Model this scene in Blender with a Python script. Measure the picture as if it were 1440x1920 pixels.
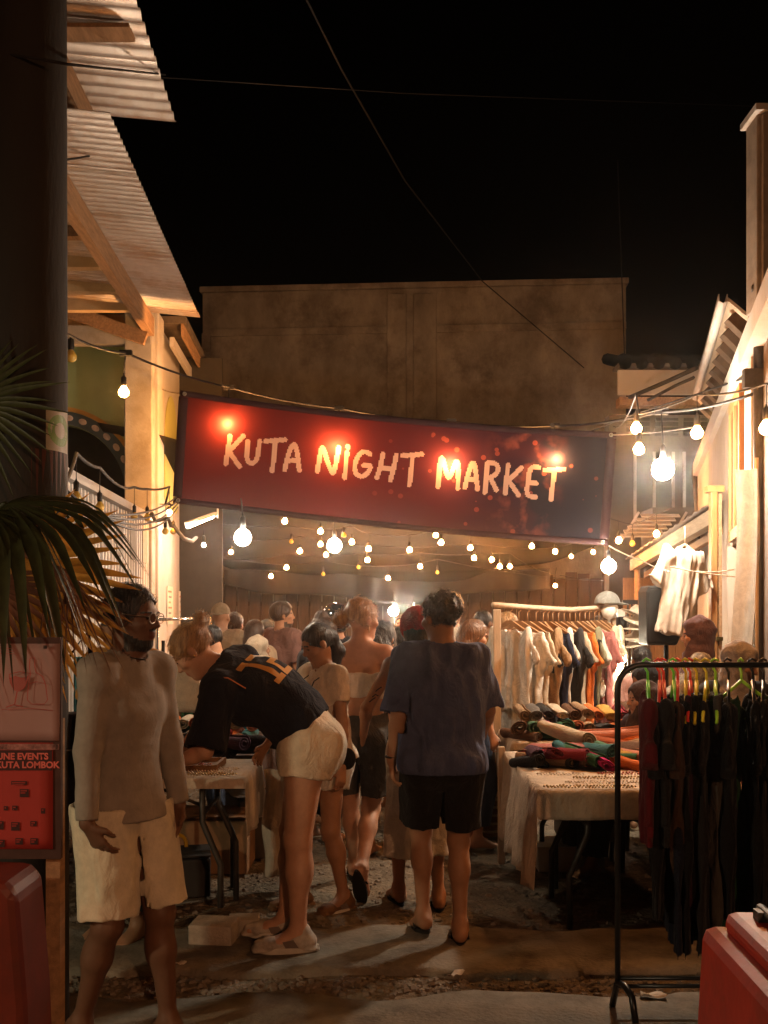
import bpy, math, random
import numpy as np
from mathutils import Vector, Matrix
from mathutils.bvhtree import BVHTree

for _o in list(bpy.data.objects):
    bpy.data.objects.remove(_o, do_unlink=True)
SC = bpy.context.scene
COL = SC.collection
PI = math.pi
rnd = random.Random(7)

# ------------------------------------------------------------------ camera
EYE, FPX, HOR = 1.65, 1880.0, 1155.0          # eye height, focal length and horizon row of the photograph
cam_data = bpy.data.cameras.new('camera')
cam_data.sensor_fit = 'AUTO'
cam_data.sensor_width = 36.0
cam_data.lens = FPX / 1920.0 * 36.0
cam_data.shift_y = (HOR - 960.0) / 1920.0
cam_data.clip_start = 0.05
cam_data.clip_end = 500.0
cam_data.dof.use_dof = False
cam = bpy.data.objects.new('camera', cam_data)
cam.location = (0, 0, EYE)
cam.rotation_euler = (PI / 2, 0, 0)
COL.objects.link(cam)
SC.camera = cam

# ------------------------------------------------------------------ night sky, exposure
world = bpy.data.worlds.new('World')
SC.world = world
world.use_nodes = True
wn = world.node_tree
for _n in list(wn.nodes):
    wn.nodes.remove(_n)
sky = wn.nodes.new('ShaderNodeTexSky')
sky.sky_type = 'NISHITA'
sky.sun_disc = False
sky.sun_elevation = math.radians(-6)
sky.sun_rotation = math.radians(200)
bg = wn.nodes.new('ShaderNodeBackground')
bg.inputs['Strength'].default_value = 0.012
wo = wn.nodes.new('ShaderNodeOutputWorld')
wn.links.new(sky.outputs[0], bg.inputs[0])
wn.links.new(bg.outputs[0], wo.inputs[0])
SC.view_settings.view_transform = 'Standard'
SC.view_settings.look = 'None'
SC.view_settings.exposure = 0.0
SC.view_settings.gamma = 1.0
SC.view_settings.use_curve_mapping = False
SC.cycles.use_denoising = True
SC.cycles.max_bounces = 5
SC.cycles.diffuse_bounces = 3
SC.cycles.glossy_bounces = 2
SC.cycles.transmission_bounces = 4
SC.cycles.transparent_max_bounces = 6
SC.cycles.volume_bounces = 0
SC.cycles.sample_clamp_indirect = 3.0
SC.cycles.caustics_reflective = False
SC.cycles.caustics_refractive = False
SC.cycles.use_light_tree = True

def W(px, py, D):
    """a pixel of the photograph and a distance -> a point of the place"""
    return Vector(((px - 720.0) * D / FPX, D, EYE - (py - HOR) * D / FPX))

def GX(px, D):
    return (px - 720.0) * D / FPX

# ------------------------------------------------------------------ materials
MATS = {}
def mat(name, col, rough=0.8, metal=0.0, var=0.18, scale=9.0, bump=0.0, bscale=60.0, trans=0.0, spec=0.3,
        stretch=(1, 1, 1), col2=None, dirt=None, dscale=3.0, wave=None, coat=0.0, sheen=0.0, sub=0.0, bdist=0.01, wrinkle=0.0):
    if name in MATS:
        return MATS[name]
    m = bpy.data.materials.new(name)
    m.use_nodes = True
    nt = m.node_tree
    N, L = nt.nodes, nt.links
    b = N['Principled BSDF']
    b.inputs['Roughness'].default_value = rough
    b.inputs['Metallic'].default_value = metal
    b.inputs['Specular IOR Level'].default_value = spec
    b.inputs['Coat Weight'].default_value = coat
    b.inputs['Sheen Weight'].default_value = sheen
    tc = N.new('ShaderNodeTexCoord')
    mp = N.new('ShaderNodeMapping')
    mp.inputs['Scale'].default_value = stretch
    L.new(tc.outputs['Object'], mp.inputs['Vector'])
    n1 = N.new('ShaderNodeTexNoise')
    n1.inputs['Scale'].default_value = scale
    n1.inputs['Detail'].default_value = 5
    n1.inputs['Roughness'].default_value = 0.65
    L.new(mp.outputs[0], n1.inputs['Vector'])
    cr = N.new('ShaderNodeMix')
    cr.data_type = 'RGBA'
    c1 = tuple(max(0, c * (1 - var)) for c in col[:3]) + (1,)
    c2 = tuple(min(1, c * (1 + var)) for c in col[:3]) + (1,) if col2 is None else tuple(col2[:3]) + (1,)
    cr.inputs[6].default_value = c1
    cr.inputs[7].default_value = c2
    rmp = N.new('ShaderNodeMapRange')
    rmp.inputs[1].default_value = 0.3
    rmp.inputs[2].default_value = 0.7
    L.new(n1.outputs['Fac'], rmp.inputs[0])
    L.new(rmp.outputs[0], cr.inputs[0])
    out = cr.outputs[2]
    if dirt is not None:
        n2 = N.new('ShaderNodeTexNoise')
        n2.inputs['Scale'].default_value = dscale
        n2.inputs['Detail'].default_value = 8
        n2.inputs['Roughness'].default_value = 0.7
        L.new(tc.outputs['Object'], n2.inputs['Vector'])
        r2 = N.new('ShaderNodeMapRange')
        r2.inputs[1].default_value = 0.48
        r2.inputs[2].default_value = 0.68
        L.new(n2.outputs['Fac'], r2.inputs[0])
        mx = N.new('ShaderNodeMix')
        mx.data_type = 'RGBA'
        mx.inputs[7].default_value = tuple(dirt[:3]) + (1,)
        L.new(r2.outputs[0], mx.inputs[0])
        L.new(out, mx.inputs[6])
        out = mx.outputs[2]
    L.new(out, b.inputs['Base Color'])
    if bump > 0:
        n3 = N.new('ShaderNodeTexNoise')
        n3.inputs['Scale'].default_value = bscale
        n3.inputs['Detail'].default_value = 3
        L.new(mp.outputs[0], n3.inputs['Vector'])
        bp = N.new('ShaderNodeBump')
        bp.inputs['Strength'].default_value = min(1.0, bump)
        bp.inputs['Distance'].default_value = bdist
        L.new(n3.outputs['Fac'], bp.inputs['Height'])
        if wrinkle > 0:
            n4 = N.new('ShaderNodeTexNoise')
            n4.inputs['Scale'].default_value = 7.0
            n4.inputs['Detail'].default_value = 4
            n4.inputs['Roughness'].default_value = 0.55
            n4.inputs['Distortion'].default_value = 1.2
            mp4 = N.new('ShaderNodeMapping')
            mp4.inputs['Scale'].default_value = (1.6, 1.6, 0.8)
            L.new(tc.outputs['Object'], mp4.inputs['Vector'])
            L.new(mp4.outputs[0], n4.inputs['Vector'])
            b4 = N.new('ShaderNodeBump')
            b4.inputs['Strength'].default_value = wrinkle
            b4.inputs['Distance'].default_value = 0.05
            L.new(n4.outputs['Fac'], b4.inputs['Height'])
            L.new(b4.outputs[0], bp.inputs['Normal'])
        L.new(bp.outputs[0], b.inputs['Normal'])
    if sub > 0:
        b.inputs['Subsurface Weight'].default_value = sub
        b.inputs['Subsurface Radius'].default_value = (0.02, 0.008, 0.004)
    if trans > 0:
        t = N.new('ShaderNodeBsdfTranslucent')
        L.new(out, t.inputs['Color'])
        ms = N.new('ShaderNodeMixShader')
        ms.inputs[0].default_value = trans
        L.new(b.outputs[0], ms.inputs[1])
        L.new(t.outputs[0], ms.inputs[2])
        L.new(ms.outputs[0], N['Material Output'].inputs['Surface'])
    MATS[name] = m
    return m

def emit(name, col, strength):
    if name in MATS:
        return MATS[name]
    m = bpy.data.materials.new(name)
    m.use_nodes = True
    nt = m.node_tree
    for n in list(nt.nodes):
        nt.nodes.remove(n)
    e = nt.nodes.new('ShaderNodeEmission')
    e.inputs[0].default_value = tuple(col[:3]) + (1,)
    e.inputs[1].default_value = strength
    o = nt.nodes.new('ShaderNodeOutputMaterial')
    nt.links.new(e.outputs[0], o.inputs[0])
    MATS[name] = m
    return m

def cloth(name, col, **k):
    a = dict(rough=0.92, var=0.14, scale=18, bump=0.35, bscale=160, spec=0.12, sheen=0.05, wrinkle=0.55)
    a.update(k)
    return mat('cloth_' + name, col, **a)

# ------------------------------------------------------------------ scene tree helpers
def thing(name, label, cat, loc=(0, 0, 0), rz=0.0, group=None, rot=None):
    o = bpy.data.objects.new(name, None)
    COL.objects.link(o)
    o.location = loc
    o.rotation_euler = rot if rot is not None else (0, 0, rz)
    o.empty_display_size = 0.1
    o['label'] = label
    o['category'] = cat
    if group:
        o['group'] = group
    return o

def tag(o, label, cat, group=None):
    o['label'] = label
    o['category'] = cat
    if group:
        o['group'] = group
    return o

def kind(o, k):
    o['kind'] = k
    return o

def link(name, me, m=None, parent=None, loc=None, rot=None, scale=None):
    o = bpy.data.objects.new(name, me)
    COL.objects.link(o)
    if m is not None:
        if len(me.materials) == 0:
            me.materials.append(m)
        elif me.materials[0] is not m:
            o.material_slots[0].link = 'OBJECT'
            o.material_slots[0].material = m
    if parent is not None:
        o.parent = parent
    if loc is not None:
        o.location = loc
    if rot is not None:
        o.rotation_euler = rot
    if scale is not None:
        o.scale = scale if hasattr(scale, '__len__') else (scale,) * 3
    return o

class MB:
    """collects simple shapes into one mesh"""
    def __init__(self):
        self.v, self.f, self.s = [], [], []
    def add(self, vs, fs, smooth=False):
        o = len(self.v)
        self.v += [tuple(p) for p in vs]
        self.f += [tuple(i + o for i in q) for q in fs]
        self.s += [smooth] * len(fs)
        return self
    def box(self, c, size, R=None, taper=None):
        sx, sy, sz = (s / 2 for s in size)
        tx, ty = taper or (1, 1)
        vs = []
        for z in (-1, 1):
            for x, y in ((-1, -1), (1, -1), (1, 1), (-1, 1)):
                p = Vector((x * sx * (tx if z > 0 else 1), y * sy * (ty if z > 0 else 1), z * sz))
                vs.append((R @ p if R is not None else p) + Vector(c))
        return self.add(vs, [(3, 2, 1, 0), (4, 5, 6, 7), (0, 1, 5, 4), (1, 2, 6, 5), (2, 3, 7, 6), (3, 0, 4, 7)])
    def bar(self, a, b, w, h, up=(0, 0, 1)):
        a, b = Vector(a), Vector(b)
        d = b - a
        L = d.length
        d.normalize()
        s = d.cross(Vector(up))
        if s.length < 1e-4:
            s = d.cross(Vector((1, 0, 0)))
        s.normalize()
        u = s.cross(d)
        R = Matrix((s, d, u)).transposed()
        return self.box((a + b) / 2, (w, L, h), R)
    def tube(self, pts, r, n=8, cap=True, closed=False):
        pts = [Vector(p) for p in pts]
        rs = r if hasattr(r, '__len__') else [r] * len(pts)
        vs, fs = [], []
        m = len(pts)
        ref = None
        for i, p in enumerate(pts):
            if closed:
                d = pts[(i + 1) % m] - pts[i - 1]
            else:
                d = pts[min(i + 1, m - 1)] - pts[max(i - 1, 0)]
            if d.length < 1e-9:
                d = Vector((0, 0, 1))
            d.normalize()
            if ref is None:
                ref = d.orthogonal().normalized()
            ref = (ref - d * ref.dot(d))
            if ref.length < 1e-6:
                ref = d.orthogonal()
            ref.normalize()
            q = d.cross(ref)
            for k in range(n):
                a = 2 * PI * k / n
                vs.append(p + (ref * math.cos(a) + q * math.sin(a)) * rs[i])
        for i in range(m if closed else m - 1):
            j = (i + 1) % m
            for k in range(n):
                k2 = (k + 1) % n
                fs.append((i * n + k, i * n + k2, j * n + k2, j * n + k))
        if cap and not closed:
            fs.append(tuple(range(n - 1, -1, -1)))
            fs.append(tuple((m - 1) * n + k for k in range(n)))
        return self.add(vs, fs, True)
    def lathe(self, prof, n=16, c=(0, 0, 0)):
        vs, fs = [], []
        for r, z in prof:
            for k in range(n):
                a = 2 * PI * k / n
                vs.append((c[0] + r * math.cos(a), c[1] + r * math.sin(a), c[2] + z))
        for i in range(len(prof) - 1):
            for k in range(n):
                k2 = (k + 1) % n
                fs.append((i * n + k, i * n + k2, (i + 1) * n + k2, (i + 1) * n + k))
        return self.add(vs, fs, True)
    def prism(self, poly, y0, y1, plane='xz'):
        n = len(poly)
        def P(p, t):
            return {'xz': (p[0], t, p[1]), 'xy': (p[0], p[1], t), 'yz': (t, p[0], p[1])}[plane]
        vs = [P(p, y0) for p in poly] + [P(p, y1) for p in poly]
        fs = [tuple(range(n)), tuple(range(2 * n - 1, n - 1, -1))]
        fs += [(i, i + n, (i + 1) % n + n, (i + 1) % n) for i in range(n)]
        return self.add(vs, fs)
    def grid(self, fn, nu, nv, smooth=True, thick=0.0):
        vs = [fn(u / nu, v / nv) for v in range(nv + 1) for u in range(nu + 1)]
        fs = [(v * (nu + 1) + u, v * (nu + 1) + u + 1, (v + 1) * (nu + 1) + u + 1, (v + 1) * (nu + 1) + u)
              for v in range(nv) for u in range(nu)]
        return self.add(vs, fs, smooth)
    def mesh(self, name, fix=True):
        me = bpy.data.meshes.new(name)
        me.from_pydata(self.v, [], self.f)
        me.polygons.foreach_set('use_smooth', self.s)
        if fix:
            import bmesh
            b = bmesh.new()
            b.from_mesh(me)
            bmesh.ops.recalc_face_normals(b, faces=b.faces)
            b.to_mesh(me)
            b.free()
        me.update()
        return me
    def build(self, name, m, parent=None, loc=None, rot=None, bevel=0.0):
        o = link(name, self.mesh(name), m, parent, loc, rot)
        if bevel > 0:
            md = o.modifiers.new('edge', 'BEVEL')
            md.width = bevel
            md.segments = 2
            md.limit_method = 'ANGLE'
        return o

def solidify(o, t):
    md = o.modifiers.new('thickness', 'SOLIDIFY')
    md.thickness = t
    md.offset = 0
    return o

def RZ(a):
    return Matrix.Rotation(a, 3, 'Z')

# ------------------------------------------------------------------ smooth bodies and garments: distance fields meshed with surface nets
V3 = lambda *a: np.array(a, dtype=np.float64)
def unit(v):
    v = np.asarray(v, float)
    return v / (np.linalg.norm(v) + 1e-12)

class Field:
    def __init__(s, lo, hi, h):
        s.lo, s.h = np.asarray(lo, float), h
        s.n = np.maximum(4, np.ceil((np.asarray(hi) - s.lo) / h).astype(int) + 1)
        s.g = np.full(s.n, 0.5, np.float32)
        s.ax = [(s.lo[i] + h * np.arange(s.n[i])).astype(np.float32) for i in range(3)]
    def sl(s, lo, hi):
        a = np.clip(np.floor((np.asarray(lo) - s.lo) / s.h).astype(int), 0, s.n)
        b = np.clip(np.ceil((np.asarray(hi) - s.lo) / s.h).astype(int) + 1, 0, s.n)
        if np.any(b <= a):
            return None
        k = tuple(slice(a[i], b[i]) for i in range(3))
        return k, s.ax[0][k[0]][:, None, None], s.ax[1][k[1]][None, :, None], s.ax[2][k[2]][None, None, :]
    def put(s, k, d, sm, op):
        g = s.g[k]
        if op == 'add':
            r = np.minimum(g, d)
            if sm > 0:
                h = np.maximum(sm - np.abs(g - d), 0) / sm
                r = r - h * h * sm * 0.25
        elif op == 'sub':
            r = np.maximum(g, -d)
            if sm > 0:
                h = np.maximum(sm - np.abs(g + d), 0) / sm
                r = r + h * h * sm * 0.25
        else:
            r = np.maximum(g, d)
        s.g[k] = r
    def cone(s, a, b, ra, rb, sm=0.02, op='add'):
        a, b = np.asarray(a, float), np.asarray(b, float)
        R = max(ra, rb) + sm + 0.045
        q = s.sl(np.minimum(a, b) - R, np.maximum(a, b) + R)
        if q is None:
            return
        k, X, Y, Z = q
        d = b - a
        L2 = max(d @ d, 1e-9)
        t = np.clip(((X - a[0]) * d[0] + (Y - a[1]) * d[1] + (Z - a[2]) * d[2]) / L2, 0, 1)
        dist = np.sqrt((X - a[0] - t * d[0]) ** 2 + (Y - a[1] - t * d[1]) ** 2 + (Z - a[2] - t * d[2]) ** 2) - (ra + (rb - ra) * t)
        s.put(k, dist, sm, op)
    def ball(s, c, r, sm=0.015, op='add'):
        s.cone(c, c, r, r, sm, op)
    def ell(s, c, r, R=None, sm=0.02, op='add'):
        c, r = np.asarray(c, float), np.asarray(r, float)
        R = np.eye(3) if R is None else R          # rows: local axes
        ext = np.abs(R.T) @ r + sm + 0.04
        q = s.sl(c - ext, c + ext)
        if q is None:
            return
        k, X, Y, Z = q
        P = [(X - c[0]) * R[i][0] + (Y - c[1]) * R[i][1] + (Z - c[2]) * R[i][2] for i in range(3)]
        k0 = np.sqrt(sum((P[i] / r[i]) ** 2 for i in range(3)))
        k1 = np.sqrt(sum((P[i] / r[i] ** 2) ** 2 for i in range(3))) + 1e-6
        s.put(k, k0 * (k0 - 1) / k1, sm, op)
    def econe(s, a, b, ra, rb, u, sm=0.02, op='add', flat=(0, 0), ext=(0, 0), p=2.0):
        """elliptical cone from a to b; ra, rb = (radius along u, radius across); flat ends where asked"""
        a, b = np.asarray(a, float), np.asarray(b, float)
        ra, rb = np.asarray(ra, float), np.asarray(rb, float)
        d = b - a
        L = np.linalg.norm(d)
        d = d / L
        if ext[0] or ext[1]:
            sl = (rb - ra) / L
            a2, b2 = a - d * ext[0], b + d * ext[1]
            ra, rb = ra - sl * ext[0], rb + sl * ext[1]
            a, b = a2, b2
            L = L + ext[0] + ext[1]
        u = np.asarray(u, float)
        u = unit(u - d * (u @ d))
        w = np.cross(d, u)
        R = max(ra.max(), rb.max()) + sm + 0.045
        q = s.sl(np.minimum(a, b) - R, np.maximum(a, b) + R)
        if q is None:
            return
        k, X, Y, Z = q
        x, y, z = X - a[0], Y - a[1], Z - a[2]
        t = (x * d[0] + y * d[1] + z * d[2]) / L
        tc = np.clip(t, 0, 1)
        ru, rw = ra[0] + (rb[0] - ra[0]) * tc, ra[1] + (rb[1] - ra[1]) * tc
        pu = np.abs(x * u[0] + y * u[1] + z * u[2])
        pw = np.abs(x * w[0] + y * w[1] + z * w[2])
        m = np.minimum(ru, rw)
        exc = (t - tc) * L
        fl = np.where(t < 0.5, flat[0], flat[1]).astype(bool)
        exr = np.where(fl, 0, exc)
        if p == 2.0:
            k0 = np.sqrt((pu / ru) ** 2 + (pw / rw) ** 2 + (exr / m) ** 2)
            k1 = np.sqrt((pu / ru ** 2) ** 2 + (pw / rw ** 2) ** 2 + (exr / m ** 2) ** 2) + 1e-6
            dist = k0 * (k0 - 1) / k1
            dist = np.where(k0 < 0.3, -m * 0.7, dist)
        else:
            dist = (((pu / ru) ** p + (pw / rw) ** p + (np.abs(exr) / m) ** p) ** (1 / p) - 1) * m
        ax = np.maximum(-t, t - 1) * L
        dist = np.where(fl, np.maximum(dist, ax), dist)
        s.put(k, dist, sm, op)
    def plane(s, p, n):
        """keeps what lies behind the plane (n points outward)"""
        p, n = np.asarray(p, float), unit(n)
        X, Y, Z = s.ax[0][:, None, None], s.ax[1][None, :, None], s.ax[2][None, None, :]
        s.g = np.maximum(s.g, ((X - p[0]) * n[0] + (Y - p[1]) * n[1] + (Z - p[2]) * n[2]).astype(np.float32))
    def noise(s, amp, scale, seed=0, ridge=False, band=0.06):
        idx = np.nonzero(np.abs(s.g) < band)
        if len(idx[0]) == 0:
            return
        P = [s.ax[i][idx[i]] / scale[i] for i in range(3)]
        v = vnoise(P, seed)
        if ridge:
            v = 1 - 2 * np.abs(v)
        s.g[idx] += (amp * v).astype(np.float32)
    def mesh(s, name):
        return nets(s.g, s.lo, s.h, name)

def vnoise(P, seed):
    r = np.random.RandomState(seed)
    T = r.uniform(-1, 1, (32, 32, 32)).astype(np.float32)
    I = [np.floor(p).astype(int) for p in P]
    Fr = [p - i for p, i in zip(P, I)]
    Fr = [f * f * (3 - 2 * f) for f in Fr]
    out = 0
    for dx in (0, 1):
        for dy in (0, 1):
            for dz in (0, 1):
                w = (Fr[0] if dx else 1 - Fr[0]) * (Fr[1] if dy else 1 - Fr[1]) * (Fr[2] if dz else 1 - Fr[2])
                out = out + w * T[(I[0] + dx) & 31, (I[1] + dy) & 31, (I[2] + dz) & 31]
    return out

def nets(g, lo, h, name):
    g = g.copy()
    g[0], g[-1], g[:, 0], g[:, -1], g[:, :, 0], g[:, :, -1] = 1, 1, 1, 1, 1, 1
    neg = g < 0
    nx, ny, nz = g.shape
    cnt = np.zeros((nx - 1, ny - 1, nz - 1), np.int8)
    C = [(i, j, k) for i in (0, 1) for j in (0, 1) for k in (0, 1)]
    for i, j, k in C:
        cnt += neg[i:nx - 1 + i, j:ny - 1 + j, k:nz - 1 + k]
    act = (cnt > 0) & (cnt < 8)
    I = np.array(np.nonzero(act))
    m = I.shape[1]
    if m == 0:
        me = bpy.data.meshes.new(name)
        return me
    ids = np.full(act.shape, -1, np.int64)
    ids[tuple(I)] = np.arange(m)
    vals = {c: g[I[0] + c[0], I[1] + c[1], I[2] + c[2]] for c in C}
    acc = np.zeros((m, 3))
    num = np.zeros(m)
    for c in C:
        for ax in range(3):
            if c[ax] == 0:
                c2 = list(c)
                c2[ax] = 1
                c2 = tuple(c2)
                a, b = vals[c], vals[c2]
                x = (a < 0) != (b < 0)
                t = np.where(x, a / np.where(x, a - b, 1), 0)
                for q in range(3):
                    acc[:, q] += np.where(x, c[q] + (t if q == ax else 0), 0)
                num += x
    V = (I.T + acc / num[:, None]) * h + np.asarray(lo)
    quads = []
    for ax in range(3):
        o1, o2 = [(1, 2), (2, 0), (0, 1)][ax]
        A = neg
        sl0 = [slice(None)] * 3
        sl1 = [slice(None)] * 3
        sl0[ax], sl1[ax] = slice(0, -1), slice(1, None)
        ch = A[tuple(sl0)] != A[tuple(sl1)]
        E = np.array(np.nonzero(ch))
        ok = (E[o1] > 0) & (E[o2] > 0)
        E = E[:, ok]
        ins = A[E[0], E[1], E[2]]
        def cell(d1, d2):
            e = E.copy()
            e[o1] -= d1
            e[o2] -= d2
            return ids[e[0], e[1], e[2]]
        q = np.stack([cell(1, 1), cell(0, 1), cell(0, 0), cell(1, 0)], 1)
        q[~ins] = q[~ins][:, ::-1]
        quads.append(q)
    Q = np.concatenate(quads)
    Q = Q[(Q >= 0).all(1)]
    me = bpy.data.meshes.new(name)
    me.vertices.add(len(V))
    me.vertices.foreach_set('co', V.astype(np.float32).ravel())
    me.loops.add(Q.size)
    me.loops.foreach_set('vertex_index', Q.astype(np.int32).ravel())
    me.polygons.add(len(Q))
    me.polygons.foreach_set('loop_start', np.arange(0, Q.size, 4, dtype=np.int32))
    me.polygons.foreach_set('use_smooth', np.ones(len(Q), bool))
    me.update(calc_edges=True)
    return me

def centers(me):
    c = np.empty(len(me.polygons) * 3, np.float32)
    me.polygons.foreach_get('center', c)
    return c.reshape(-1, 3)
# ------------------------------------------------------------------ people
SKIN = {
    'fair': (0.50, 0.27, 0.17), 'tan': (0.40, 0.195, 0.105), 'olive': (0.33, 0.17, 0.095),
    'brown': (0.22, 0.105, 0.055), 'dark': (0.13, 0.062, 0.035),
}
HAIRC = {'black': (0.012, 0.010, 0.009), 'brown': (0.05, 0.025, 0.013), 'blond': (0.36, 0.20, 0.085),
         'fair': (0.17, 0.085, 0.038), 'curlyblond': (0.40, 0.22, 0.08), 'grey': (0.2, 0.19, 0.18)}
def skin_mat(k):
    return mat('skin_' + k, SKIN[k], rough=0.55, var=0.10, scale=25, bump=0.06, bscale=300, spec=0.35, sub=0.04)
def hair_mat(k):
    return mat('hair_' + k, HAIRC[k], rough=0.42, var=0.6, scale=70, stretch=(1, 1, 0.14), bump=1.0, bscale=110, spec=0.5)
def lip_mat(k):
    c = SKIN[k]
    return mat('lips_' + k, (c[0] * 0.85, c[1] * 0.62, c[2] * 0.68), rough=0.4)
EYEM = lambda: mat('eye_dark', (0.03, 0.02, 0.015), rough=0.15, spec=0.6)

class Joints:
    pass

def ik(a, t, l1, l2, pole):
    a, t = np.asarray(a, float), np.asarray(t, float)
    d = t - a
    L = np.linalg.norm(d)
    mx = (l1 + l2) * 0.999
    if L > mx:
        t = a + d / L * mx
        d = t - a
        L = mx
    u = d / L
    c = (l1 * l1 + L * L - l2 * l2) / (2 * l1 * L)
    c = max(-1, min(1, c))
    p = np.asarray(pole, float)
    p = p - u * (p @ u)
    p = unit(p) if np.linalg.norm(p) > 1e-6 else V3(0, 1, 0)
    e = a + u * l1 * c + p * l1 * math.sqrt(max(0, 1 - c * c))
    return e, t

def skeleton(sex, lean=0.0, side=0.0, twist=0.0, head=(0, 0, 0), arms=None, feet=None, pel=(0, 0, 0.93), seated=False, shw=1.0):
    """all in metres for a 1.75 m figure: x right, y forward, z up; angles in degrees"""
    J = Joints()
    J.sex = sex
    Lr, Sr, T = math.radians(lean), math.radians(side), math.radians(twist)
    def up(k):
        a, b = Lr * k, Sr * k
        return unit(V3(math.sin(b), math.sin(a) * math.cos(b), math.cos(a) * math.cos(b)))
    def right(k):
        t = T * k
        u = up(k)
        r = V3(1, 0, 0)
        r = unit(r - u * (r @ u))
        return r * math.cos(t) + np.cross(u, r) * math.sin(t)
    J.S = [V3(*pel)]
    J.U = [up(0.35)]
    J.R = [right(0.0)]
    for k, dz in ((0.5, 0.14), (0.85, 0.17), (1.0, 0.14), (1.0, 0.072)):
        J.S.append(J.S[-1] + up(k) * dz)
        J.U.append(up(k))
        J.R.append(right(k))
    J.Fw = [np.cross(u, r) for u, r in zip(J.U, J.R)]
    w = (0.178 if sex == 'm' else 0.155) * shw
    J.sh = {s: J.S[3] + J.U[3] * 0.025 + J.R[3] * w * q for s, q in (('L', -1), ('R', 1))}
    r0 = J.R[0]
    J.hip = {s: J.S[0] + V3(0, 0, -0.03) + r0 * 0.088 * q for s, q in (('L', -1), ('R', 1))}
    arms = arms or {}
    feet = feet or {}
    J.el, J.wr, J.hd, J.pn, J.curl = {}, {}, {}, {}, {}
    J.kn, J.an, J.fd, J.fp = {}, {}, {}, {}
    for s, q in (('L', -1), ('R', 1)):
        a = arms.get(s, {})
        t = a.get('to', (q * (w + 0.10), 0.05, 0.86))
        el, wr = ik(J.sh[s], t, 0.285, 0.25, a.get('pole', (q * 0.35, -1, -0.1)))
        J.el[s], J.wr[s] = el, wr
        fd = unit(wr - el)
        J.hd[s] = unit(a['dir']) if 'dir' in a else unit(fd + V3(0, 0.15, -0.1))
        J.pn[s] = unit(a['palm']) if 'palm' in a else V3(-q, 0, 0)
        J.curl[s] = a.get('curl', 0.35)
        b = feet.get(s, {})
        ft = b.get('at', (q * 0.10, 0.0, 0.085))
        kn, an = ik(J.hip[s], ft, 0.42, 0.405, b.get('pole', (q * 0.05, 1, 0)))
        J.kn[s], J.an[s] = kn, an
        J.fd[s] = math.radians(b.get('yaw', -8 * q))
        J.fp[s] = math.radians(b.get('pitch', 0))
    y, p, rl = (math.radians(v) for v in head)
    f = V3(-math.sin(y) * math.cos(p), math.cos(y) * math.cos(p), -math.sin(p))
    r = V3(math.cos(y), math.sin(y), 0)
    u = np.cross(r, f)
    r, u = r * math.cos(rl) + u * math.sin(rl), u * math.cos(rl) - r * math.sin(rl)
    J.H = np.array([r, f, u])
    J.hc = J.S[4] + unit(J.U[4] * 1.2 + u * 0.8) * 0.155 + f * 0.012
    J.all = np.array(J.S + [J.hc] + [d[s] for d in (J.sh, J.hip, J.el, J.wr, J.kn, J.an) for s in 'LR'])
    return J

def hp(J, x, y, z):
    return J.hc + J.H[0] * x + J.H[1] * y + J.H[2] * z

RAD = {'m': dict(pel=(0.165, 0.115), wa=(0.148, 0.108), ch=(0.172, 0.122), up=(0.145, 0.088), ua=(0.052, 0.040), fa=(0.041, 0.027), th=(0.088, 0.056), de=0.062, ne=0.058),
       'f': dict(pel=(0.172, 0.120), wa=(0.128, 0.092), ch=(0.145, 0.100), up=(0.120, 0.074), ua=(0.043, 0.034), fa=(0.035, 0.023), th=(0.090, 0.055), de=0.049, ne=0.047)}

def radof(J):
    R = dict(RAD[J.sex])
    k = getattr(J, 'slim', 1.0)
    for q in ('pel', 'wa', 'ch', 'up'):
        R[q] = (R[q][0] * k, R[q][1] * k)
    for q in ('ua', 'fa'):
        R[q] = (R[q][0] * (1 + (k - 1) * 0.6), R[q][1])
    return R

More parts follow.
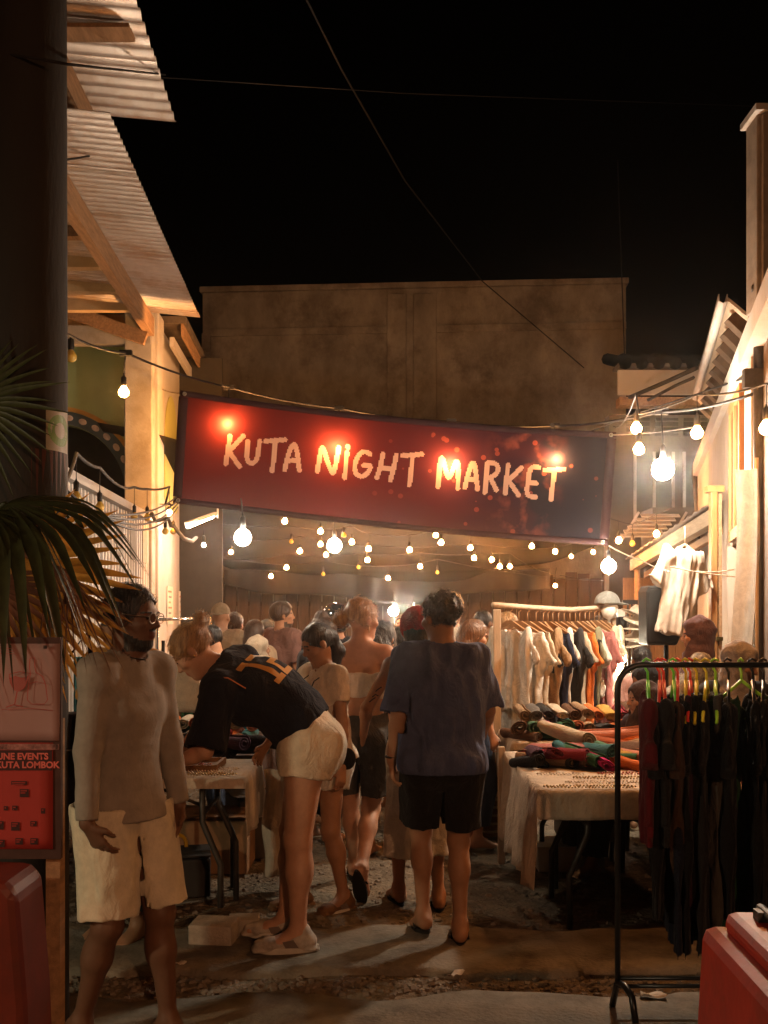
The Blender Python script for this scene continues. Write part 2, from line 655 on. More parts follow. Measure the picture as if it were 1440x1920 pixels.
def body_field(J, h, shoes=True, face=True, fat=1.0):
    R = radof(J)
    lf = getattr(J, 'legs', 1.0)
    lo, hi = J.all.min(0) - 0.19, J.all.max(0) + 0.19
    lo[2] = min(lo[2], J.all[:, 2].min() - 0.11)
    f = Field(lo, hi, h)
    S, U, Rt, Fw = J.S, J.U, J.R, J.Fw
    m = lambda t: (t[0] * fat, t[1] * fat)
    f.econe(S[0] - U[0] * 0.05, S[1], m(R['pel']), m(R['wa']), Rt[0], 0.03)
    f.econe(S[1], S[2], m(R['wa']), m(R['ch']), Rt[1], 0.04)
    f.econe(S[2], S[3] - U[3] * 0.02, R['ch'], R['up'], Rt[2], 0.04)
    for s, q in (('L', -1), ('R', 1)):
        f.ball(S[0] + Rt[0] * 0.075 * q - Fw[0] * 0.055 - U[0] * 0.04, 0.088 * getattr(J, 'slim', 1.0) ** 1.5, 0.05)
        if J.sex == 'f':
            f.ball(S[2] + Rt[2] * 0.072 * q + Fw[2] * 0.065 + U[2] * 0.02, 0.055, 0.045)
        else:
            f.ball(S[2] + Rt[2] * 0.085 * q + Fw[2] * (0.048 if getattr(J, 'slim', 1.0) == 1 else 0.030) + U[2] * 0.06, 0.055 * getattr(J, 'slim', 1.0) ** 2, 0.07)
        f.cone(S[4] + U[4] * 0.01 + Rt[4] * 0.025 * q, J.sh[s] - Rt[3] * 0.03 * q, 0.040, 0.050, 0.05)
        f.ball(J.sh[s], R['de'], 0.04)
        f.cone(J.sh[s], J.el[s], R['ua'][0], R['ua'][1], 0.03)
        mid = J.el[s] + (J.wr[s] - J.el[s]) * 0.25
        f.cone(J.el[s], mid, R['ua'][1] * 0.97, R['fa'][0], 0.02)
        f.cone(mid, J.wr[s], R['fa'][0], R['fa'][1], 0.02)
        # hand
        d = J.hd[s]
        n = unit(J.pn[s] - d * (J.pn[s] @ d))
        sd = np.cross(d, n) * q                    # towards the thumb
        if sd @ V3(0, 1, 0.2) < 0:
            sd = -sd
        w = J.wr[s]
        kk = w + d * 0.085
        f.econe(w, kk, (0.026, 0.019), (0.040, 0.015), sd, 0.012)
        c = J.curl[s]
        for i, ln in enumerate((0.070, 0.078, 0.073, 0.058)):
            b0 = kk + sd * (0.029 - 0.0195 * i) - d * 0.004 * abs(i - 1)
            ang, p0 = c * (0.6 + 0.15 * i), b0
            for j, fr in enumerate((0.45, 0.32, 0.23)):
                dv = d * math.cos(ang) + n * math.sin(ang) + sd * (0.06 - 0.04 * i)
                p1 = p0 + unit(dv) * ln * fr
                f.cone(p0, p1, 0.0092 - 0.0008 * j, 0.0086 - 0.0008 * j, 0.005)
                p0 = p1
                ang += c * 0.9 + 0.05
        t0 = w + d * 0.028 + sd * 0.024
        t1 = t0 + unit(d * 0.7 + sd * 0.7 + n * 0.35) * 0.040
        t2 = t1 + unit(d * 0.95 + sd * 0.2 + n * 0.4) * 0.034
        f.cone(t0, t1, 0.014, 0.0115, 0.012)
        f.cone(t1, t2, 0.011, 0.0085, 0.004)
        # leg
        f.cone(J.hip[s] + (J.kn[s] - J.hip[s]) * (0.12 if getattr(J, 'slim', 1.0) < 1 else 0), J.kn[s], R['th'][0] * lf * getattr(J, 'slim', 1.0) ** 0.5, R['th'][1] * lf, 0.05)
        k, a = J.kn[s], J.an[s]
        lg = unit(a - k)
        fwd = unit(J.kn[s] - (J.hip[s] + a) / 2 + V3(-math.sin(J.fd[s]), math.cos(J.fd[s]), 0) * 0.15)
        fwd = unit(fwd - lg * (fwd @ lg))
        f.cone(k, k + lg * 0.14, 0.053 * lf, 0.050 * lf, 0.02)
        f.cone(k + lg * 0.14, a, 0.048 * lf, 0.031 * lf, 0.03)
        f.ell(k + lg * 0.13 - fwd * 0.022, (0.046, 0.046, 0.10), np.array([np.cross(fwd, lg), fwd, lg]), 0.03)
        f.ball(k + fwd * 0.015, 0.045, 0.03)
        # foot
        cp, sp = math.cos(J.fp[s]), math.sin(J.fp[s])
        hx = V3(-math.sin(J.fd[s]), math.cos(J.fd[s]), 0)
        td = hx * cp - V3(0, 0, 1) * sp            # towards the toes
        fu = hx * sp + V3(0, 0, 1) * cp
        fr = np.cross(td, fu)
        hl = a - td * 0.035 - fu * 0.045
        f.cone(a, hl, 0.034, 0.034, 0.03)
        bl = a + td * 0.11 - fu * 0.062
        f.econe(a - fu * 0.02, bl, (0.034, 0.04), (0.043, 0.022), fr, 0.03)
        f.econe(hl, bl, (0.030, 0.03), (0.042, 0.02), fr, 0.025)
        for i in range(5):
            o = fr * (0.034 - 0.017 * i) * (-q)
            f.cone(bl + o, bl + o + td * (0.062 - 0.008 * i) - fu * 0.004, 0.011, 0.009 if i else 0.012, 0.008)
        J.__dict__.setdefault('foot', {})[s] = (td, fu, fr)
    # head
    f.cone(S[4] - U[4] * 0.03, hp(J, 0, -0.018, -0.06), R['ne'] + 0.006, R['ne'], 0.035)
    HR = J.H
    f.ell(hp(J, 0, -0.014, 0.033), (0.074, 0.096, 0.086), HR, 0.02)
    f.ell(hp(J, 0, 0.028, -0.035), (0.057 if J.sex == 'm' else 0.052, 0.062, 0.080), HR, 0.03)
    f.ell(hp(J, 0, 0.062, -0.098), (0.026, 0.022, 0.018), HR, 0.03)
    for q in (-1, 1):
        f.ell(hp(J, 0.046 * q, 0.058, -0.020), (0.022, 0.024, 0.020), HR, 0.02)
        f.ell(hp(J, 0.030 * q, 0.080, 0.026), (0.026, 0.010, 0.008), HR, 0.015)
        f.ball(hp(J, 0.031 * q, 0.095, 0.006), 0.014, 0.016, 'sub')
        f.ball(hp(J, 0.031 * q, 0.0755, 0.005), 0.0125, 0.003)
        f.ell(hp(J, 0.077 * q, -0.008, -0.004), (0.010, 0.020, 0.032), HR, 0.006)
        f.ball(hp(J, 0.011 * q, 0.094, -0.027), 0.0075, 0.010)
    f.cone(hp(J, 0, 0.084, 0.018), hp(J, 0, 0.108, -0.024), 0.006, 0.0095, 0.014)
    f.ell(hp(J, 0, 0.085, -0.052), (0.023, 0.011, 0.0075), HR, 0.006)
    f.ell(hp(J, 0, 0.083, -0.066), (0.020, 0.011, 0.008), HR, 0.006)
    return f

def head_local(J, c):
    return (c - J.hc) @ J.H.T

def body_mesh(J, h, skin, brow='black', beard=False, stub=None):
    me = body_field(J, h).mesh('body')
    me.materials.append(skin_mat(skin))
    me.materials.append(EYEM())
    me.materials.append(hair_mat(brow))
    me.materials.append(lip_mat(skin))
    p = head_local(J, centers(me).astype(float))
    idx = np.zeros(len(p), np.int32)
    front = p[:, 1] > 0.04
    for q in (-1, 1):
        e = (((p[:, 0] - 0.031 * q) / 0.0120) ** 2 + ((p[:, 2] - 0.004) / 0.0055) ** 2 < 1) & front
        idx[e] = 1
        b = (np.abs(p[:, 0] - 0.033 * q) < 0.020) & (np.abs(p[:, 2] - 0.0265 + 0.15 * np.abs(np.abs(p[:, 0]) - 0.03)) < 0.0038) & front
        idx[b] = 2
    lp = (np.abs(p[:, 0]) < 0.022) & (p[:, 2] < -0.046) & (p[:, 2] > -0.073) & (p[:, 1] > 0.07)
    idx[lp] = 3
    if beard:
        bd = (p[:, 2] < -0.078 + 0.45 * np.clip(0.06 - p[:, 1], 0, 0.10)) & (p[:, 2] > -0.122) & (p[:, 1] > 0.0) & (np.abs(p[:, 0]) < 0.075) & ~lp
        ms = (np.abs(p[:, 2] + 0.0415) < 0.006) & (np.abs(p[:, 0]) < 0.026) & (p[:, 1] > 0.07)
        idx[bd | ms] = 2
    me.polygons.foreach_set('material_index', idx)
    return me

OPEN = []
def opening(inner, a, b, R):
    if inner:
        OPEN.append((np.asarray(b, float), unit(np.asarray(b, float) - np.asarray(a, float)), R))

def shell(build, J, h, th, lo, hi, nz=None):
    fo, fi = Field(lo, hi, h), Field(lo, hi, h)
    build(fo, 0.0, 0)
    OPEN.clear()
    build(fi, th, 1)
    X, Y, Z = fi.ax[0][:, None, None], fi.ax[1][None, :, None], fi.ax[2][None, None, :]
    near = np.full(fi.g.shape, 1.0, np.float32)
    for p, n, R in OPEN:                       # hollow only near the openings
        a = (X - p[0]) * n[0] + (Y - p[1]) * n[1] + (Z - p[2]) * n[2]
        d = np.sqrt((X - p[0]) ** 2 + (Y - p[1]) ** 2 + (Z - p[2]) ** 2)
        near = np.minimum(near, np.maximum(-a - 0.05, d - R)).astype(np.float32)
    if nz:
        for a in nz:
            fo.noise(*a)
            fi.noise(*a)
    fo.g = np.maximum(fo.g, -np.maximum(fi.g, near))
    return fo

def top_mesh(J, h, k='tee', loose=0.03, slen=0.75, sr=0.075, hem=0.06, hemr=None, folds=0.012, seed=1, th=0.012, neck=0.062, crop=None, topcut=None):
    R = radof(J)
    S, U, Rt = J.S, J.U, J.R
    th = max(th, h * 2.3)
    def build(f, ins, inner):
        lo = loose - ins
        ad = lambda r, e=0: (r[0] + lo + e, r[1] + lo + e)
        e = 0.08 if inner else 0
        hr = hemr or (max(R['ch'][0], R['pel'][0]) + loose, max(R['ch'][1], R['pel'][1]) + loose)
        hr = (hr[0] - ins, hr[1] - ins)
        hp_ = S[0] - U[0] * hem
        if k == 'off':
            a, b = S[3] - U[3] * topcut, S[1] + U[1] * crop
            opening(inner, a, b, 0.30)
            opening(inner, b, a, 0.30)
            f.econe(a, b, ad(R['ch'], 0.0), (R['wa'][0] + loose * 0.6 - ins, R['wa'][1] + loose * 0.6 - ins), Rt[2], 0.0, flat=(1, 1), ext=(e, e))
            for s in 'LR':
                d = J.el[s] - J.sh[s]
                opening(inner, J.sh[s], J.sh[s] + d * slen, 0.13)
                opening(inner, J.sh[s] + d * slen, J.sh[s] + d * 0.22, 0.13)
                f.econe(J.sh[s] + d * 0.22, J.sh[s] + d * slen, (0.062 - ins,) * 2, (sr - ins,) * 2, Rt[3], 0.02, flat=(1, 1), ext=(e, e))
            return
        lt = min(loose, 0.012) + max(loose - 0.012, 0) * 0.45 - ins
        ru = (R['up'][0] + lt, R['up'][1] + lt)
        f.econe(S[3] - U[3] * 0.02, S[2], ru, ad(R['ch']), Rt[2], 0.02)
        for q in (-1, 1):
            if J.sex == 'm':
                f.ball(S[2] + Rt[2] * 0.085 * q + J.Fw[2] * (0.048 if getattr(J, 'slim', 1.0) == 1 else 0.030) + U[2] * 0.06, 0.057 * getattr(J, 'slim', 1.0) ** 2 + lo, 0.07)
            if hem > 0.0 and crop is None:
                f.ball(S[0] + Rt[0] * 0.075 * q - J.Fw[0] * 0.055 - U[0] * 0.04, 0.116 * getattr(J, 'slim', 1.0) ** 1.5 + lo * 0.9, 0.05)
        if crop is not None:
            opening(inner, S[2], S[1] + U[1] * crop, 0.32)
            f.econe(S[2], S[1] + U[1] * crop, ad(R['ch']), hr, Rt[2], 0.03, flat=(0, 1), ext=(0, e), p=2.3)
        else:
            mid = S[1]
            mr = tuple((a_ + b_) / 2 for a_, b_ in zip(ad(R['ch']), hr)) if loose > 0.02 else ad(R['wa'])
            opening(inner, mid, hp_, 0.36)
            f.econe(S[2], mid, ad(R['ch']), mr, Rt[1], 0.03, p=2.3)
            f.econe(mid, hp_, mr, hr, Rt[0], 0.03, flat=(0, 1), ext=(0, e), p=2.3)
        if J.sex == 'f':
            for q in (-1, 1):
                f.ball(S[2] + Rt[2] * 0.072 * q + J.Fw[2] * 0.065 + U[2] * 0.02, 0.055 + lo, 0.05)
        for s, q in (('L', -1), ('R', 1)):
            f.cone(S[4] - U[4] * 0.005 + Rt[4] * 0.03 * q, J.sh[s] - Rt[3] * 0.03 * q, 0.042 + lt, 0.052 + lt, 0.04)
            f.ball(J.sh[s], R['de'] + lt, 0.04)
            if slen <= 0:
                opening(inner, J.sh[s] - Rt[3] * q, J.sh[s] + Rt[3] * 0.0, 0.2)
                if inner:
                    f.cone(J.sh[s] + Rt[3] * 0.03 * q, J.sh[s] + (J.el[s] - J.sh[s]) * 0.35, 0.085, 0.07, 0.0)
                continue
            r0 = R['ua'][0] + 0.004 + lt
            u_ = unit(np.cross(J.el[s] - J.sh[s], V3(0.3, 0.2, 1)))
            if slen <= 1:
                end = J.sh[s] + (J.el[s] - J.sh[s]) * slen
                opening(inner, J.sh[s], end, 0.16)
                f.econe(J.sh[s], end, (r0, r0), (sr - ins, sr - ins), u_, 0.03, flat=(0, 1), ext=(0, e))
            else:
                r1 = (r0 + sr - ins) / 2
                f.cone(J.sh[s], J.el[s], r0, r1, 0.03)
                end = J.el[s] + (J.wr[s] - J.el[s]) * (slen - 1)
                opening(inner, J.el[s], end, 0.12)
                f.econe(J.el[s], end, (r1, r1), (sr - ins, sr - ins), u_, 0.02, flat=(0, 1), ext=(0, e))
        if k != 'off' and not inner and slen > 0:
            f.cone(S[4] - U[4] * 0.06, S[4] + U[4] * 0.006 - J.Fw[4] * 0.006, 0.085, 0.070, 0.03)
        if inner:
            nd = unit(hp(J, 0, -0.018, -0.06) - S[4])
            opening(inner, S[4] - nd, S[4] + nd * 0.02, 0.16)
            f.cone(S[4] - U[4] * (0.03 - 0.022 * (neck > 0.06)) + J.Fw[4] * 0.012, S[4] + nd * 0.10, neck, neck + 0.03, 0.0)
    lo, hi = J.all.min(0) - 0.22, J.all.max(0) + 0.22
    lo[2] = J.S[0][2] - hem - 0.1
    lo[2] = min(lo[2], min(J.el['L'][2], J.el['R'][2], J.wr['L'][2] if slen > 1 else 9, J.wr['R'][2] if slen > 1 else 9) - 0.12)
    hi[2] = max(J.S[4][2], J.sh['L'][2], J.sh['R'][2]) + 0.15
    hemp, hemn = S[0] - U[0] * hem, -U[0]
    nz = [(folds, (0.07, 0.07, 0.20), seed), (folds * 0.5, (0.035, 0.035, 0.09), seed + 1)] if folds else None
    if k == 'tight':
        nz = [(folds, (0.16, 0.16, 0.030), seed), (folds * 0.8, (0.3, 0.3, 0.05), seed + 3)]
    f = shell(build, J, h, th, lo, hi, nz)
    if crop is None and hem > 0 and k != 'off' and lean_ok(J):
        X, Y, Z = f.ax[0][:, None, None], f.ax[1][None, :, None], f.ax[2][None, None, :]
        r = np.sqrt(((X - S[0][0]) / 0.30) ** 2 + ((Y - S[0][1]) / 0.26) ** 2)
        pl = (X - hemp[0]) * hemn[0] + (Y - hemp[1]) * hemn[1] + (Z - hemp[2]) * hemn[2]
        pl = np.where((r < 1) & (np.abs(X - S[0][0]) < min(0.30, 0.6)), pl, -1)
        arm = np.zeros_like(pl) + 1
        f.g = np.maximum(f.g, np.where(pl > 0, pl, -1).astype(np.float32)) if slen <= 1 else f.g
    return f.mesh('top')

def lean_ok(J):
    return J.U[3][2] > 0.9

def bottom_mesh(J, h, k='shorts', ln=0.75, loose=0.03, hr=0.11, rise=0.10, folds=0.010, seed=3, th=0.012, hemr=(0.25, 0.2), hemz=0.4):
    R = radof(J)
    S, U, Rt = J.S, J.U, J.R
    th = max(th, h * 2.3)
    def build(f, ins, inner):
        e = 0.08 if inner else 0
        lo = loose - ins
        ad = lambda r, x=0: (r[0] + lo + x, r[1] + lo + x)
        f.econe(S[0] - U[0] * 0.06, S[0] + U[0] * rise, ad(R['pel']), (R['wa'][0] + 0.022 + min(lo, 0.012) - (ins if lo > 0.012 else 0), R['wa'][1] + 0.022 + min(lo, 0.012) - (ins if lo > 0.012 else 0)), Rt[0], 0.04, flat=(0, 1), ext=(0, e))
        opening(inner, S[0], S[0] + U[0] * rise, 0.3)
        for s, q in (('L', -1), ('R', 1)):
            f.ball(S[0] + Rt[0] * 0.075 * q - J.Fw[0] * 0.055 - U[0] * 0.04, 0.088 + lo * 0.8, 0.05)
        if k == 'skirt':
            kc = (J.an['L'] + J.an['R']) / 2
            b = V3(kc[0] * 0.6 + S[0][0] * 0.4, kc[1] * 0.6 + S[0][1] * 0.4, hemz)
            opening(inner, S[0], b, 0.40)
            f.econe(S[0] - U[0] * 0.06, b, ad(R['pel']), (hemr[0] - ins, hemr[1] - ins), Rt[0], 0.06, flat=(0, 1), ext=(0, e))
            return
        for s, q in (('L', -1), ('R', 1)):
            r0 = R['th'][0] + 0.012 + lo
            if ln <= 1:
                end = J.hip[s] + (J.kn[s] - J.hip[s]) * ln
                opening(inner, J.hip[s], end, 0.2)
                f.econe(J.hip[s], end, (r0, r0), (hr - ins, hr - ins), Rt[0], 0.035, flat=(0, 1), ext=(0, e))
            else:
                r1 = (r0 * 0.45 + (hr - ins) * 0.55)
                f.cone(J.hip[s], J.kn[s], r0, r1, 0.035)
                end = J.kn[s] + (J.an[s] - J.kn[s]) * (ln - 1)
                opening(inner, J.kn[s], end, 0.16)
                f.econe(J.kn[s], end, (r1, r1), (hr - ins, hr - ins), Rt[0], 0.02, flat=(0, 1), ext=(0, e))
    pts = np.array([J.S[0], J.S[1]] + [d[s] for d in (J.hip, J.kn, J.an) for s in 'LR'])
    lo, hi = pts.min(0) - 0.27, pts.max(0) + 0.27
    def build2(f, ins, inner, b0=build):
        b0(f, ins, inner)
        if k != 'skirt' and not inner:
            c0 = S[0] - U[0] * 0.16
            km = (J.kn['L'] + J.kn['R']) / 2 if ln <= 1 else (J.an['L'] + J.an['R']) / 2
            sd_ = J.R[0]
            f.econe(c0, c0 + (km - c0) * 1.4, (0.004, 0.30), (0.022, 0.30), sd_, 0.02, 'sub', flat=(0, 1))
    build_ = build2
    nz = [(folds, (0.05, 0.05, 0.22), seed), (folds * 0.4, (0.03, 0.03, 0.07), seed + 1)] if folds else None
    f = shell(build_, J, h, th, lo, hi, nz)
    if rise < 0.05:
        f.plane(S[0] + U[0] * rise, U[0])
    return f.mesh('bottom')

def hair_mesh(J, h, style, seed=5, **o):
    lo, hi = J.hc - 0.24, J.hc + 0.24
    if style in ('long', 'wavy', 'ponytail'):
        lo = lo - V3(0, 0, 0.3)
    f = Field(lo, hi, h)
    H = J.H
    P = lambda x, y, z: hp(J, x, y, z)
    g = o.get('puff', 0.012)
    f.ell(P(0, -0.018, 0.036), (0.075 + g, 0.097 + g, 0.086 + g), H, 0.0)
    nape = o.get('nape', -0.055 if style != 'short' else -0.080)
    if style == 'long' or style == 'wavy':
        f.cone(P(0, -0.05, 0), P(0, -0.075, -0.10), 0.085, 0.085, 0.04)
        d = V3(0, 0, -1)
        b = P(0, -0.07, -0.10)
        ln = o.get('len', 0.25)
        f.econe(b, b + d * ln - J.Fw[3] * 0.02, (0.088, 0.05), (0.10, 0.035), J.H[0], 0.04)
        if style == 'wavy':
            f.noise(0.016, (0.045, 0.045, 0.06), seed)
            f.noise(0.010, (0.02, 0.02, 0.03), seed + 1)
        nape = -0.16
    elif style == 'curly':
        f.ell(P(0, -0.03, 0.045), (0.10 + g, 0.105 + g, 0.10 + g), H, 0.03)
        f.noise(0.013, (0.030, 0.030, 0.030), seed)
        f.noise(0.010, (0.014, 0.014, 0.014), seed + 1, True)
        nape = o.get('nape', -0.09)
    face = o.get('face', (0, 0.085, -0.035))
    f.ell(P(*face), o.get('facer', (0.078, 0.080, 0.106) if style in ('short', 'curly') else (0.072, 0.075, 0.094)), H, 0.008, 'sub')
    for q in (-1, 1):
        f.ell(P(0.085 * q, 0.012, -0.03), (0.02, 0.03, 0.035), H, 0.005, 'sub') if style not in ('long', 'wavy', 'curly') else None
    f.ell(P(0, 0.09, -0.14), (0.12, 0.13, 0.09), H, 0.01, 'sub')
    cut = P(0, 0, nape)
    if style not in ('long', 'wavy'):
        f.plane(cut, -(H[2] * 0.9 + H[1] * 0.35))
    if style in ('bun', 'lowbun'):
        c = o.get('bun', (0, -0.10, 0.085) if style == 'bun' else (0, -0.125, -0.02))
        f.ball(P(*c), o.get('bunr', 0.042), 0.02)
        f.ball(P(c[0] + 0.02, c[1] - 0.012, c[2] + 0.014), 0.030, 0.01)
        f.noise(0.005, (0.02, 0.02, 0.02), seed)
    if style == 'ponytail':
        a = P(0, -0.11, 0.0)
        f.cone(P(0, -0.08, 0.01), a, 0.05, 0.035, 0.03)
        b = a + unit(V3(0, 0, -1) - J.H[1] * 0.4) * 0.10
        e = b + V3(0, 0, -0.2) + np.asarray(o.get('tail', (0, 0, 0)), float)
        f.cone(a, b, 0.035, 0.042, 0.02)
        f.cone(b, e, 0.042, 0.02, 0.02)
    f.noise(0.0035 if style != 'short' else 0.0015, (0.012, 0.05, 0.05), seed + 7)
    if style == 'short':
        f.noise(0.002, (0.02, 0.02, 0.02), seed + 2)
    return f.mesh('hair')

def strands(J, me, style, n, seed, parent, m):
    """loose locks and fly-away hairs lying on the hair"""
    r = np.random.RandomState(seed)
    c = centers(me).astype(float)
    nn = np.empty(len(me.polygons) * 3, np.float32)
    me.polygons.foreach_get('normal', nn)
    nn = nn.reshape(-1, 3).astype(float)
    pick = r.choice(len(c), min(n, len(c)), replace=False)
    vs, fs = [], []
    for i in pick:
        p, nr = c[i], nn[i]
        if style in ('curly', 'wavy'):
            d = r.normal(size=3) * 0.9 - J.H[2] * (0.5 if style == 'wavy' else 0.1)
        elif style in ('bun', 'lowbun', 'ponytail'):
            t = hp(J, 0, -0.11, 0.075 if style == 'bun' else -0.01)
            d = t - p + r.normal(size=3) * 0.02
        else:
            d = -J.H[2] - J.H[1] * 0.4 + r.normal(size=3) * 0.25
        d = d - nr * (d @ nr)
        if np.linalg.norm(d) < 1e-4:
            continue
        d = unit(d)
        s = np.cross(nr, d)
        L = r.uniform(0.02, 0.055) * (1.5 if style in ('long', 'lowbun', 'bun') else 1.0)
        lift = r.uniform(0.001, 0.006) * (2.5 if r.rand() < 0.12 else 1)
        w = r.uniform(0.0008, 0.0018)
        ph, am = r.uniform(0, 6), (0.010 if style in ('curly', 'wavy') else 0.003)
        o = len(vs)
        K = 4
        for k in range(K + 1):
            t = k / K
            q = p + d * (L * (t - 0.5)) + nr * (0.0015 + lift * math.sin(PI * t) if t < 0.8 else 0.0015 + lift * 0.6) + s * am * math.sin(ph + 5 * t)
            ww = w * (1 - 0.7 * t)
            vs += [tuple(q - s * ww), tuple(q + s * ww + nr * ww * 0.6)]
        fs += [(o + 2 * k, o + 2 * k + 1, o + 2 * k + 3, o + 2 * k + 2) for k in range(K)]
    mb = MB().add(vs, fs, True)
    return kind(link('hair_strands', mb.mesh('hair_strands', fix=False), m, parent), 'stuff')

def hijab_mesh(J, h, seed=4):
    f = Field(J.hc - V3(0.28, 0.28, 0.42), J.hc + V3(0.28, 0.28, 0.2), h)
    H = J.H
    P = lambda x, y, z: hp(J, x, y, z)
    f.ell(P(0, -0.022, 0.03), (0.093, 0.116, 0.106), H, 0.0)
    f.ell(P(0, 0.0, -0.06), (0.082, 0.092, 0.092), H, 0.03)
    f.cone(P(0, -0.02, -0.07), J.S[4] - J.U[4] * 0.01, 0.082, 0.10, 0.04)
    f.econe(J.S[4] + J.U[4] * 0.02, J.S[3] - J.U[3] * 0.10 + J.Fw[3] * 0.02, (0.10, 0.095), (0.20, 0.15), J.R[3], 0.05, flat=(0, 1))
    f.noise(0.009, (0.06, 0.06, 0.035), seed)
    f.ell(P(0, 0.10, -0.015), (0.056, 0.075, 0.086), H, 0.01, 'sub')
    return f.mesh('headscarf')

def cap_mesh(J, h, back=False):
    f = Field(J.hc - 0.24, J.hc + 0.24, h)
    P = lambda x, y, z: hp(J, x, y, z)
    f.ell(P(0, -0.018, 0.042), (0.089, 0.111, 0.100), J.H, 0.0)
    f.plane(P(0, 0, 0.035), -J.H[2])
    y = -1 if back else 1
    f.econe(P(0, 0.06 * y - 0.01, 0.045), P(0, 0.165 * y - 0.01, 0.028), (0.080, 0.008), (0.060, 0.007), J.H[0], 0.006)
    f.ball(P(0, -0.018, 0.142), 0.008, 0.004)
    if back:
        f.ell(P(0, 0.10, 0.055), (0.035, 0.06, 0.03), J.H, 0.0, 'sub')
    return f.mesh('cap')

def shoe_mesh(J, s, h, style='sneaker'):
    td, fu, fr = J.foot[s]
    a = J.an[s]
    f = Field(a - 0.24, a + 0.24, h)
    hl, bl = a - td * 0.05 - fu * 0.055, a + td * 0.13 - fu * 0.062
    f.econe(hl, bl, (0.040, 0.036), (0.050, 0.028), fr, 0.03)
    f.econe(bl, bl + td * 0.05, (0.050, 0.028), (0.038, 0.022), fr, 0.02)
    f.cone(a - fu * 0.01 - td * 0.012, a - fu * 0.045, 0.043, 0.045, 0.03)
    f.econe(a - td * 0.078 - fu * 0.086, bl + td * 0.07 - fu * 0.022, (0.042, 0.014), (0.045, 0.014), fr, 0.004)
    f.plane(a + fu * 0.022 - td * 0.0, fu * 0.94 + td * 0.34)
    f.plane(a - fu * 0.098, -fu)
    me = f.mesh('shoe')
    return me

def flipflop(J, s, parent, m):
    td, fu, fr = J.foot[s]
    a = J.an[s] - fu * 0.086
    mb = MB()
    pr = []
    for i in range(20):
        t = 2 * PI * i / 20
        y = 0.055 + 0.135 * math.cos(t)
        x = math.sin(t) * (0.040 + 0.010 * math.cos(t))
        pr.append((x, y))
    vs = []
    for z in (-0.012, 0.006):
        vs += [tuple(a + fr * x + td * y + fu * z) for x, y in pr]
    n = 20
    mb.add(vs, [tuple(range(n)), tuple(range(n, 2 * n))] + [(i, (i + 1) % n, n + (i + 1) % n, n + i) for i in range(n)])
    o = mb.build('sandal', m, parent)
    q = 1 if s == 'R' else -1
    st = MB()
    p0 = a + td * 0.125 + fu * 0.012
    for e in (-1, 1):
        st.tube([p0, a + td * 0.08 + fr * 0.035 * e + fu * 0.045, a + td * 0.02 + fr * 0.042 * e + fu * 0.006], 0.006, 6)
    st.build('strap', m, o)
    return o

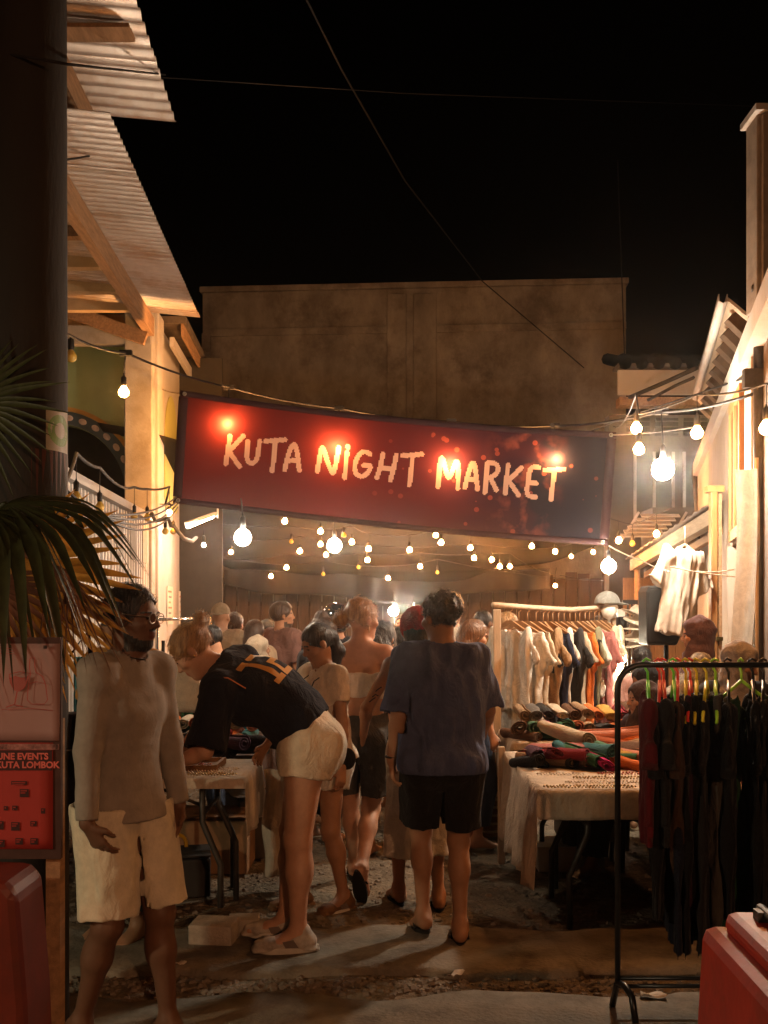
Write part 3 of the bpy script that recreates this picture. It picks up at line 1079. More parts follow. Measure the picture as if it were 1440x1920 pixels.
def person(label, px, D, yaw=0, H=1.72, sex='f', skin='tan', res=0.011, hair=('short', 'black', {}), top=None, bottom=None,
           shoe=None, beard=False, group=None, z0=0.0, topc=None, botc=None, shoec=None, cover=None, coverc=None, legs=1.0, slim=1.0, **sk):
    """yaw 0 looks away from the camera along the lane, 90 looks to the left"""
    J = skeleton(sex, **sk)
    J.legs, J.slim = legs, slim
    s = H / 1.75
    root = thing('person', label, 'person', (GX(px, D), D, z0), math.radians(yaw), group)
    root.scale = (s, s, s)
    me = body_mesh(J, res, skin, hair[1] if hair[1] in ('black', 'brown', 'blond', 'fair') else 'fair', beard)
    body = link('body', me, None, root)
    J.root, J.res, J.bodyme = root, res, me
    h2 = max(0.007, res * 0.9)
    if hair[0] not in ('hijab', 'none'):
        hme = hair_mesh(J, h2, hair[0], **hair[2])
        hob = link('hair', hme, hair_mat(hair[1]), root)
        strands(J, hme, hair[0], 900 if res < 0.009 else 350, int(abs(px) * 7) % 9999, hob, hair_mat(hair[1]))
    if cover == 'hijab':
        link('headscarf', hijab_mesh(J, h2), coverc, root)
    elif cover == 'cap':
        link('cap', cap_mesh(J, 0.007, False), coverc, root)
    elif cover == 'backcap':
        link('cap', cap_mesh(J, 0.007, True), coverc, root)
    if top:
        J.top = link('shirt', top_mesh(J, res, **top), topc, root)
    if bottom:
        J.bottom = link('skirt' if bottom.get('k') == 'skirt' else ('trousers' if bottom.get('ln', 0) > 1.4 else 'shorts'), bottom_mesh(J, res, **bottom), botc, root)
    for s_ in 'LR':
        if shoe == 'flip':
            flipflop(J, s_, root, shoec)
        elif shoe == 'sneaker':
            sh_ = link('shoe', shoe_mesh(J, s_, 0.007), shoec, root)
            td, fu, fr = J.foot[s_]
            a = J.an[s_] - fu * 0.086
            n, vs = 24, []
            for z in (-0.014, 0.014):
                for i in range(n):
                    t = 2 * PI * i / n
                    y = 0.048 + (0.142 + (0.006 if z < 0 else 0)) * math.cos(t)
                    x = math.sin(t) * (0.049 + 0.008 * math.cos(t)) * (1.05 if z < 0 else 1.0)
                    vs.append(tuple(a + fr * x + td * y + fu * (z + 0.012 * max(0, math.cos(t) - 0.6))))
            MB().add(vs, [tuple(range(n)), tuple(range(n, 2 * n))] + [(i, (i + 1) % n, n + (i + 1) % n, n + i) for i in range(n)]).build('sole', mat('shoe_sole', (0.50, 0.45, 0.38), rough=0.6), sh_, bevel=0.004)
            lm = MB()
            for k in range(4):
                c = J.an[s_] + td * (0.045 + 0.022 * k) - fu * (0.022 + 0.0085 * k)
                lm.tube([tuple(c - fr * 0.026), tuple(c + fu * 0.007), tuple(c + fr * 0.026)], 0.004, 5)
            lm.build('laces', MATS['shoe_sole'], sh_)
            for q in (-1, 1):
                c = J.an[s_] + td * 0.03 - fu * 0.055 + fr * 0.047 * q
                MB().add([tuple(c + td * u + fu * v + fr * 0.004 * q) for u, v in ((-0.03, -0.018), (0.03, -0.016), (0.045, 0.012), (-0.005, 0.02))], [(0, 1, 2, 3)]).build('side_panel', mat('shoe_panel', (0.16, 0.12, 0.10), rough=0.7), sh_)
    return J
# ================================================================== THE SETTING
XL = lambda y: -2.0 - 0.0505 * y           # wall line of the building on the left
XR = lambda y: 0.766 + 0.25 * y            # wall line of the building on the right

# ---- ground
def hnoise(x, y, sc, seed):
    return vnoise([np.asarray(x, float) / sc + 100, np.asarray(y, float) / sc + 100, np.zeros_like(np.asarray(x, float)) + 0.37], seed)

def sheet(name, xs, ys, zf, m, k='structure'):
    X, Y = np.meshgrid(xs, ys)
    Z = zf(X, Y)
    n, q = len(xs), len(ys)
    v = np.stack([X.ravel(), Y.ravel(), Z.ravel()], 1)
    i = (np.arange(q - 1)[:, None] * n + np.arange(n - 1)[None, :]).ravel()
    f = np.stack([i, i + 1, i + n + 1, i + n], 1)
    me = bpy.data.meshes.new(name)
    me.from_pydata(v.tolist(), [], f.tolist())
    me.polygons.foreach_set('use_smooth', np.ones(len(f), bool))
    o = link(name, me, m)
    return kind(o, k)

def dirt_z(X, Y):
    z = 0.018 * hnoise(X, Y, 0.9, 11) + 0.011 * hnoise(X, Y, 0.28, 12) + 0.006 * hnoise(X, Y, 0.11, 13)
    return z - 0.012
DIRT = mat('packed_dirt', (0.17, 0.135, 0.095), rough=0.95, var=0.35, scale=9, bump=1.0, bscale=30, bdist=0.035, dirt=(0.085, 0.066, 0.048), dscale=1.9, spec=0.15)
xs = np.concatenate([np.linspace(-60, -7, 10), np.arange(-6.5, 7.51, 0.07), np.linspace(8, 60, 10)])
ys = np.concatenate([np.linspace(-40, 1, 8), np.arange(1.5, 13, 0.07), np.arange(13, 24, 0.4), np.linspace(25, 200, 10)])
sheet('ground', xs, ys, dirt_z, DIRT)

CONC = mat('worn_concrete', (0.19, 0.163, 0.125), rough=0.85, var=0.22, scale=6, bump=0.6, bscale=45, bdist=0.015, dirt=(0.085, 0.068, 0.05), dscale=2.6, spec=0.2)
def slab(y0, y1, seed, x0=-5.0, x1=5.0):
    n = 90
    xsn = np.linspace(x0, x1, n)
    e0 = y0 + 0.06 * hnoise(xsn, xsn * 0, 0.35, seed) + 0.03 * hnoise(xsn, xsn * 0, 0.1, seed + 1)
    e1 = y1 + 0.10 * hnoise(xsn, xsn * 0, 0.5, seed + 2) + 0.04 * hnoise(xsn, xsn * 0, 0.12, seed + 3)
    mb = MB()
    vs = []
    rows = 14
    for j in range(rows + 1):
        t = j / rows
        for i in range(n):
            zz = 0.022 + 0.004 * float(hnoise(np.array([xsn[i]]), np.array([t * 3.0]), 0.8, seed + 5)[0])
            if j in (0, rows):
                zz -= 0.012
            vs.append((xsn[i], e0[i] + (e1[i] - e0[i]) * t, zz))
    fs = [(j * n + i, j * n + i + 1, (j + 1) * n + i + 1, (j + 1) * n + i) for j in range(rows) for i in range(n - 1)]
    for j in (0, rows):
        o = len(vs)
        for i in range(n):
            p = vs[j * n + i]
            vs.append((p[0], p[1], -0.06))
        fs += [(j * n + i, j * n + i + 1, o + i + 1, o + i) for i in range(n - 1)]
    mb.add(vs, fs, True)
    o = mb.build('concrete_pavement', CONC)
    return kind(o, 'structure')
slab(4.62, 5.30, 31)
slab(1.2, 4.36, 41)

# loose stones and scraps in the gap between the slabs and on the dirt: nobody could count them
def pebbles(name, n, region, rr, m, seed):
    r = random.Random(seed)
    mb = MB()
    for _ in range(n):
        x, y = region(r)
        s = r.uniform(*rr)
        R = RZ(r.uniform(0, 6.28)) @ Matrix.Rotation(r.uniform(-0.5, 0.5), 3, 'X')
        pts = [(-1, -0.7, -0.4), (0.9, -0.8, -0.4), (1, 0.8, -0.4), (-0.8, 0.9, -0.4), (-0.6, -0.4, 0.5), (0.5, -0.5, 0.6), (0.6, 0.5, 0.45), (-0.5, 0.6, 0.55)]
        z = float(dirt_z(np.array([x]), np.array([y]))[0])
        vs = [R @ Vector((p[0] * s * r.uniform(0.7, 1.3), p[1] * s, p[2] * s * 0.7)) + Vector((x, y, z + s * 0.25)) for p in pts]
        mb.add(vs, [(3, 2, 1, 0), (4, 5, 6, 7), (0, 1, 5, 4), (1, 2, 6, 5), (2, 3, 7, 6), (3, 0, 4, 7)])
    return kind(mb.build(name, m), 'stuff')
STONE = mat('rubble_stone', (0.16, 0.13, 0.10), rough=0.95, var=0.4, scale=30)
pebbles('gravel', 1100, lambda r: (r.uniform(-2.6, 2.6), r.gauss(4.49, 0.06)), (0.006, 0.022), STONE, 5)
def _reg(r):
    return r.uniform(-2.8, 3.2), 5.3 + 6.0 * r.random() ** 1.4
pebbles('rubble', 2400, _reg, (0.005, 0.024), STONE, 6)
PAPER = mat('litter_paper', (0.5, 0.45, 0.38), rough=0.9, var=0.2)
for _px, _D, _s, _a, _l in ((337, 4.69, 0.035, 0.2, 'small torn white paper scrap on the concrete near the grey block'),
                            (855, 4.55, 0.05, 0.9, 'crumpled scrap of paper in the gravel gap below the navy shirt man'),
                            (1225, 4.30, 0.06, -0.2, 'flattened pale scrap on the pavement under the black garment rail')):
    _mb = MB().grid(lambda u, v: ((u - .5) * _s * 1.8, (v - .5) * _s * .7, 0.004 + 0.008 * math.sin(u * 7 + v * 3)), 6, 3)
    _o = solidify(_mb.build('paper_scrap', PAPER, None, (GX(_px, _D), _D, 0.024), (0, 0, _a)), 0.002)
    tag(_o, _l, 'litter')

# ---- old warehouse wall closing the lane
WALLM = mat('stained_render', (0.34, 0.29, 0.235), rough=0.92, var=0.38, scale=1.1, bump=0.5, bscale=14, bdist=0.03, dirt=(0.13, 0.098, 0.07), dscale=0.8, stretch=(1.3, 1.3, 0.7), spec=0.15)
wh = thing('warehouse', 'tall stained concrete warehouse wall with pilasters closing the end of the lane', 'building', (0.6, 22, 0))
_a = math.atan2(-0.6, 9.25)
wh.rotation_euler = (0, 0, _a)
MB().box((0, 0.3, 4.42), (9.3, 0.6, 8.84)).build('wall', WALLM, wh, bevel=0.02)
for _x, _w in ((-0.32, 0.42), (0.30, 0.50)):
    MB().box((_x, -0.05, 4.35), (_w, 0.10, 8.7)).build('pilaster', WALLM, wh, bevel=0.015)
MB().box((-2.58, -0.035, 7.93), (4.1, 0.07, 0.16)).build('ledge', WALLM, wh, bevel=0.012)
MB().box((2.60, -0.035, 7.93), (4.09, 0.07, 0.16)).build('ledge', WALLM, wh, bevel=0.012)
MB().box((0, 0.28, 8.90), (9.4, 0.7, 0.12)).build('coping', WALLM, wh, bevel=0.015)
MB().box((-4.55, -0.04, 4.0), (0.2, 0.08, 7.84)).build('pilaster', WALLM, wh, bevel=0.012)

# timber and sheet fence under the net, in front of the warehouse
FENCEM = mat('brown_boards', (0.075, 0.045, 0.026), rough=0.85, var=0.35, scale=7, stretch=(3, 3, 0.4), bump=0.3, bscale=40)
fn = thing('board_fence', 'brown upright board fence behind the crowd at the far end', 'fence', (0, 20.6, 0))
_me = MB().box((0, 0, 1.25), (0.235, 0.03, 2.5)).mesh('board')
_x = -4.4
_r = random.Random(3)
while _x < 5.6:
    link('board', _me, FENCEM, fn, (_x, _r.uniform(-0.015, 0.015), _r.uniform(-0.10, 0.05)))
    _x += 0.25
MB().box((0.6, 0.05, 1.9), (10.2, 0.05, 0.09)).build('rail', FENCEM, fn)
MB().box((0.6, 0.05, 0.6), (10.2, 0.05, 0.09)).build('rail', FENCEM, fn)

# ---- shade net over the far half of the lane
NET = mat('shade_net', (0.034, 0.028, 0.022), rough=0.95, var=0.25, scale=3, bump=0.5, bscale=200, trans=0.25, spec=0.05)
def holes(m, k):
    nt = m.node_tree
    o = next(n for n in nt.nodes if n.type == 'OUTPUT_MATERIAL')
    src = o.inputs['Surface'].links[0].from_socket
    t = nt.nodes.new('ShaderNodeBsdfTransparent')
    mx = nt.nodes.new('ShaderNodeMixShader')
    mx.inputs[0].default_value = k
    nt.links.new(src, mx.inputs[1])
    nt.links.new(t.outputs[0], mx.inputs[2])
    nt.links.new(mx.outputs[0], o.inputs['Surface'])
holes(NET, 0.25)
def net_z(x, y):
    t = (y - 11.2) / 8.8
    z = 3.55 - 1.15 * t ** 0.9
    z += 0.35 * ((x - 0.6) / 3.6) ** 2 - 0.12
    z += 0.05 * math.sin(x * 1.9 + y * 0.8) + 0.03 * math.sin(x * 4.1 - y * 1.7)
    z += 0.16 * max(0, x - 1.5) * t
    return z
NX = lambda u, v: -3.2 + (5.6 + 2.2 * v) * u
_o = MB().grid(lambda u, v: (NX(u, v), 11.2 + 8.8 * v, net_z(NX(u, v), 11.2 + 8.8 * v)), 50, 44).build('shade_net', NET)
tag(solidify(_o, 0.006), 'sagging dark shade net stretched over the far half of the lane', 'shade net')
# hanging front flap of the same kind of net in the back
_o = MB().grid(lambda u, v: (-3.1 + 6.3 * u, 19.4 + 0.12 * math.sin(u * 23) + 0.05 * math.sin(u * 51), 2.56 - 0.05 - (0.30 + 0.28 * math.sin(u * 3.0) + 0.06 * math.sin(u * 14)) * v + 0.25 * (u - .5) ** 2), 60, 10).build('net_curtain', mat('dark_net', (0.018, 0.015, 0.013), rough=0.95, var=0.3, scale=4, bump=0.4, bscale=150))
tag(solidify(_o, 0.006), 'dark net valance drooping across the far end above the crowd', 'net')

# ---- building on the left
WHITE = mat('white_paint_worn', (0.40, 0.365, 0.34), rough=0.7, var=0.06, scale=2.5, bump=0.12, bscale=40, dirt=(0.36, 0.30, 0.23), dscale=1.3, spec=0.25)
GREYP = mat('grey_render_post', (0.30, 0.275, 0.25), rough=0.85, var=0.15, scale=4, bump=0.2, bscale=50, dirt=(0.22, 0.19, 0.15), dscale=3)
GREEN = mat('olive_green_paint', (0.30, 0.36, 0.16), rough=0.8, var=0.08, scale=3, bump=0.1, bscale=40)
TIN = mat('galvanised_sheet', (0.34, 0.285, 0.24), rough=0.42, metal=0.55, var=0.15, scale=5, bump=0.05, bscale=60, spec=0.5, dirt=(0.24, 0.15, 0.09), dscale=2.0)
WOOD = mat('weathered_timber', (0.27, 0.155, 0.08), rough=0.85, var=0.3, scale=9, stretch=(4, 0.5, 4), bump=0.3, bscale=60)
CEIL = mat('ceiling_boards', (0.45, 0.31, 0.17), rough=0.8, var=0.15, scale=6, bump=0.1)
aL = math.atan(0.0505)
lb = thing('arcade_building', 'pale two storey building on the left with tin roof and green arched wall', 'building', (0, 0, 0))
def along(y0, y1, z0, z1, off, t, name, m, parent=lb, bev=0.0):
    """a slab that follows the left wall line; off = outward distance of its outer face from that line"""
    def P(y, d):
        return (XL(y) + d * math.cos(aL), y + d * math.sin(aL))
    poly = [P(y0, off - t), P(y0, off), P(y1, off), P(y1, off - t)]
    return MB().prism(poly, z0, z1, 'xy').build(name, m, parent, bevel=bev)
# the two pillars and the wall after them
along(10.95, 11.17, 0, 5.12, 0.02, 0.30, 'pillar', GREYP, bev=0.012)
along(11.175, 11.55, 0, 5.05, 0.05, 0.32, 'pillar', WHITE, bev=0.012)
along(11.555, 14.7, 0, 5.0, 0.0, 0.18, 'wall', WHITE)
along(14.703, 14.78, 0, 3.3, 0.03, 0.24, 'corner_post', GREYP)
along(11.56, 15.6, 5.03, 5.11, 0.30, 0.9, 'roof_verge', mat('dark_verge', (0.10, 0.075, 0.055), rough=0.9, var=0.3))
along(11.56, 15.6, 4.88, 5.025, 0.27, 0.03, 'fascia', WOOD)
along(11.57, 15.0, 4.76, 4.87, 0.16, 0.05, 'batten', WHITE)
# arched yellow niche on the street side of that wall
def niche(y0, y1, z0, z1, d, name, m, t):
    r = (y1 - y0) / 2
    cy = (y0 + y1) / 2
    pts = [(y0, z0 + 0.12), (y0 + 0.1, z0), (y1 - 0.1, z0), (y1, z0 + 0.12)] + [(cy + r * math.cos(a), z1 - r * 1.4 + r * 1.4 * math.sin(a)) for a in [PI * i / 14 for i in range(15)]]
    n = len(pts)
    vs = [(XL(y) + d, y, z) for y, z in pts] + [(XL(y) + d - t, y, z) for y, z in pts]
    MB().add(vs, [tuple(range(n)), tuple(range(2 * n - 1, n - 1, -1))] + [(i, (i + 1) % n, n + (i + 1) % n, n + i) for i in range(n)]).build(name, m, lb)
niche(11.85, 12.85, 2.95, 4.35, 0.012, 'arched_niche', mat('lime_yellow_paint', (0.42, 0.40, 0.13), rough=0.8, var=0.06), 0.02)
# green cross wall with the arched opening and its dotted ring
GY = 11.45
def arch_wall():
    cx, cz, r = GX(104, GY), 1.65 + (1155 - 926) * GY / FPX, 0.80
    n = 28
    x0, x1, z1 = -7.0, XL(GY) - 0.16, 5.0
    # outline with the opening cut out: strip between the arch and the outer rectangle
    inner = [(cx + r * math.cos(PI * i / n), cz + r * math.sin(PI * i / n)) for i in range(n + 1)]
    inner = [(cx + r, 0.0)] + inner + [(cx - r, 0.0)]
    outer = [(x1, 0.0)]
    for (px_, pz_) in inner[1:-1]:
        dx, dz = px_ - cx, pz_ - cz
        k = min(((x1 - cx) / dx) if dx > 1e-6 else 1e9, ((x0 - cx) / dx) if dx < -1e-6 else 1e9, ((z1 - cz) / dz) if dz > 1e-6 else 1e9)
        outer.append((cx + dx * k, cz + dz * k))
    outer.append((x0, 0.0))
    m = len(inner)
    mb = MB()
    vs = [(p[0], GY, p[1]) for p in inner + outer] + [(p[0], GY + 0.15, p[1]) for p in inner + outer]
    fs = []
    for i in range(m - 1):
        fs += [(i, i + 1, m + i + 1, m + i), (2 * m + i, 2 * m + i + 1, i + 1, i)]
    mb.add(vs, fs)
    mb.build('arched_wall', GREEN, lb)
    for (ra, rb, y, mm, nm) in ((r + 0.004, r + 0.150, GY - 0.02, mat('slate_blue_paint', (0.055, 0.075, 0.085), rough=0.7), 'arch_ring'),
                                (r + 0.154, r + 0.20, GY - 0.025, mat('ochre_paint', (0.45, 0.23, 0.05), rough=0.7), 'arch_trim')):
        g = MB()
        vs, fs = [], []
        for i in range(n + 1):
            a = PI * i / n
            for q in (ra, rb):
                vs += [(cx + q * math.cos(a), y, cz + q * math.sin(a)), (cx + q * math.cos(a), y + 0.03, cz + q * math.sin(a))]
        for i in range(n):
            b, c = i * 4, i * 4 + 4
            fs += [(b, b + 2, c + 2, c), (b + 2, b + 3, c + 3, c + 2), (b, c, c + 1, b + 1)]
        ring = g.add(vs, fs).build(nm, mm, lb)
        if nm == 'arch_ring':
            dot = MB().lathe([(0, 0.008), (0.030, 0.007), (0.036, 0)], 12).mesh('dot')
            dm = mat('pale_pink_dots', (0.55, 0.42, 0.36), rough=0.7)
            for i in range(17):
                a = PI * (i + 0.5) / 17
                o = link('dot', dot, dm, ring, (cx + (r + 0.077) * math.cos(a), y - 0.001, cz + (r + 0.077) * math.sin(a)), (PI / 2, 0, 0))
                o.scale = (1.35, 0.95, 1)
                o.rotation_euler = (PI / 2, -(a - PI / 2), 0)
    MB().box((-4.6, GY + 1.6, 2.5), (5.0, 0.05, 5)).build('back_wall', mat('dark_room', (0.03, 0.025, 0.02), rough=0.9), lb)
arch_wall()
# purlins and ceiling boards
for _i, _y in enumerate((5.2, 6.1, 7.0, 7.8, 8.55, 9.3, 10.0, 10.6, 11.15)):
    MB().box(((-7.5 + XL(_y) + 0.0) / 2, _y, 4.93 - 0.0), (XL(_y) + 7.5, 0.10, 0.12)).build('purlin', CEIL if _i > 4 else WOOD, lb)
for _y0, _y1, _z in ((7.6, 9.2, 5.06), (9.25, 11.1, 5.04)):
    MB().box((-4.9, (_y0 + _y1) / 2, _z), (4.6, _y1 - _y0, 0.03)).build('ceiling_board', CEIL, lb)
for _y0, _y1, _x, _z in ((4.0, 7.7, 0.24, 5.16), (5.5, 10.93, 0.0, 4.80)):
    MB().bar((XL(_y0) + _x, _y0, _z), (XL(_y1) + _x, _y1, _z), 0.09, 0.20).build('eaves_beam', WOOD, lb)
MB().bar((XL(10.75) - 0.01, 10.75, 4.62), (XL(10.75) - 1.0, 10.75, 4.98), 0.06, 0.14).build('brace', WOOD, lb)
MB().box((-4.6, 11.0, 4.72), (4.1, 0.12, 0.2)).build('cross_beam', GREYP, lb)
# corrugated roof sheets: every sheet its own part
def tin_sheet(y0, y1, xa, xb, za, zb, name='roof_sheet', parent=lb, m=TIN, pitch=0.09, amp=0.013, xa1=None, xb1=None):
    n = int((y1 - y0) / pitch * 6)
    mb = MB()
    vs = []
    for i in range(n + 1):
        y = y0 + (y1 - y0) * i / n
        w = math.sin(2 * PI * (y - y0) / pitch) * amp
        sh = -0.0505 * (y - y0)
        vs += [(xa + sh, y, za + w), (xb + sh, y, zb + w)]
    mb.add(vs, [(2 * i, 2 * i + 1, 2 * i + 3, 2 * i + 2) for i in range(n)], True)
    return solidify(mb.build(name, m, parent), 0.004)
def XE(y, o):
    return o - 0.0505 * y
for _k in range(5):                                       # lower, farther row of sheets
    _y0 = 6.45 + 0.83 * _k
    tin_sheet(_y0, _y0 + 0.87, -7.2, XE(_y0, -1.44), 5.42, 4.885 - 0.004 * _k)
tin_sheet(10.60, 10.78, -7.2, XE(10.6, -1.43), 5.40, 4.86, amp=0.004)
for _k in range(4):                                       # upper, nearer row
    _y0 = 4.0 + 0.80 * _k
    tin_sheet(_y0, _y0 + 0.85 + 0.03 * (_k == 3), -7.2, XE(_y0, -1.14 - (0.03 if _k == 1 else 0)), 5.75, 5.215 + 0.006 * (_k % 2), amp=0.018, pitch=0.14)
# loose soffit boards nailed under the nearer sheets
for _y, _x1 in ((5.35, -1.62), (5.62, -1.60), (6.05, -1.52)):
    MB().box((( -4.5 + _x1) / 2, _y, 5.17), (_x1 + 4.5, 0.16, 0.025)).build('soffit_board', WOOD, lb)

# white corrugated street fence in front of the arcade
FEN = mat('white_tin_fence', (0.41, 0.385, 0.365), rough=0.55, var=0.05, scale=3, spec=0.35, dirt=(0.42, 0.36, 0.28), dscale=1.5)
wf = thing('tin_fence', 'white ribbed sheet metal fence along the left side below the green arch', 'fence', (0, 0, 0))
_y = 5.6
while _y < 10.85:
    mb = MB()
    vs = []
    prof = [(0.0, 0), (0.05, 0), (0.065, 0.028), (0.105, 0.028), (0.12, 0), (0.17, 0), (0.185, 0.028), (0.225, 0.028), (0.24, 0), (0.29, 0), (0.305, 0.028), (0.345, 0.028), (0.36, 0), (0.40, 0)]
    for dy, d in prof:
        y = _y + dy * 0.93
        vs += [(XL(y) + d - 0.02, y, 0.02), (XL(y) + d - 0.02, y, 2.66)]
    mb.add(vs, [(2 * i, 2 * i + 2, 2 * i + 3, 2 * i + 1) for i in range(len(prof) - 1)])
    solidify(mb.build('fence_sheet', FEN, wf), 0.003)
    _y += 0.375
MB().bar((XL(5.5) + 0.02, 5.5, 2.70), (XL(10.9) + 0.02, 10.9, 2.70), 0.09, 0.07).build('top_rail', WHITE, wf)
for _k in range(8):
    _y = 6.2 + 0.62 * _k
    MB().box((XL(_y) + 0.012, _y, 2.38), (0.02, 0.20, 0.34)).build('panel', GREYP, wf)

# ---- building on the right
RW = mat('cream_wall_worn', (0.37, 0.30, 0.245), rough=0.75, var=0.10, scale=2, bump=0.15, bscale=30, dirt=(0.33, 0.25, 0.17), dscale=1.4)
aR = math.atan(0.25)
rb = thing('shophouse', 'cream lean-to shophouse along the right side with timber rafters and gutter', 'building', (0, 0, 0))
def alongR(y0, y1, z0, z1, off, t, name, m, parent=rb, bev=0.0):
    def P(y, d):
        return (XR(y) - d * math.cos(aR), y + d * math.sin(aR))
    poly = [P(y0, off), P(y0, off - t), P(y1, off - t), P(y1, off)]
    return MB().prism(poly, z0, z1, 'xy').build(name, m, parent, bevel=bev)
alongR(8.4, 12.2, 0, 3.36, 0.0, 0.16, 'wall', RW)
alongR(6.6, 8.395, 2.2, 3.36, 0.0, 0.16, 'wall', RW)
alongR(4.6, 6.595, 0.0, 3.36, -0.05, 0.16, 'wall', mat('dark_panel', (0.12, 0.09, 0.065), rough=0.8, var=0.3))
alongR(6.6, 6.85, 0, 2.197, 0.03, 0.22, 'pillar', RW)
alongR(7.9, 8.39, 0, 2.197, 0.03, 0.22, 'pillar', RW)
alongR(4.6, 12.3, 3.365, 3.52, 0.05, 0.14, 'wall_plate', WHITE)
BROWNM = mat('varnished_frame', (0.30, 0.14, 0.05), rough=0.5, var=0.2, scale=12, stretch=(3, 3, 0.5))
# tall window with brown frame
_f = alongR(7.05, 7.75, 2.3, 3.2, 0.02, 0.03, 'window', mat('window_glass_dark', (0.05, 0.04, 0.03), rough=0.12, spec=0.6))
for _y0, _y1, _z0, _z1 in ((7.0, 7.06, 2.22, 3.28), (7.74, 7.80, 2.22, 3.28), (7.06, 7.74, 3.2, 3.28), (7.06, 7.74, 2.22, 2.30), (7.38, 7.42, 2.3, 3.2)):
    alongR(_y0, _y1, _z0, _z1, 0.035, 0.045, 'window_frame', BROWNM, _f)
# open rafters and the gutter
for _i in range(9):
    _y = 7.35 + 0.38 * _i
    MB().bar((XR(_y) + 0.35, _y, 3.44), (XR(_y) - 0.07, _y - 0.02, 3.84), 0.085, 0.10).build('rafter', mat('dark_rafter', (0.06, 0.035, 0.02), rough=0.9, var=0.3), rb)
_mb = MB()
for _y0, _y1 in ((7.2, 10.6),):
    vs = [(XR(_y0) + 0.35, _y0, 3.56), (XR(_y0) - 0.10, _y0, 3.93), (XR(_y1) - 0.10, _y1, 3.93), (XR(_y1) + 0.35, _y1, 3.56)]
    _mb.add(vs, [(0, 1, 2, 3)])
solidify(_mb.build('roof_deck', mat('pale_soffit', (0.26, 0.19, 0.13), rough=0.8, var=0.2, scale=5), rb), 0.02)
_mb = MB()
_prof = [(-0.03, 0.03), (-0.028, -0.02), (0, -0.036), (0.028, -0.02), (0.03, 0.03)]
for _y in (7.1, 10.3):
    _mb.v += [(XR(_y) - 0.14 + a, _y, 3.90 + b) for a, b in _prof]
_mb.f += [(i, i + 1, i + 6, i + 5) for i in range(4)]
_mb.s += [True] * 4
solidify(_mb.build('gutter', WHITE, rb), 0.008)
MB().box((GX(1422, 6.3) + 0.6, 6.42, (W(0, 575, 6.3).z + W(0, 210, 6.3).z) / 2), (1.2, 0.2, W(0, 210, 6.3).z - W(0, 575, 6.3).z)).build('upper_wall', mat('upper_cladding', (0.24, 0.19, 0.145), rough=0.8, var=0.2, dirt=(0.14, 0.10, 0.07)), rb, bevel=0.01)
for _k in range(7):
    MB().box((GX(1422, 6.3) + 0.05 + 0.16 * _k, 6.30, (W(0, 575, 6.3).z + W(0, 210, 6.3).z) / 2), (0.05, 0.035, W(0, 215, 6.3).z - W(0, 570, 6.3).z)).build('cladding_rib', MATS['upper_cladding'], rb)
MB().box((GX(1422, 6.3) + 0.6, 6.40, W(0, 205, 6.3).z), (1.26, 0.28, 0.04)).build('coping', WHITE, rb)
# hanging conduit down the wall corner
MB().tube([(XR(11.9) - 0.06, 11.9, 3.3), (XR(11.5) - 0.07, 11.5, 3.0), (XR(11.1) - 0.06, 11.1, 2.5), (XR(11.0) - 0.06, 11.0, 2.1)], 0.02, 6).build('conduit', mat('grey_cable', (0.10, 0.085, 0.07), rough=0.7), rb)

# far right house with the white fascia board
fr = thing('fascia_house', 'dark house behind the right gutter with one broad white fascia board', 'building', (0, 14.6, 0))
DARKW = mat('smoky_grey_wall', (0.065, 0.055, 0.046), rough=0.9, var=0.3, scale=1.6, bump=0.2, bscale=20)
MB().box((4.55, 0.25, 2.3), (2.5, 0.3, 4.6)).build('wall', DARKW, fr)
MB().box((4.25, -0.12, 5.02), (1.75, 0.05, 0.36)).build('fascia', WHITE, fr, bevel=0.008)
MB().box((4.4, -0.02, 4.75), (2.0, 0.24, 0.12)).build('soffit', WOOD, fr)
_mb = MB()
for _i in range(9):
    _mb.tube([(3.45 + 0.24 * _i, -0.28, 5.26), (3.45 + 0.24 * _i, 0.9, 5.62)], 0.09, 8)
_o = _mb.build('roof_tiles', mat('dark_roof_tile', (0.003, 0.0025, 0.002), rough=1.0, var=0.3, spec=0.0), fr)
_o['kind'] = 'stuff'
MB().prism([(3.35, 5.22), (5.6, 5.22), (5.6, 5.27), (3.35, 5.27)], -0.25, 0.1, 'xz').build('roof_edge', DARKW, fr)
for _i in range(4):
    _w = MB().box((3.72 + 0.42 * _i, 0.09, 4.42), (0.34, 0.02, 0.26)).build('vent', mat('vent_dark', (0.02, 0.017, 0.014), rough=0.9), fr)
    for _k in range(3):
        MB().box((3.72 + 0.42 * _i, 0.075, 4.34 + 0.08 * _k), (0.34, 0.012, 0.014)).build('slat', DARKW, _w)
for _i in range(2):
    _w = MB().box((3.95 + 0.72 * _i, 0.085, 3.45), (0.52, 0.03, 1.1)).build('window', mat('dusty_pane', (0.05, 0.045, 0.04), rough=0.25), fr)
    for _x in (-0.28, 0.0, 0.28):
        MB().box((3.95 + 0.72 * _i + _x, 0.062, 3.45), (0.04, 0.03, 1.2)).build('frame', GREYP, _w)
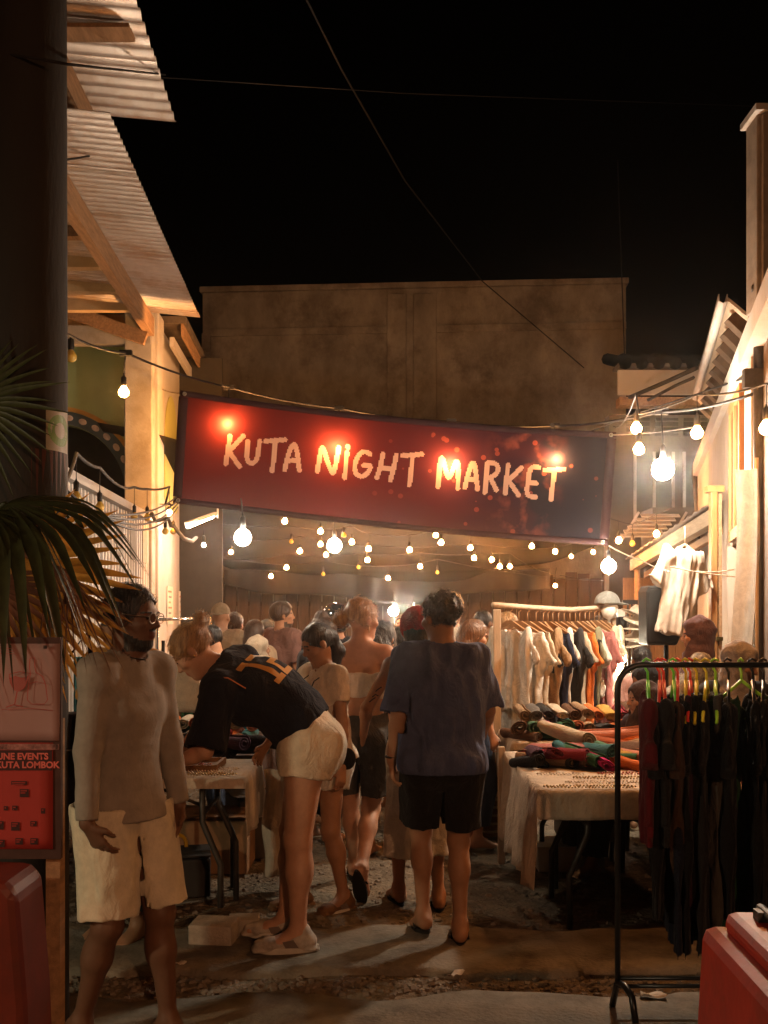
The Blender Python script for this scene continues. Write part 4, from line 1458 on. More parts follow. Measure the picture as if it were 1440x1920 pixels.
# tin awning and its timber edge on the right, above the speaker
aw = thing('awning', 'low dark awning with a timber edge beam above the loudspeaker', 'awning', (0, 0, 0))
MB().bar((GX(1340, 8.6), 8.6, 2.50), (GX(1188, 12.3), 12.3, 2.27), 0.09, 0.13).build('edge_beam', mat('pale_timber', (0.36, 0.27, 0.18), rough=0.85, var=0.25, scale=8, stretch=(4, 0.5, 4)), aw)
MB().bar((GX(1340, 8.6) + 0.12, 8.7, 2.40), (GX(1188, 12.3) + 0.15, 12.3, 2.15), 0.05, 0.07).build('batten', WOOD, aw)
_mb = MB()
n = 60
for i in range(n + 1):
    t = i / n
    y = 8.6 + 3.7 * t
    x0 = GX(1340, 8.6) + (GX(1188, 12.3) - GX(1340, 8.6)) * t
    w = 0.012 * math.sin(i * 1.57)
    _mb.v += [(x0 - 0.1, y, 2.58 - 0.23 * t + w), (x0 + 1.0, y, 2.95 - 0.23 * t + w)]
_mb.f += [(2 * i, 2 * i + 1, 2 * i + 3, 2 * i + 2) for i in range(n)]
_mb.s += [True] * n
solidify(_mb.build('sheet', TIN, aw), 0.004)
for _y, _x in ((8.7, GX(1338, 8.7) + 0.02), (12.1, GX(1195, 12.1))):
    MB().tube([(_x, _y, 0), (_x, _y, 2.42)], 0.035, 8).build('post', WOOD, aw)
# small white louvred canopy further back
lc = thing('louvre_canopy', 'small white louvred canopy under the grey wall at right', 'canopy', (GX(1208, 13.2), 13.2, 2.80))
for _i in range(6):
    MB().box((0.05 * _i - 0.1, -0.12 - 0.02 * _i, 0.05 * _i - 0.1), (0.5, 0.09, 0.012), Matrix.Rotation(0.5, 3, 'X')).build('slat', WHITE, lc)
for _x in (-0.32, 0.30):
    MB().bar((_x, -0.12, -0.16), (_x + 0.2, -0.2, 0.2), 0.02, 0.03).build('bracket', GREYP, lc)
MB().box((0.55, 0.25, 0.0), (0.9, 0.6, 0.55)).build('box', DARKW, lc)
# brown board wall beyond the speaker
bw = thing('board_wall', 'warm brown board partition behind the loudspeaker', 'partition', (GX(1168, 13.4), 13.4, 0))
_me = MB().box((0, 0, 1.08), (0.135, 0.025, 2.16)).mesh('board')
for _i in range(11):
    link('board', _me, mat('warm_boards', (0.24, 0.13, 0.06), rough=0.8, var=0.3, scale=8, stretch=(3, 3, 0.4)), bw, (0.07 + 0.14 * _i, 0.008 * (_i % 3), 0))
# tall brown jamb and pipe by the hanging shirt
dj = thing('door_jamb', 'tall narrow brown door jamb beside the hanging white shirt', 'door frame', (GX(1337, 8.0), 8.0, 0))
MB().box((0, 0, 1.32), (0.05, 0.08, 2.64)).build('post', BROWNM, dj, bevel=0.006)
MB().box((0.045, -0.01, 1.32), (0.025, 0.06, 2.6)).build('stop', WOOD, dj)
MB().box((0.03, -0.06, 1.47), (0.05, 0.03, 0.03)).build('latch', mat('brass_dark', (0.12, 0.08, 0.03), rough=0.4, metal=0.8), dj)
MB().box((0.01, 0, 2.66), (0.13, 0.10, 0.05)).build('cap', BROWNM, dj)

# ---- poles
pole = thing('utility_pole', 'thick dark concrete utility pole rising out of the picture beside the palm', 'pole', (-1.437, 4.02, 0))
PM = mat('pole_concrete', (0.020, 0.017, 0.014), rough=0.8, var=0.2, scale=6, stretch=(1, 1, 0.3), bump=0.25, bscale=50, dirt=(0.02, 0.017, 0.014), dscale=4)
_o = MB().lathe([(0.168, 0.0), (0.163, 2.0), (0.158, 4.2), (0.150, 7.5), (0.0, 7.55)], 36).build('shaft', PM, pole)
def wrap(z0, z1, a0, a1, m, name, r=0.1615, parent=pole):
    return MB().grid(lambda u, v: ((r) * math.cos(a0 + (a1 - a0) * u), r * math.sin(a0 + (a1 - a0) * u), z0 + (z1 - z0) * v), 12, 2).build(name, m, parent)
_st = wrap(2.30, 2.465, -0.75, 0.12, mat('sticker_cream', (0.30, 0.27, 0.19), rough=0.5), 'sticker', 0.1625)
_mb = MB()
for ra, rb_ in ((0.030, 0.060),):
    vs, fs = [], []
    for i in range(25):
        t = 2 * PI * i / 24
        for q in (ra, rb_):
            an = -0.30 + q * math.cos(t) / 0.163 * 1.1
            vs.append((0.1632 * math.cos(an), 0.1632 * math.sin(an), 2.383 + q * 1.05 * math.sin(t)))
    fs = [(2 * i, 2 * i + 1, 2 * i + 3, 2 * i + 2) for i in range(24)]
    _mb.add(vs, fs)
_mb.build('emblem', mat('sticker_green', (0.12, 0.22, 0.04), rough=0.5), _st)
wrap(2.10, 2.30, -1.1, 0.5, mat('red_band', (0.07, 0.02, 0.014), rough=0.6), 'paint_band', 0.1622)
wrap(1.96, 2.096, -1.1, 0.5, mat('white_band', (0.30, 0.26, 0.22), rough=0.6), 'paint_band', 0.1622)

rp = thing('iron_post', 'thin dark iron post at right carrying the light cable', 'post', (GX(1424, 6.4), 6.4, 0))
IRON = mat('dark_iron', (0.06, 0.055, 0.048), rough=0.5, metal=0.4, var=0.3, scale=15)
MB().tube([(0, 0, 0), (0, 0, 3.72)], 0.038, 10).build('shaft', IRON, rp)
MB().tube([(0, 0, 3.72), (0, 0, 3.76)], 0.05, 10).build('cap', IRON, rp)
MB().box((-0.05, -0.02, 3.16), (0.12, 0.05, 0.12)).build('clamp', IRON, rp)

# ---- thin smoke haze, its forward scattering standing in for lens glow round the lamps
def haze(density):
    m = bpy.data.materials.new('night_haze')
    m.use_nodes = True
    nt = m.node_tree
    for n_ in list(nt.nodes):
        nt.nodes.remove(n_)
    v = nt.nodes.new('ShaderNodeVolumePrincipled')
    v.inputs['Color'].default_value = (0.9, 0.88, 0.85, 1)
    v.inputs['Density'].default_value = density
    v.inputs['Anisotropy'].default_value = 0.955
    o_ = nt.nodes.new('ShaderNodeOutputMaterial')
    nt.links.new(v.outputs[0], o_.inputs['Volume'])
    kind(MB().box((0, 12, 4.0), (24, 30, 12)).build('haze', m), 'stuff')
# ================================================================== LIGHTS, CABLES, BANNER
WARM_L, WHITE_L = 800.0, 1500.0
WARM = emit('warm_filament_glass', (1.0, 0.37, 0.10), WARM_L)
WARMB = emit('amber_filament_glass', (1.0, 0.36, 0.07), WARM_L * 0.35)
COOL = emit('white_lamp_glass', (1.0, 0.86, 0.68), WHITE_L)
DEAD = mat('unlit_amber_glass', (0.45, 0.28, 0.05), rough=0.2, spec=0.6)
BLACKP = mat('black_plastic', (0.012, 0.011, 0.010), rough=0.5, var=0.2)
CABLE = mat('black_cable', (0.015, 0.013, 0.012), rough=0.7)
_bulbme = MB().lathe([(0.0, -0.036), (0.016, -0.032), (0.030, -0.020), (0.035, 0.0), (0.027, 0.016), (0.017, 0.030), (0.014, 0.036)], 10).mesh('bulb')
_sockme = MB().lathe([(0.0, 0.036), (0.016, 0.036), (0.019, 0.05), (0.019, 0.095), (0.008, 0.105), (0.004, 0.12), (0.0, 0.12)], 8).mesh('socket')
def sag(a, b, s, n=8):
    a, b = Vector(a), Vector(b)
    return [a.lerp(b, i / n) + Vector((0, 0, -s * 4 * (i / n) * (1 - i / n))) for i in range(n + 1)]

def string(label, pts, ends=(None, None), lead=0.10, r=0.006, group='strings of light bulbs'):
    """pts: (position, state); the cable runs over the bulbs, each bulb hangs on a short lead"""
    root = thing('string_lights', label, 'string lights', (0, 0, 0), 0, group)
    cab = MB()
    nodes = [Vector(ends[0])] if ends[0] is not None else []
    nodes += [Vector(p) + Vector((0, 0, 0.12 + lead)) for p, *_ in pts]
    if ends[1] is not None:
        nodes.append(Vector(ends[1]))
    path = []
    for a, b in zip(nodes[:-1], nodes[1:]):
        d = (b - a).length
        q = sag(a, b, min(0.10, 0.025 * d), 6)
        path += q[:-1] if b is not nodes[-1] else q
    cab.tube(path, r, 5)
    cab.build('cable', CABLE, root)
    for p, st in pts:
        p = Vector(p)
        s = link('socket', _sockme, BLACKP, root, p)
        link('bulb', _bulbme, {'w': WARM, 'a': WARMB, 'd': DEAD, 'm': emit('dimmer_filament_glass', (1.0, 0.45, 0.12), WARM_L * 0.55)}[st], s)
        MB().tube([(0, 0, 0.115), (0, 0, 0.125 + lead)], 0.003, 4).build('lead', CABLE, s)
    return root

def under_net(px, py, drop=0.30):
    best, bd = 13.5, 9
    for i in range(120):
        D = 11.6 + 7.4 * i / 119
        p = W(px, py, D)
        e = abs(p.z - (net_z(p.x, D) - drop))
        if e < bd:
            bd, best = e, D
    return W(px, py, best)

BANDS = [
    ('string of warm bulbs just under the banner edge, from the white lamp to the awning', [(534, 977, 'w'), (601, 996, 'w'), (645, 1003, 'd'), (748, 980, 'w'), (817, 1003, 'a'), (1152, 992, 'w')]),
    ('string of warm bulbs crossing above the blond bun woman below the banner', [(546, 1015, 'd'), (601, 1020, 'a'), (660, 1016, 'w'), (691, 1029, 'w'), (768, 1031, 'w'), (827, 1017, 'w'), (882, 1027, 'w'), (997, 1024, 'w'), (1041, 1034, 'w'), (1112, 1035, 'w'), (1172, 1018, 'w')]),
    ('string of amber bulbs in the third row under the shade net', [(433, 1035, 'a'), (562, 1033, 'w'), (611, 1040, 'a'), (689, 1050, 'w'), (889, 1046, 'w'), (922, 1049, 'w'), (1071, 1043, 'a')]),
    ('string of warm bulbs lower under the net towards the back fence', [(400, 1068, 'a'), (537, 1064, 'w'), (672, 1063, 'd'), (788, 1062, 'w'), (937, 1062, 'w'), (956, 1062, 'w'), (1041, 1098, 'w')]),
    ('farthest and lowest string of bulbs above the heads of the crowd', [(508, 1080, 'w'), (606, 1076, 'd'), (728, 1084, 'w'), (820, 1073, 'd'), (1193, 1113, 'w')]),
]
for lab, L in BANDS:
    ps = [(under_net(a, b), s) for a, b, s in L]
    p0, p1 = ps[0][0], ps[-1][0]
    string(lab, ps, (Vector((-2.55, p0.y + 0.2, p0.z + 0.3)), Vector((3.3, p1.y + 0.2, p1.z + 0.35))))
# cable that carries the banner bulbs, from the utility pole to the iron post
BD = 10.5
near = [(W(133, 668, 7.2), 'd'), (W(232, 735, 8.3), 'm'), (W(428, 797, BD + 0.075), 'w'), (W(632, 842, BD + 0.085), 'w'), (W(843, 872, BD + 0.085), 'w'), (W(1040, 864, BD + 0.085), 'w')]
root = thing('string_lights', 'black festoon cable with glowing bulbs running behind the red banner', 'string lights', (0, 0, 0), 0, 'strings of light bulbs')
topn = [Vector((-1.36, 4.1, 3.02)), W(124, 625, 7.0), W(236, 662, 8.2), W(430, 726, BD + 0.22), W(636, 765, BD + 0.17), W(846, 790, BD + 0.16), W(1040, 798, BD + 0.16), W(1240, 772, 7.6), W(1420, 736, 6.4)]
path = []
for a, b in zip(topn[:-1], topn[1:]):
    path += sag(a, b, 0.03, 6)[:-1]
MB().tube(path + [topn[-1]], 0.011, 6).build('cable', CABLE, root)
for p, st in near:
    s = link('socket', _sockme, BLACKP, root, p, None, 1.25)
    link('bulb', _bulbme, DEAD if st == 'd' else emit('dimmer_filament_glass', (1.0, 0.45, 0.12), WARM_L * 0.55) if p.y < 9 else emit('banner_bulb_glass', (1.0, 0.42, 0.11), WARM_L * 3.6), s)
    t = min(topn, key=lambda q: (q - p).length)
    MB().tube([Vector((0, 0, 0.115)), (t - p) / 1.25], 0.006, 5).build('lead', CABLE, s)
for t in topn[2:-1]:
    MB().box(t, (0.10, 0.04, 0.045)).build('junction', BLACKP, root)
string('few warm bulbs beside the big white lamp over the right stalls', [(W(1193, 803, 6.5), 'w'), (W(1198, 842, 6.3), 'w'), (W(1307, 811, 5.8), 'm'), (W(1437, 802, 5.0), 'w')],
       (W(1150, 800, 9.6), W(1490, 740, 4.6)))
string('loose string of small warm bulbs below the grey wall at right', [(W(1160, 1013, 11.5), 'w'), (W(1186, 1019, 11.6), 'd'), (W(1231, 1001, 11.2), 'w')], (W(1120, 960, 12), W(1260, 950, 11)))
# bundle of cables with unlit bulbs across the left posts
string('bundled black cables with mostly unlit bulbs tied across the left pillar', [(W(143, 932, 6.4), 'd'), (W(187, 950, 7.2), 'd'), (W(252, 968, 9.6), 'd'), (W(276, 970, 9.9), 'd'), (W(318, 962, 10.6), 'a'), (W(310, 996, 10.3), 'd'), (W(325, 996, 10.7), 'd')],
       (Vector((-1.38, 4.15, 2.15)), W(332, 938, 10.6)), lead=0.16, r=0.012)
for _k in range(4):
    a, b = Vector((-1.36, 4.16, 2.10 + 0.035 * _k)), W(333, 930 + 7 * _k, 10.7)
    tag(MB().tube(sag(a, b, 0.10 + 0.04 * _k, 14), 0.008, 5).build('cable', CABLE),
        ['upper', 'second', 'third', 'lowest'][_k] + ' of the four black cables strung from the dark pole to the white wall', 'cable')
_r = random.Random(9)
_p = [W(280, 968, 10.55)] + [W(285 + 9 * i + _r.uniform(-4, 4), 965 + 5 * i + _r.uniform(-10, 10), 10.5) for i in range(6)] + [W(345, 1010, 10.9), W(360, 1015, 11.2), W(368, 1008, 11.5)]
tag(MB().tube(_p, 0.022, 6).build('cable_tangle', mat('grey_cable', (0.10, 0.085, 0.07))), 'tangle of grey cables on the white wall below the lit bulb', 'cable')

def lamp(label, p, r, cord=None, strength=None, name='hanging_lamp'):
    root = thing(name, label, 'lamp', p)
    m = COOL if strength is None else emit('white_lamp_glass_%d' % int(strength), (1.0, 0.86, 0.68), strength)
    MB().lathe([(0, -r), (r * 0.5, -r * 0.87), (r * 0.87, -r * 0.5), (r, 0), (r * 0.87, r * 0.5), (r * 0.55, r * 0.86), (r * 0.25, r * 1.0)], 14).build('bulb', m, root)  # globe widened so that its disc takes in the lamp's glare
    MB().lathe([(0, r * 1.02), (0.022, r * 1.02), (0.022, r * 1.0 + 0.08), (0.01, r + 0.10), (0, r + 0.10)], 10).build('socket', BLACKP, root)
    if cord is not None:
        MB().tube([(0, 0, r + 0.10), Vector(cord) - Vector(p)], 0.006, 5).build('cord', CABLE, root)
    return root
lamp('big glaring white bulb on a cord over the right hand stalls', W(1243, 880, 7.3), 0.080, W(1240, 774, 7.6), 1200)
lamp('big white bulb hanging near the white wall end, below the banner left corner', W(455, 1008, 7.4), 0.062, W(452, 935, 7.6), 330)
lamp('white bulb hanging in the middle under the banner', W(627, 1023, 11.0), 0.08, W(625, 975, 11.3), 300)
lamp('white bulb hanging before the grey part of the net at right', W(1141, 1062, 10.2), 0.075, W(1140, 1005, 10.6), 320)
lamp('medium white bulb low at the left edge of the net', W(405, 1054, 14.8), 0.08, W(404, 1010, 15), 330)
lamp('small white bulb beside the end of the white wall', W(382, 1022, 12.2), 0.022, W(382, 985, 12.2), 700)
lamp('white bulb of the far food stall behind the red hat', W(738, 1146, 15.5), 0.075, W(738, 1110, 15.5), 1500)
lamp('added bare bulb brightening the far stall behind the wavy haired woman', W(776, 1144, 15.8), 0.05, W(776, 1115, 15.8), 1200)  # added for the bright glow behind the crowd
# fluorescent tube on the white wall
tl = thing('tube_light', 'slanted white fluorescent tube fixed at the corner of the white wall', 'lamp', (0, 0, 0))
_a, _b = W(352, 988, 11.0), W(400, 968, 11.6)
MB().tube([_a, _b], 0.017, 10).build('tube', emit('tube_glass', (1.0, 0.93, 0.80), 130), tl)
MB().bar(_a + Vector((-0.02, 0.03, 0.035)), _b + Vector((0.02, 0.03, 0.035)), 0.05, 0.035).build('housing', GREYP, tl)
MB().tube([_b + Vector((0.05, 0, 0.25)), _b + Vector((0.05, 0, -0.02))], 0.012, 6).build('pull_cord', WHITE, tl)
# reflector lamp on a stand behind the rack
sl = thing('work_lamp', 'bright white work lamp on a stand behind the wooden clothes rack', 'lamp', W(1152, 1250, 8.3))
MB().tube([(-0.045, 0, 0.14), (-0.045, 0, -0.10)], 0.028, 12).build('handle', mat('white_plastic', (0.6, 0.57, 0.5), rough=0.4), sl)
MB().lathe([(0, 0.055), (0.03, 0.05), (0.05, 0.03), (0.058, 0), (0.05, -0.03), (0.03, -0.05), (0, -0.055)], 14, (0.03, -0.02, 0.07)).build('bulb', emit('work_lamp_glass', (1, 0.86, 0.62), 900), sl)
MB().tube([(-0.045, 0, -0.10), (-0.045, 0, -sl.location.z)], 0.014, 8).build('stand', IRON, sl)
for _k in range(3):
    t = 2 * PI * _k / 3
    MB().tube([(-0.045, 0, 0.35 - sl.location.z), (-0.045 + 0.28 * math.cos(t), 0.28 * math.sin(t), 0.01 - sl.location.z)], 0.010, 6).build('leg', IRON, sl)
# lamp of the stall table beyond: floor lamp strip with clamp
fs = thing('lamp_stand', 'tall thin lamp stand with clip beside the grey cap', 'lamp stand', (GX(1181, 9.4), 9.4, 0))
for _x in (-0.018, 0.018):
    MB().tube([(_x, 0, 0), (_x, 0, 1.76)], 0.009, 8).build('tube', mat('chrome', (0.5, 0.48, 0.45), rough=0.25, metal=0.9), fs)
MB().box((0, 0, 1.78), (0.14, 0.05, 0.04)).build('head', BLACKP, fs)
MB().box((-0.09, -0.02, 1.68), (0.07, 0.05, 0.07)).build('clip', mat('white_plastic', (0.6, 0.57, 0.5), rough=0.4), fs)

# street lamps behind the viewer: the weak light on the backs, the pavement and the men's clothes
def street_lamp(label, x, y, z, rz, col, L_):
    st = thing('street_lamp', label, 'street lamp', (x, y, 0), rz)
    MB().tube([(0, 0, 0), (0, 0, z - 0.2), (0, 0.15, z), (0, 0.6, z + 0.05)], 0.05, 8).build('mast', IRON, st)
    MB().box((0, 0.72, z + 0.06), (0.22, 0.42, 0.08)).build('housing', GREYP, st)
    MB().lathe([(0.0, -0.09), (0.07, -0.065), (0.10, 0.0)], 14, (0, 0.72, z + 0.015)).build('lens', emit('street_lamp_lens_%d' % int(L_), col, L_), st)
    return st
street_lamp('sodium street lamp on a mast across the road', 2.6, -6.5, 3.6, 0.4, (1, 0.45, 0.21), 4200)
street_lamp('low lamp on a mast beside the road at left', -4.9, 0.7, 2.2, -1.1, (1, 0.80, 0.50), 1100)
# red lamp beside the notice board
rl = thing('red_lamp', 'small red sign lamp on a post lighting the posters', 'lamp', (-1.85, 2.15, 0))
MB().tube([(0, 0, 0), (0, 0, 1.42)], 0.02, 8).build('post', IRON, rl)
MB().lathe([(0, 0.06), (0.035, 0.045), (0.045, 0), (0.035, -0.045), (0, -0.06)], 12, (0, 0, 1.48)).build('bulb', emit('red_lamp_glass', (1, 0.06, 0.025), 60), rl)

# ---- banner
BT = [(340, 738), (1152, 816)]
BB = [(327, 937), (1136, 1014)]
def ban(u, v, off=0.0):
    """u along, v down; a cloth sagging a little at its edges"""
    tx, ty = BT[0][0] + (BT[1][0] - BT[0][0]) * u, BT[0][1] + (BT[1][1] - BT[0][1]) * u + 12 * math.sin(PI * u)
    bx, by = BB[0][0] + (BB[1][0] - BB[0][0]) * u, BB[0][1] + (BB[1][1] - BB[0][1]) * u + 10 * math.sin(PI * u * 0.9)
    px, py = tx + (bx - tx) * v, ty + (by - ty) * v
    D = BD + 0.018 * math.sin(u * 9 + v * 1.2) + 0.012 * math.sin(u * 21 + 1) * v - 0.03 * math.sin(PI * u) * v
    return W(px, py, BD) + Vector((0, D - BD - off, 0))
def ban_uv(px, py):
    u, v = 0.5, 0.5
    for _ in range(12):
        q = ban(u, v)
        x, y = 720 + q.x * FPX / q.y, HOR - (q.z - EYE) * FPX / q.y
        u += (px - x) / 812
        v += (py - y) / 199 - 0.09 * 0
        v -= (px - x) / 812 * 78 / 199
    return u, v
def banner_mat():
    m = bpy.data.materials.new('printed_banner')
    m.use_nodes = True
    nt = m.node_tree
    N, L = nt.nodes, nt.links
    b = N['Principled BSDF']
    b.inputs['Roughness'].default_value = 0.75
    b.inputs['Specular IOR Level'].default_value = 0.2
    uv = N.new('ShaderNodeUVMap')
    sep = N.new('ShaderNodeSeparateXYZ')
    L.new(uv.outputs[0], sep.inputs[0])
    nz = N.new('ShaderNodeTexNoise')
    nz.inputs['Scale'].default_value = 3.0
    L.new(uv.outputs[0], nz.inputs['Vector'])
    ad = N.new('ShaderNodeMath'); ad.operation = 'MULTIPLY_ADD'
    ad.inputs[1].default_value = 0.35; L.new(nz.outputs['Fac'], ad.inputs[0]); L.new(sep.outputs[0], ad.inputs[2])
    ramp = N.new('ShaderNodeValToRGB')
    e = ramp.color_ramp.elements
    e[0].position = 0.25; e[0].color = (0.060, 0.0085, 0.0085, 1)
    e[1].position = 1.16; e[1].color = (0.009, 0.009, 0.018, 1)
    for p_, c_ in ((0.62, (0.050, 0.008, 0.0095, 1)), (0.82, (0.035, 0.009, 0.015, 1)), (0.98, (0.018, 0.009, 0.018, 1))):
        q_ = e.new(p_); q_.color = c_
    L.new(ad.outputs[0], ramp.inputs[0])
    # out of focus light dots of the print
    mp = N.new('ShaderNodeMapping'); mp.inputs['Scale'].default_value = (34, 8.5, 1)
    L.new(uv.outputs[0], mp.inputs[0])
    vo = N.new('ShaderNodeTexVoronoi'); vo.inputs['Scale'].default_value = 1.0; vo.inputs['Randomness'].default_value = 1.0
    L.new(mp.outputs[0], vo.inputs['Vector'])
    lt = N.new('ShaderNodeMath'); lt.operation = 'LESS_THAN'; lt.inputs[1].default_value = 0.20
    L.new(vo.outputs['Distance'], lt.inputs[0])
    rr = N.new('ShaderNodeSeparateColor'); L.new(vo.outputs['Color'], rr.inputs[0])
    gt = N.new('ShaderNodeMath'); gt.operation = 'GREATER_THAN'; gt.inputs[1].default_value = 0.55
    L.new(rr.outputs[0], gt.inputs[0])
    band = N.new('ShaderNodeMapRange'); band.inputs[1].default_value = 0.38; band.inputs[2].default_value = 0.62
    L.new(sep.outputs[0], band.inputs[0])
    mu = N.new('ShaderNodeMath'); mu.operation = 'MULTIPLY'; L.new(lt.outputs[0], mu.inputs[0]); L.new(gt.outputs[0], mu.inputs[1])
    mu2 = N.new('ShaderNodeMath'); mu2.operation = 'MULTIPLY'; L.new(mu.outputs[0], mu2.inputs[0]); L.new(band.outputs[0], mu2.inputs[1])
    mu3 = N.new('ShaderNodeMath'); mu3.operation = 'MULTIPLY'; mu3.inputs[1].default_value = 0.55; L.new(mu2.outputs[0], mu3.inputs[0])
    mx = N.new('ShaderNodeMix'); mx.data_type = 'RGBA'; mx.inputs[7].default_value = (0.20, 0.05, 0.035, 1)
    L.new(mu3.outputs[0], mx.inputs[0]); L.new(ramp.outputs[0], mx.inputs[6])
    # soft blotches of the printed street picture on the right half
    n2 = N.new('ShaderNodeTexNoise'); n2.inputs['Scale'].default_value = 1.0; n2.inputs['Detail'].default_value = 3
    mp2 = N.new('ShaderNodeMapping'); mp2.inputs['Scale'].default_value = (22, 5, 1)
    L.new(uv.outputs[0], mp2.inputs[0]); L.new(mp2.outputs[0], n2.inputs['Vector'])
    r2 = N.new('ShaderNodeMapRange'); r2.inputs[1].default_value = 0.52; r2.inputs[2].default_value = 0.66
    L.new(n2.outputs['Fac'], r2.inputs[0])
    g1 = N.new('ShaderNodeMath'); g1.operation = 'SUBTRACT'; g1.inputs[1].default_value = 0.80; L.new(sep.outputs[0], g1.inputs[0])
    g2 = N.new('ShaderNodeMath'); g2.operation = 'ABSOLUTE'; L.new(g1.outputs[0], g2.inputs[0])
    g3 = N.new('ShaderNodeMapRange'); g3.inputs[1].default_value = 0.02; g3.inputs[2].default_value = 0.10; g3.inputs[3].default_value = 0.55; g3.inputs[4].default_value = 0.0
    L.new(g2.outputs[0], g3.inputs[0])
    mu4 = N.new('ShaderNodeMath'); mu4.operation = 'MULTIPLY'; L.new(r2.outputs[0], mu4.inputs[0]); L.new(g3.outputs[0], mu4.inputs[1])
    mx2 = N.new('ShaderNodeMix'); mx2.data_type = 'RGBA'; mx2.inputs[7].default_value = (0.16, 0.05, 0.04, 1)
    L.new(mu4.outputs[0], mx2.inputs[0]); L.new(mx.outputs[2], mx2.inputs[6])
    L.new(mx2.outputs[2], b.inputs['Base Color'])
    t = N.new('ShaderNodeBsdfTranslucent'); L.new(mx2.outputs[2], t.inputs['Color'])
    ms = N.new('ShaderNodeMixShader'); ms.inputs[0].default_value = 0.40
    L.new(b.outputs[0], ms.inputs[1]); L.new(t.outputs[0], ms.inputs[2])
    L.new(ms.outputs[0], N['Material Output'].inputs['Surface'])
    return m
A5 = lambda x, y: (300 + x / 2.88, 700 + y / 2.88)
A6 = lambda x, y: (700 + x / 2.88, 700 + y / 2.88)
GLY = [
    (A5, [[(378, 338), (366, 410), (354, 488)], [(448, 338), (410, 380), (368, 424)], [(372, 420), (400, 462), (430, 502)]]),
    (A5, [[(474, 366), (468, 420), (470, 465), (486, 486), (508, 484), (524, 462), (532, 415), (538, 366)]]),
    (A5, [[(570, 366), (620, 362), (676, 358)], [(624, 366), (616, 450), (606, 526)]]),
    (A5, [[(674, 520), (692, 440), (712, 388), (730, 382), (742, 430), (752, 524)], [(692, 472), (742, 470)]]),
    (A5, [[(850, 530), (862, 460), (872, 404), (882, 404), (905, 480), (928, 538), (940, 538), (954, 470), (966, 402)]]),
    (A5, [[(1010, 428), (1004, 500), (998, 566)], [(1014, 398), (1016, 402)]]),
    (A5, [[(1134, 440), (1112, 424), (1084, 430), (1062, 462), (1050, 508), (1058, 546), (1084, 562), (1114, 552), (1134, 522), (1138, 500), (1100, 500)]]),
    (A5, [[(1204, 438), (1190, 505), (1172, 566)], [(1276, 444), (1262, 515), (1244, 580)], [(1190, 514), (1258, 518)]]),
    (A5, [[(1310, 446), (1360, 444), (1414, 438)], [(1364, 450), (1356, 530), (1346, 604)]]),
    (A6, [[(348, 612), (356, 530), (364, 458), (374, 458), (390, 520), (402, 562), (412, 562), (434, 510), (454, 464), (460, 540), (456, 620)]]),
    (A6, [[(494, 616), (512, 545), (530, 488), (544, 482), (554, 540), (562, 624)], [(512, 574), (556, 574)]]),
    (A6, [[(616, 486), (610, 560), (602, 642)], [(620, 482), (656, 484), (676, 506), (668, 540), (640, 560), (616, 564)], [(632, 566), (650, 600), (664, 630)]]),
    (A6, [[(728, 494), (720, 570), (712, 646)], [(800, 508), (764, 546), (724, 584)], [(732, 580), (760, 622), (784, 658)]]),
    (A6, [[(894, 508), (848, 504), (836, 580), (826, 660), (874, 668)], [(838, 588), (880, 594)]]),
    (A6, [[(926, 522), (976, 520), (1030, 516)], [(978, 522), (970, 600), (960, 680)]]),
]

def banner_ink():
    m = mat('cream_print', (0.37, 0.245, 0.195), rough=0.75, var=0.05, trans=0.16)
    return m
bn = thing('banner', 'wide red and dark blue cloth banner reading KUTA NIGHT MARKET strung across the lane', 'banner', (0, 0, 0))
nu, nv = 430, 106
UU, VV = np.meshgrid((np.arange(nu) + 0.5) / nu, (np.arange(nv) + 0.5) / nv)
TX = BT[0][0] + (BT[1][0] - BT[0][0]) * UU
TY = BT[0][1] + (BT[1][1] - BT[0][1]) * UU + 12 * np.sin(PI * UU)
BX = BB[0][0] + (BB[1][0] - BB[0][0]) * UU
BY = BB[0][1] + (BB[1][1] - BB[0][1]) * UU + 10 * np.sin(PI * UU * 0.9)
QX, QY = TX + (BX - TX) * VV, TY + (BY - TY) * VV
MASK = np.zeros(QX.shape, bool)
for fn_, ss in GLY:
    for S_ in ss:
        P = [np.array(p, float) for p in S_]
        for _ in range(2):
            if len(P) > 3:
                Q = [P[0]]
                for a, b in zip(P[:-1], P[1:]):
                    Q += [a * 0.75 + b * 0.25, a * 0.25 + b * 0.75]
                P = Q + [P[-1]]
        P = [np.array(fn_(*p)) for p in P]
        for a, b in zip(P[:-1], P[1:]):
            d = b - a
            t = np.clip(((QX - a[0]) * d[0] + (QY - a[1]) * d[1]) / max(d @ d, 1e-6), 0, 1)
            MASK |= np.hypot(QX - a[0] - t * d[0], QY - a[1] - t * d[1]) < 4.5
_mb = MB().grid(lambda u, v: ban(u, v), nu, nv)
_me = _mb.mesh('cloth', fix=False)
uvl = _me.uv_layers.new(name='UVMap')
vi = np.empty(len(_me.loops), np.int32)
_me.loops.foreach_get('vertex_index', vi)
uvl.data.foreach_set('uv', np.stack([(vi % (nu + 1)) / nu, 1 - (vi // (nu + 1)) / nv], 1).astype(np.float32).ravel())
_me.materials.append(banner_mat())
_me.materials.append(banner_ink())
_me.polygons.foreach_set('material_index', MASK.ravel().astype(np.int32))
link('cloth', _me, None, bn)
HEM = mat('banner_hem', (0.035, 0.012, 0.014), rough=0.8)
def strip(u0, v0, u1, v1, name):
    mb = MB().grid(lambda u, v: ban(u0 + (u1 - u0) * u, v0 + (v1 - v0) * v, 0.006), 60 if u1 - u0 > 0.5 else 2, 2 if u1 - u0 > 0.5 else 14)
    solidify(mb.build(name, HEM, bn), 0.003)
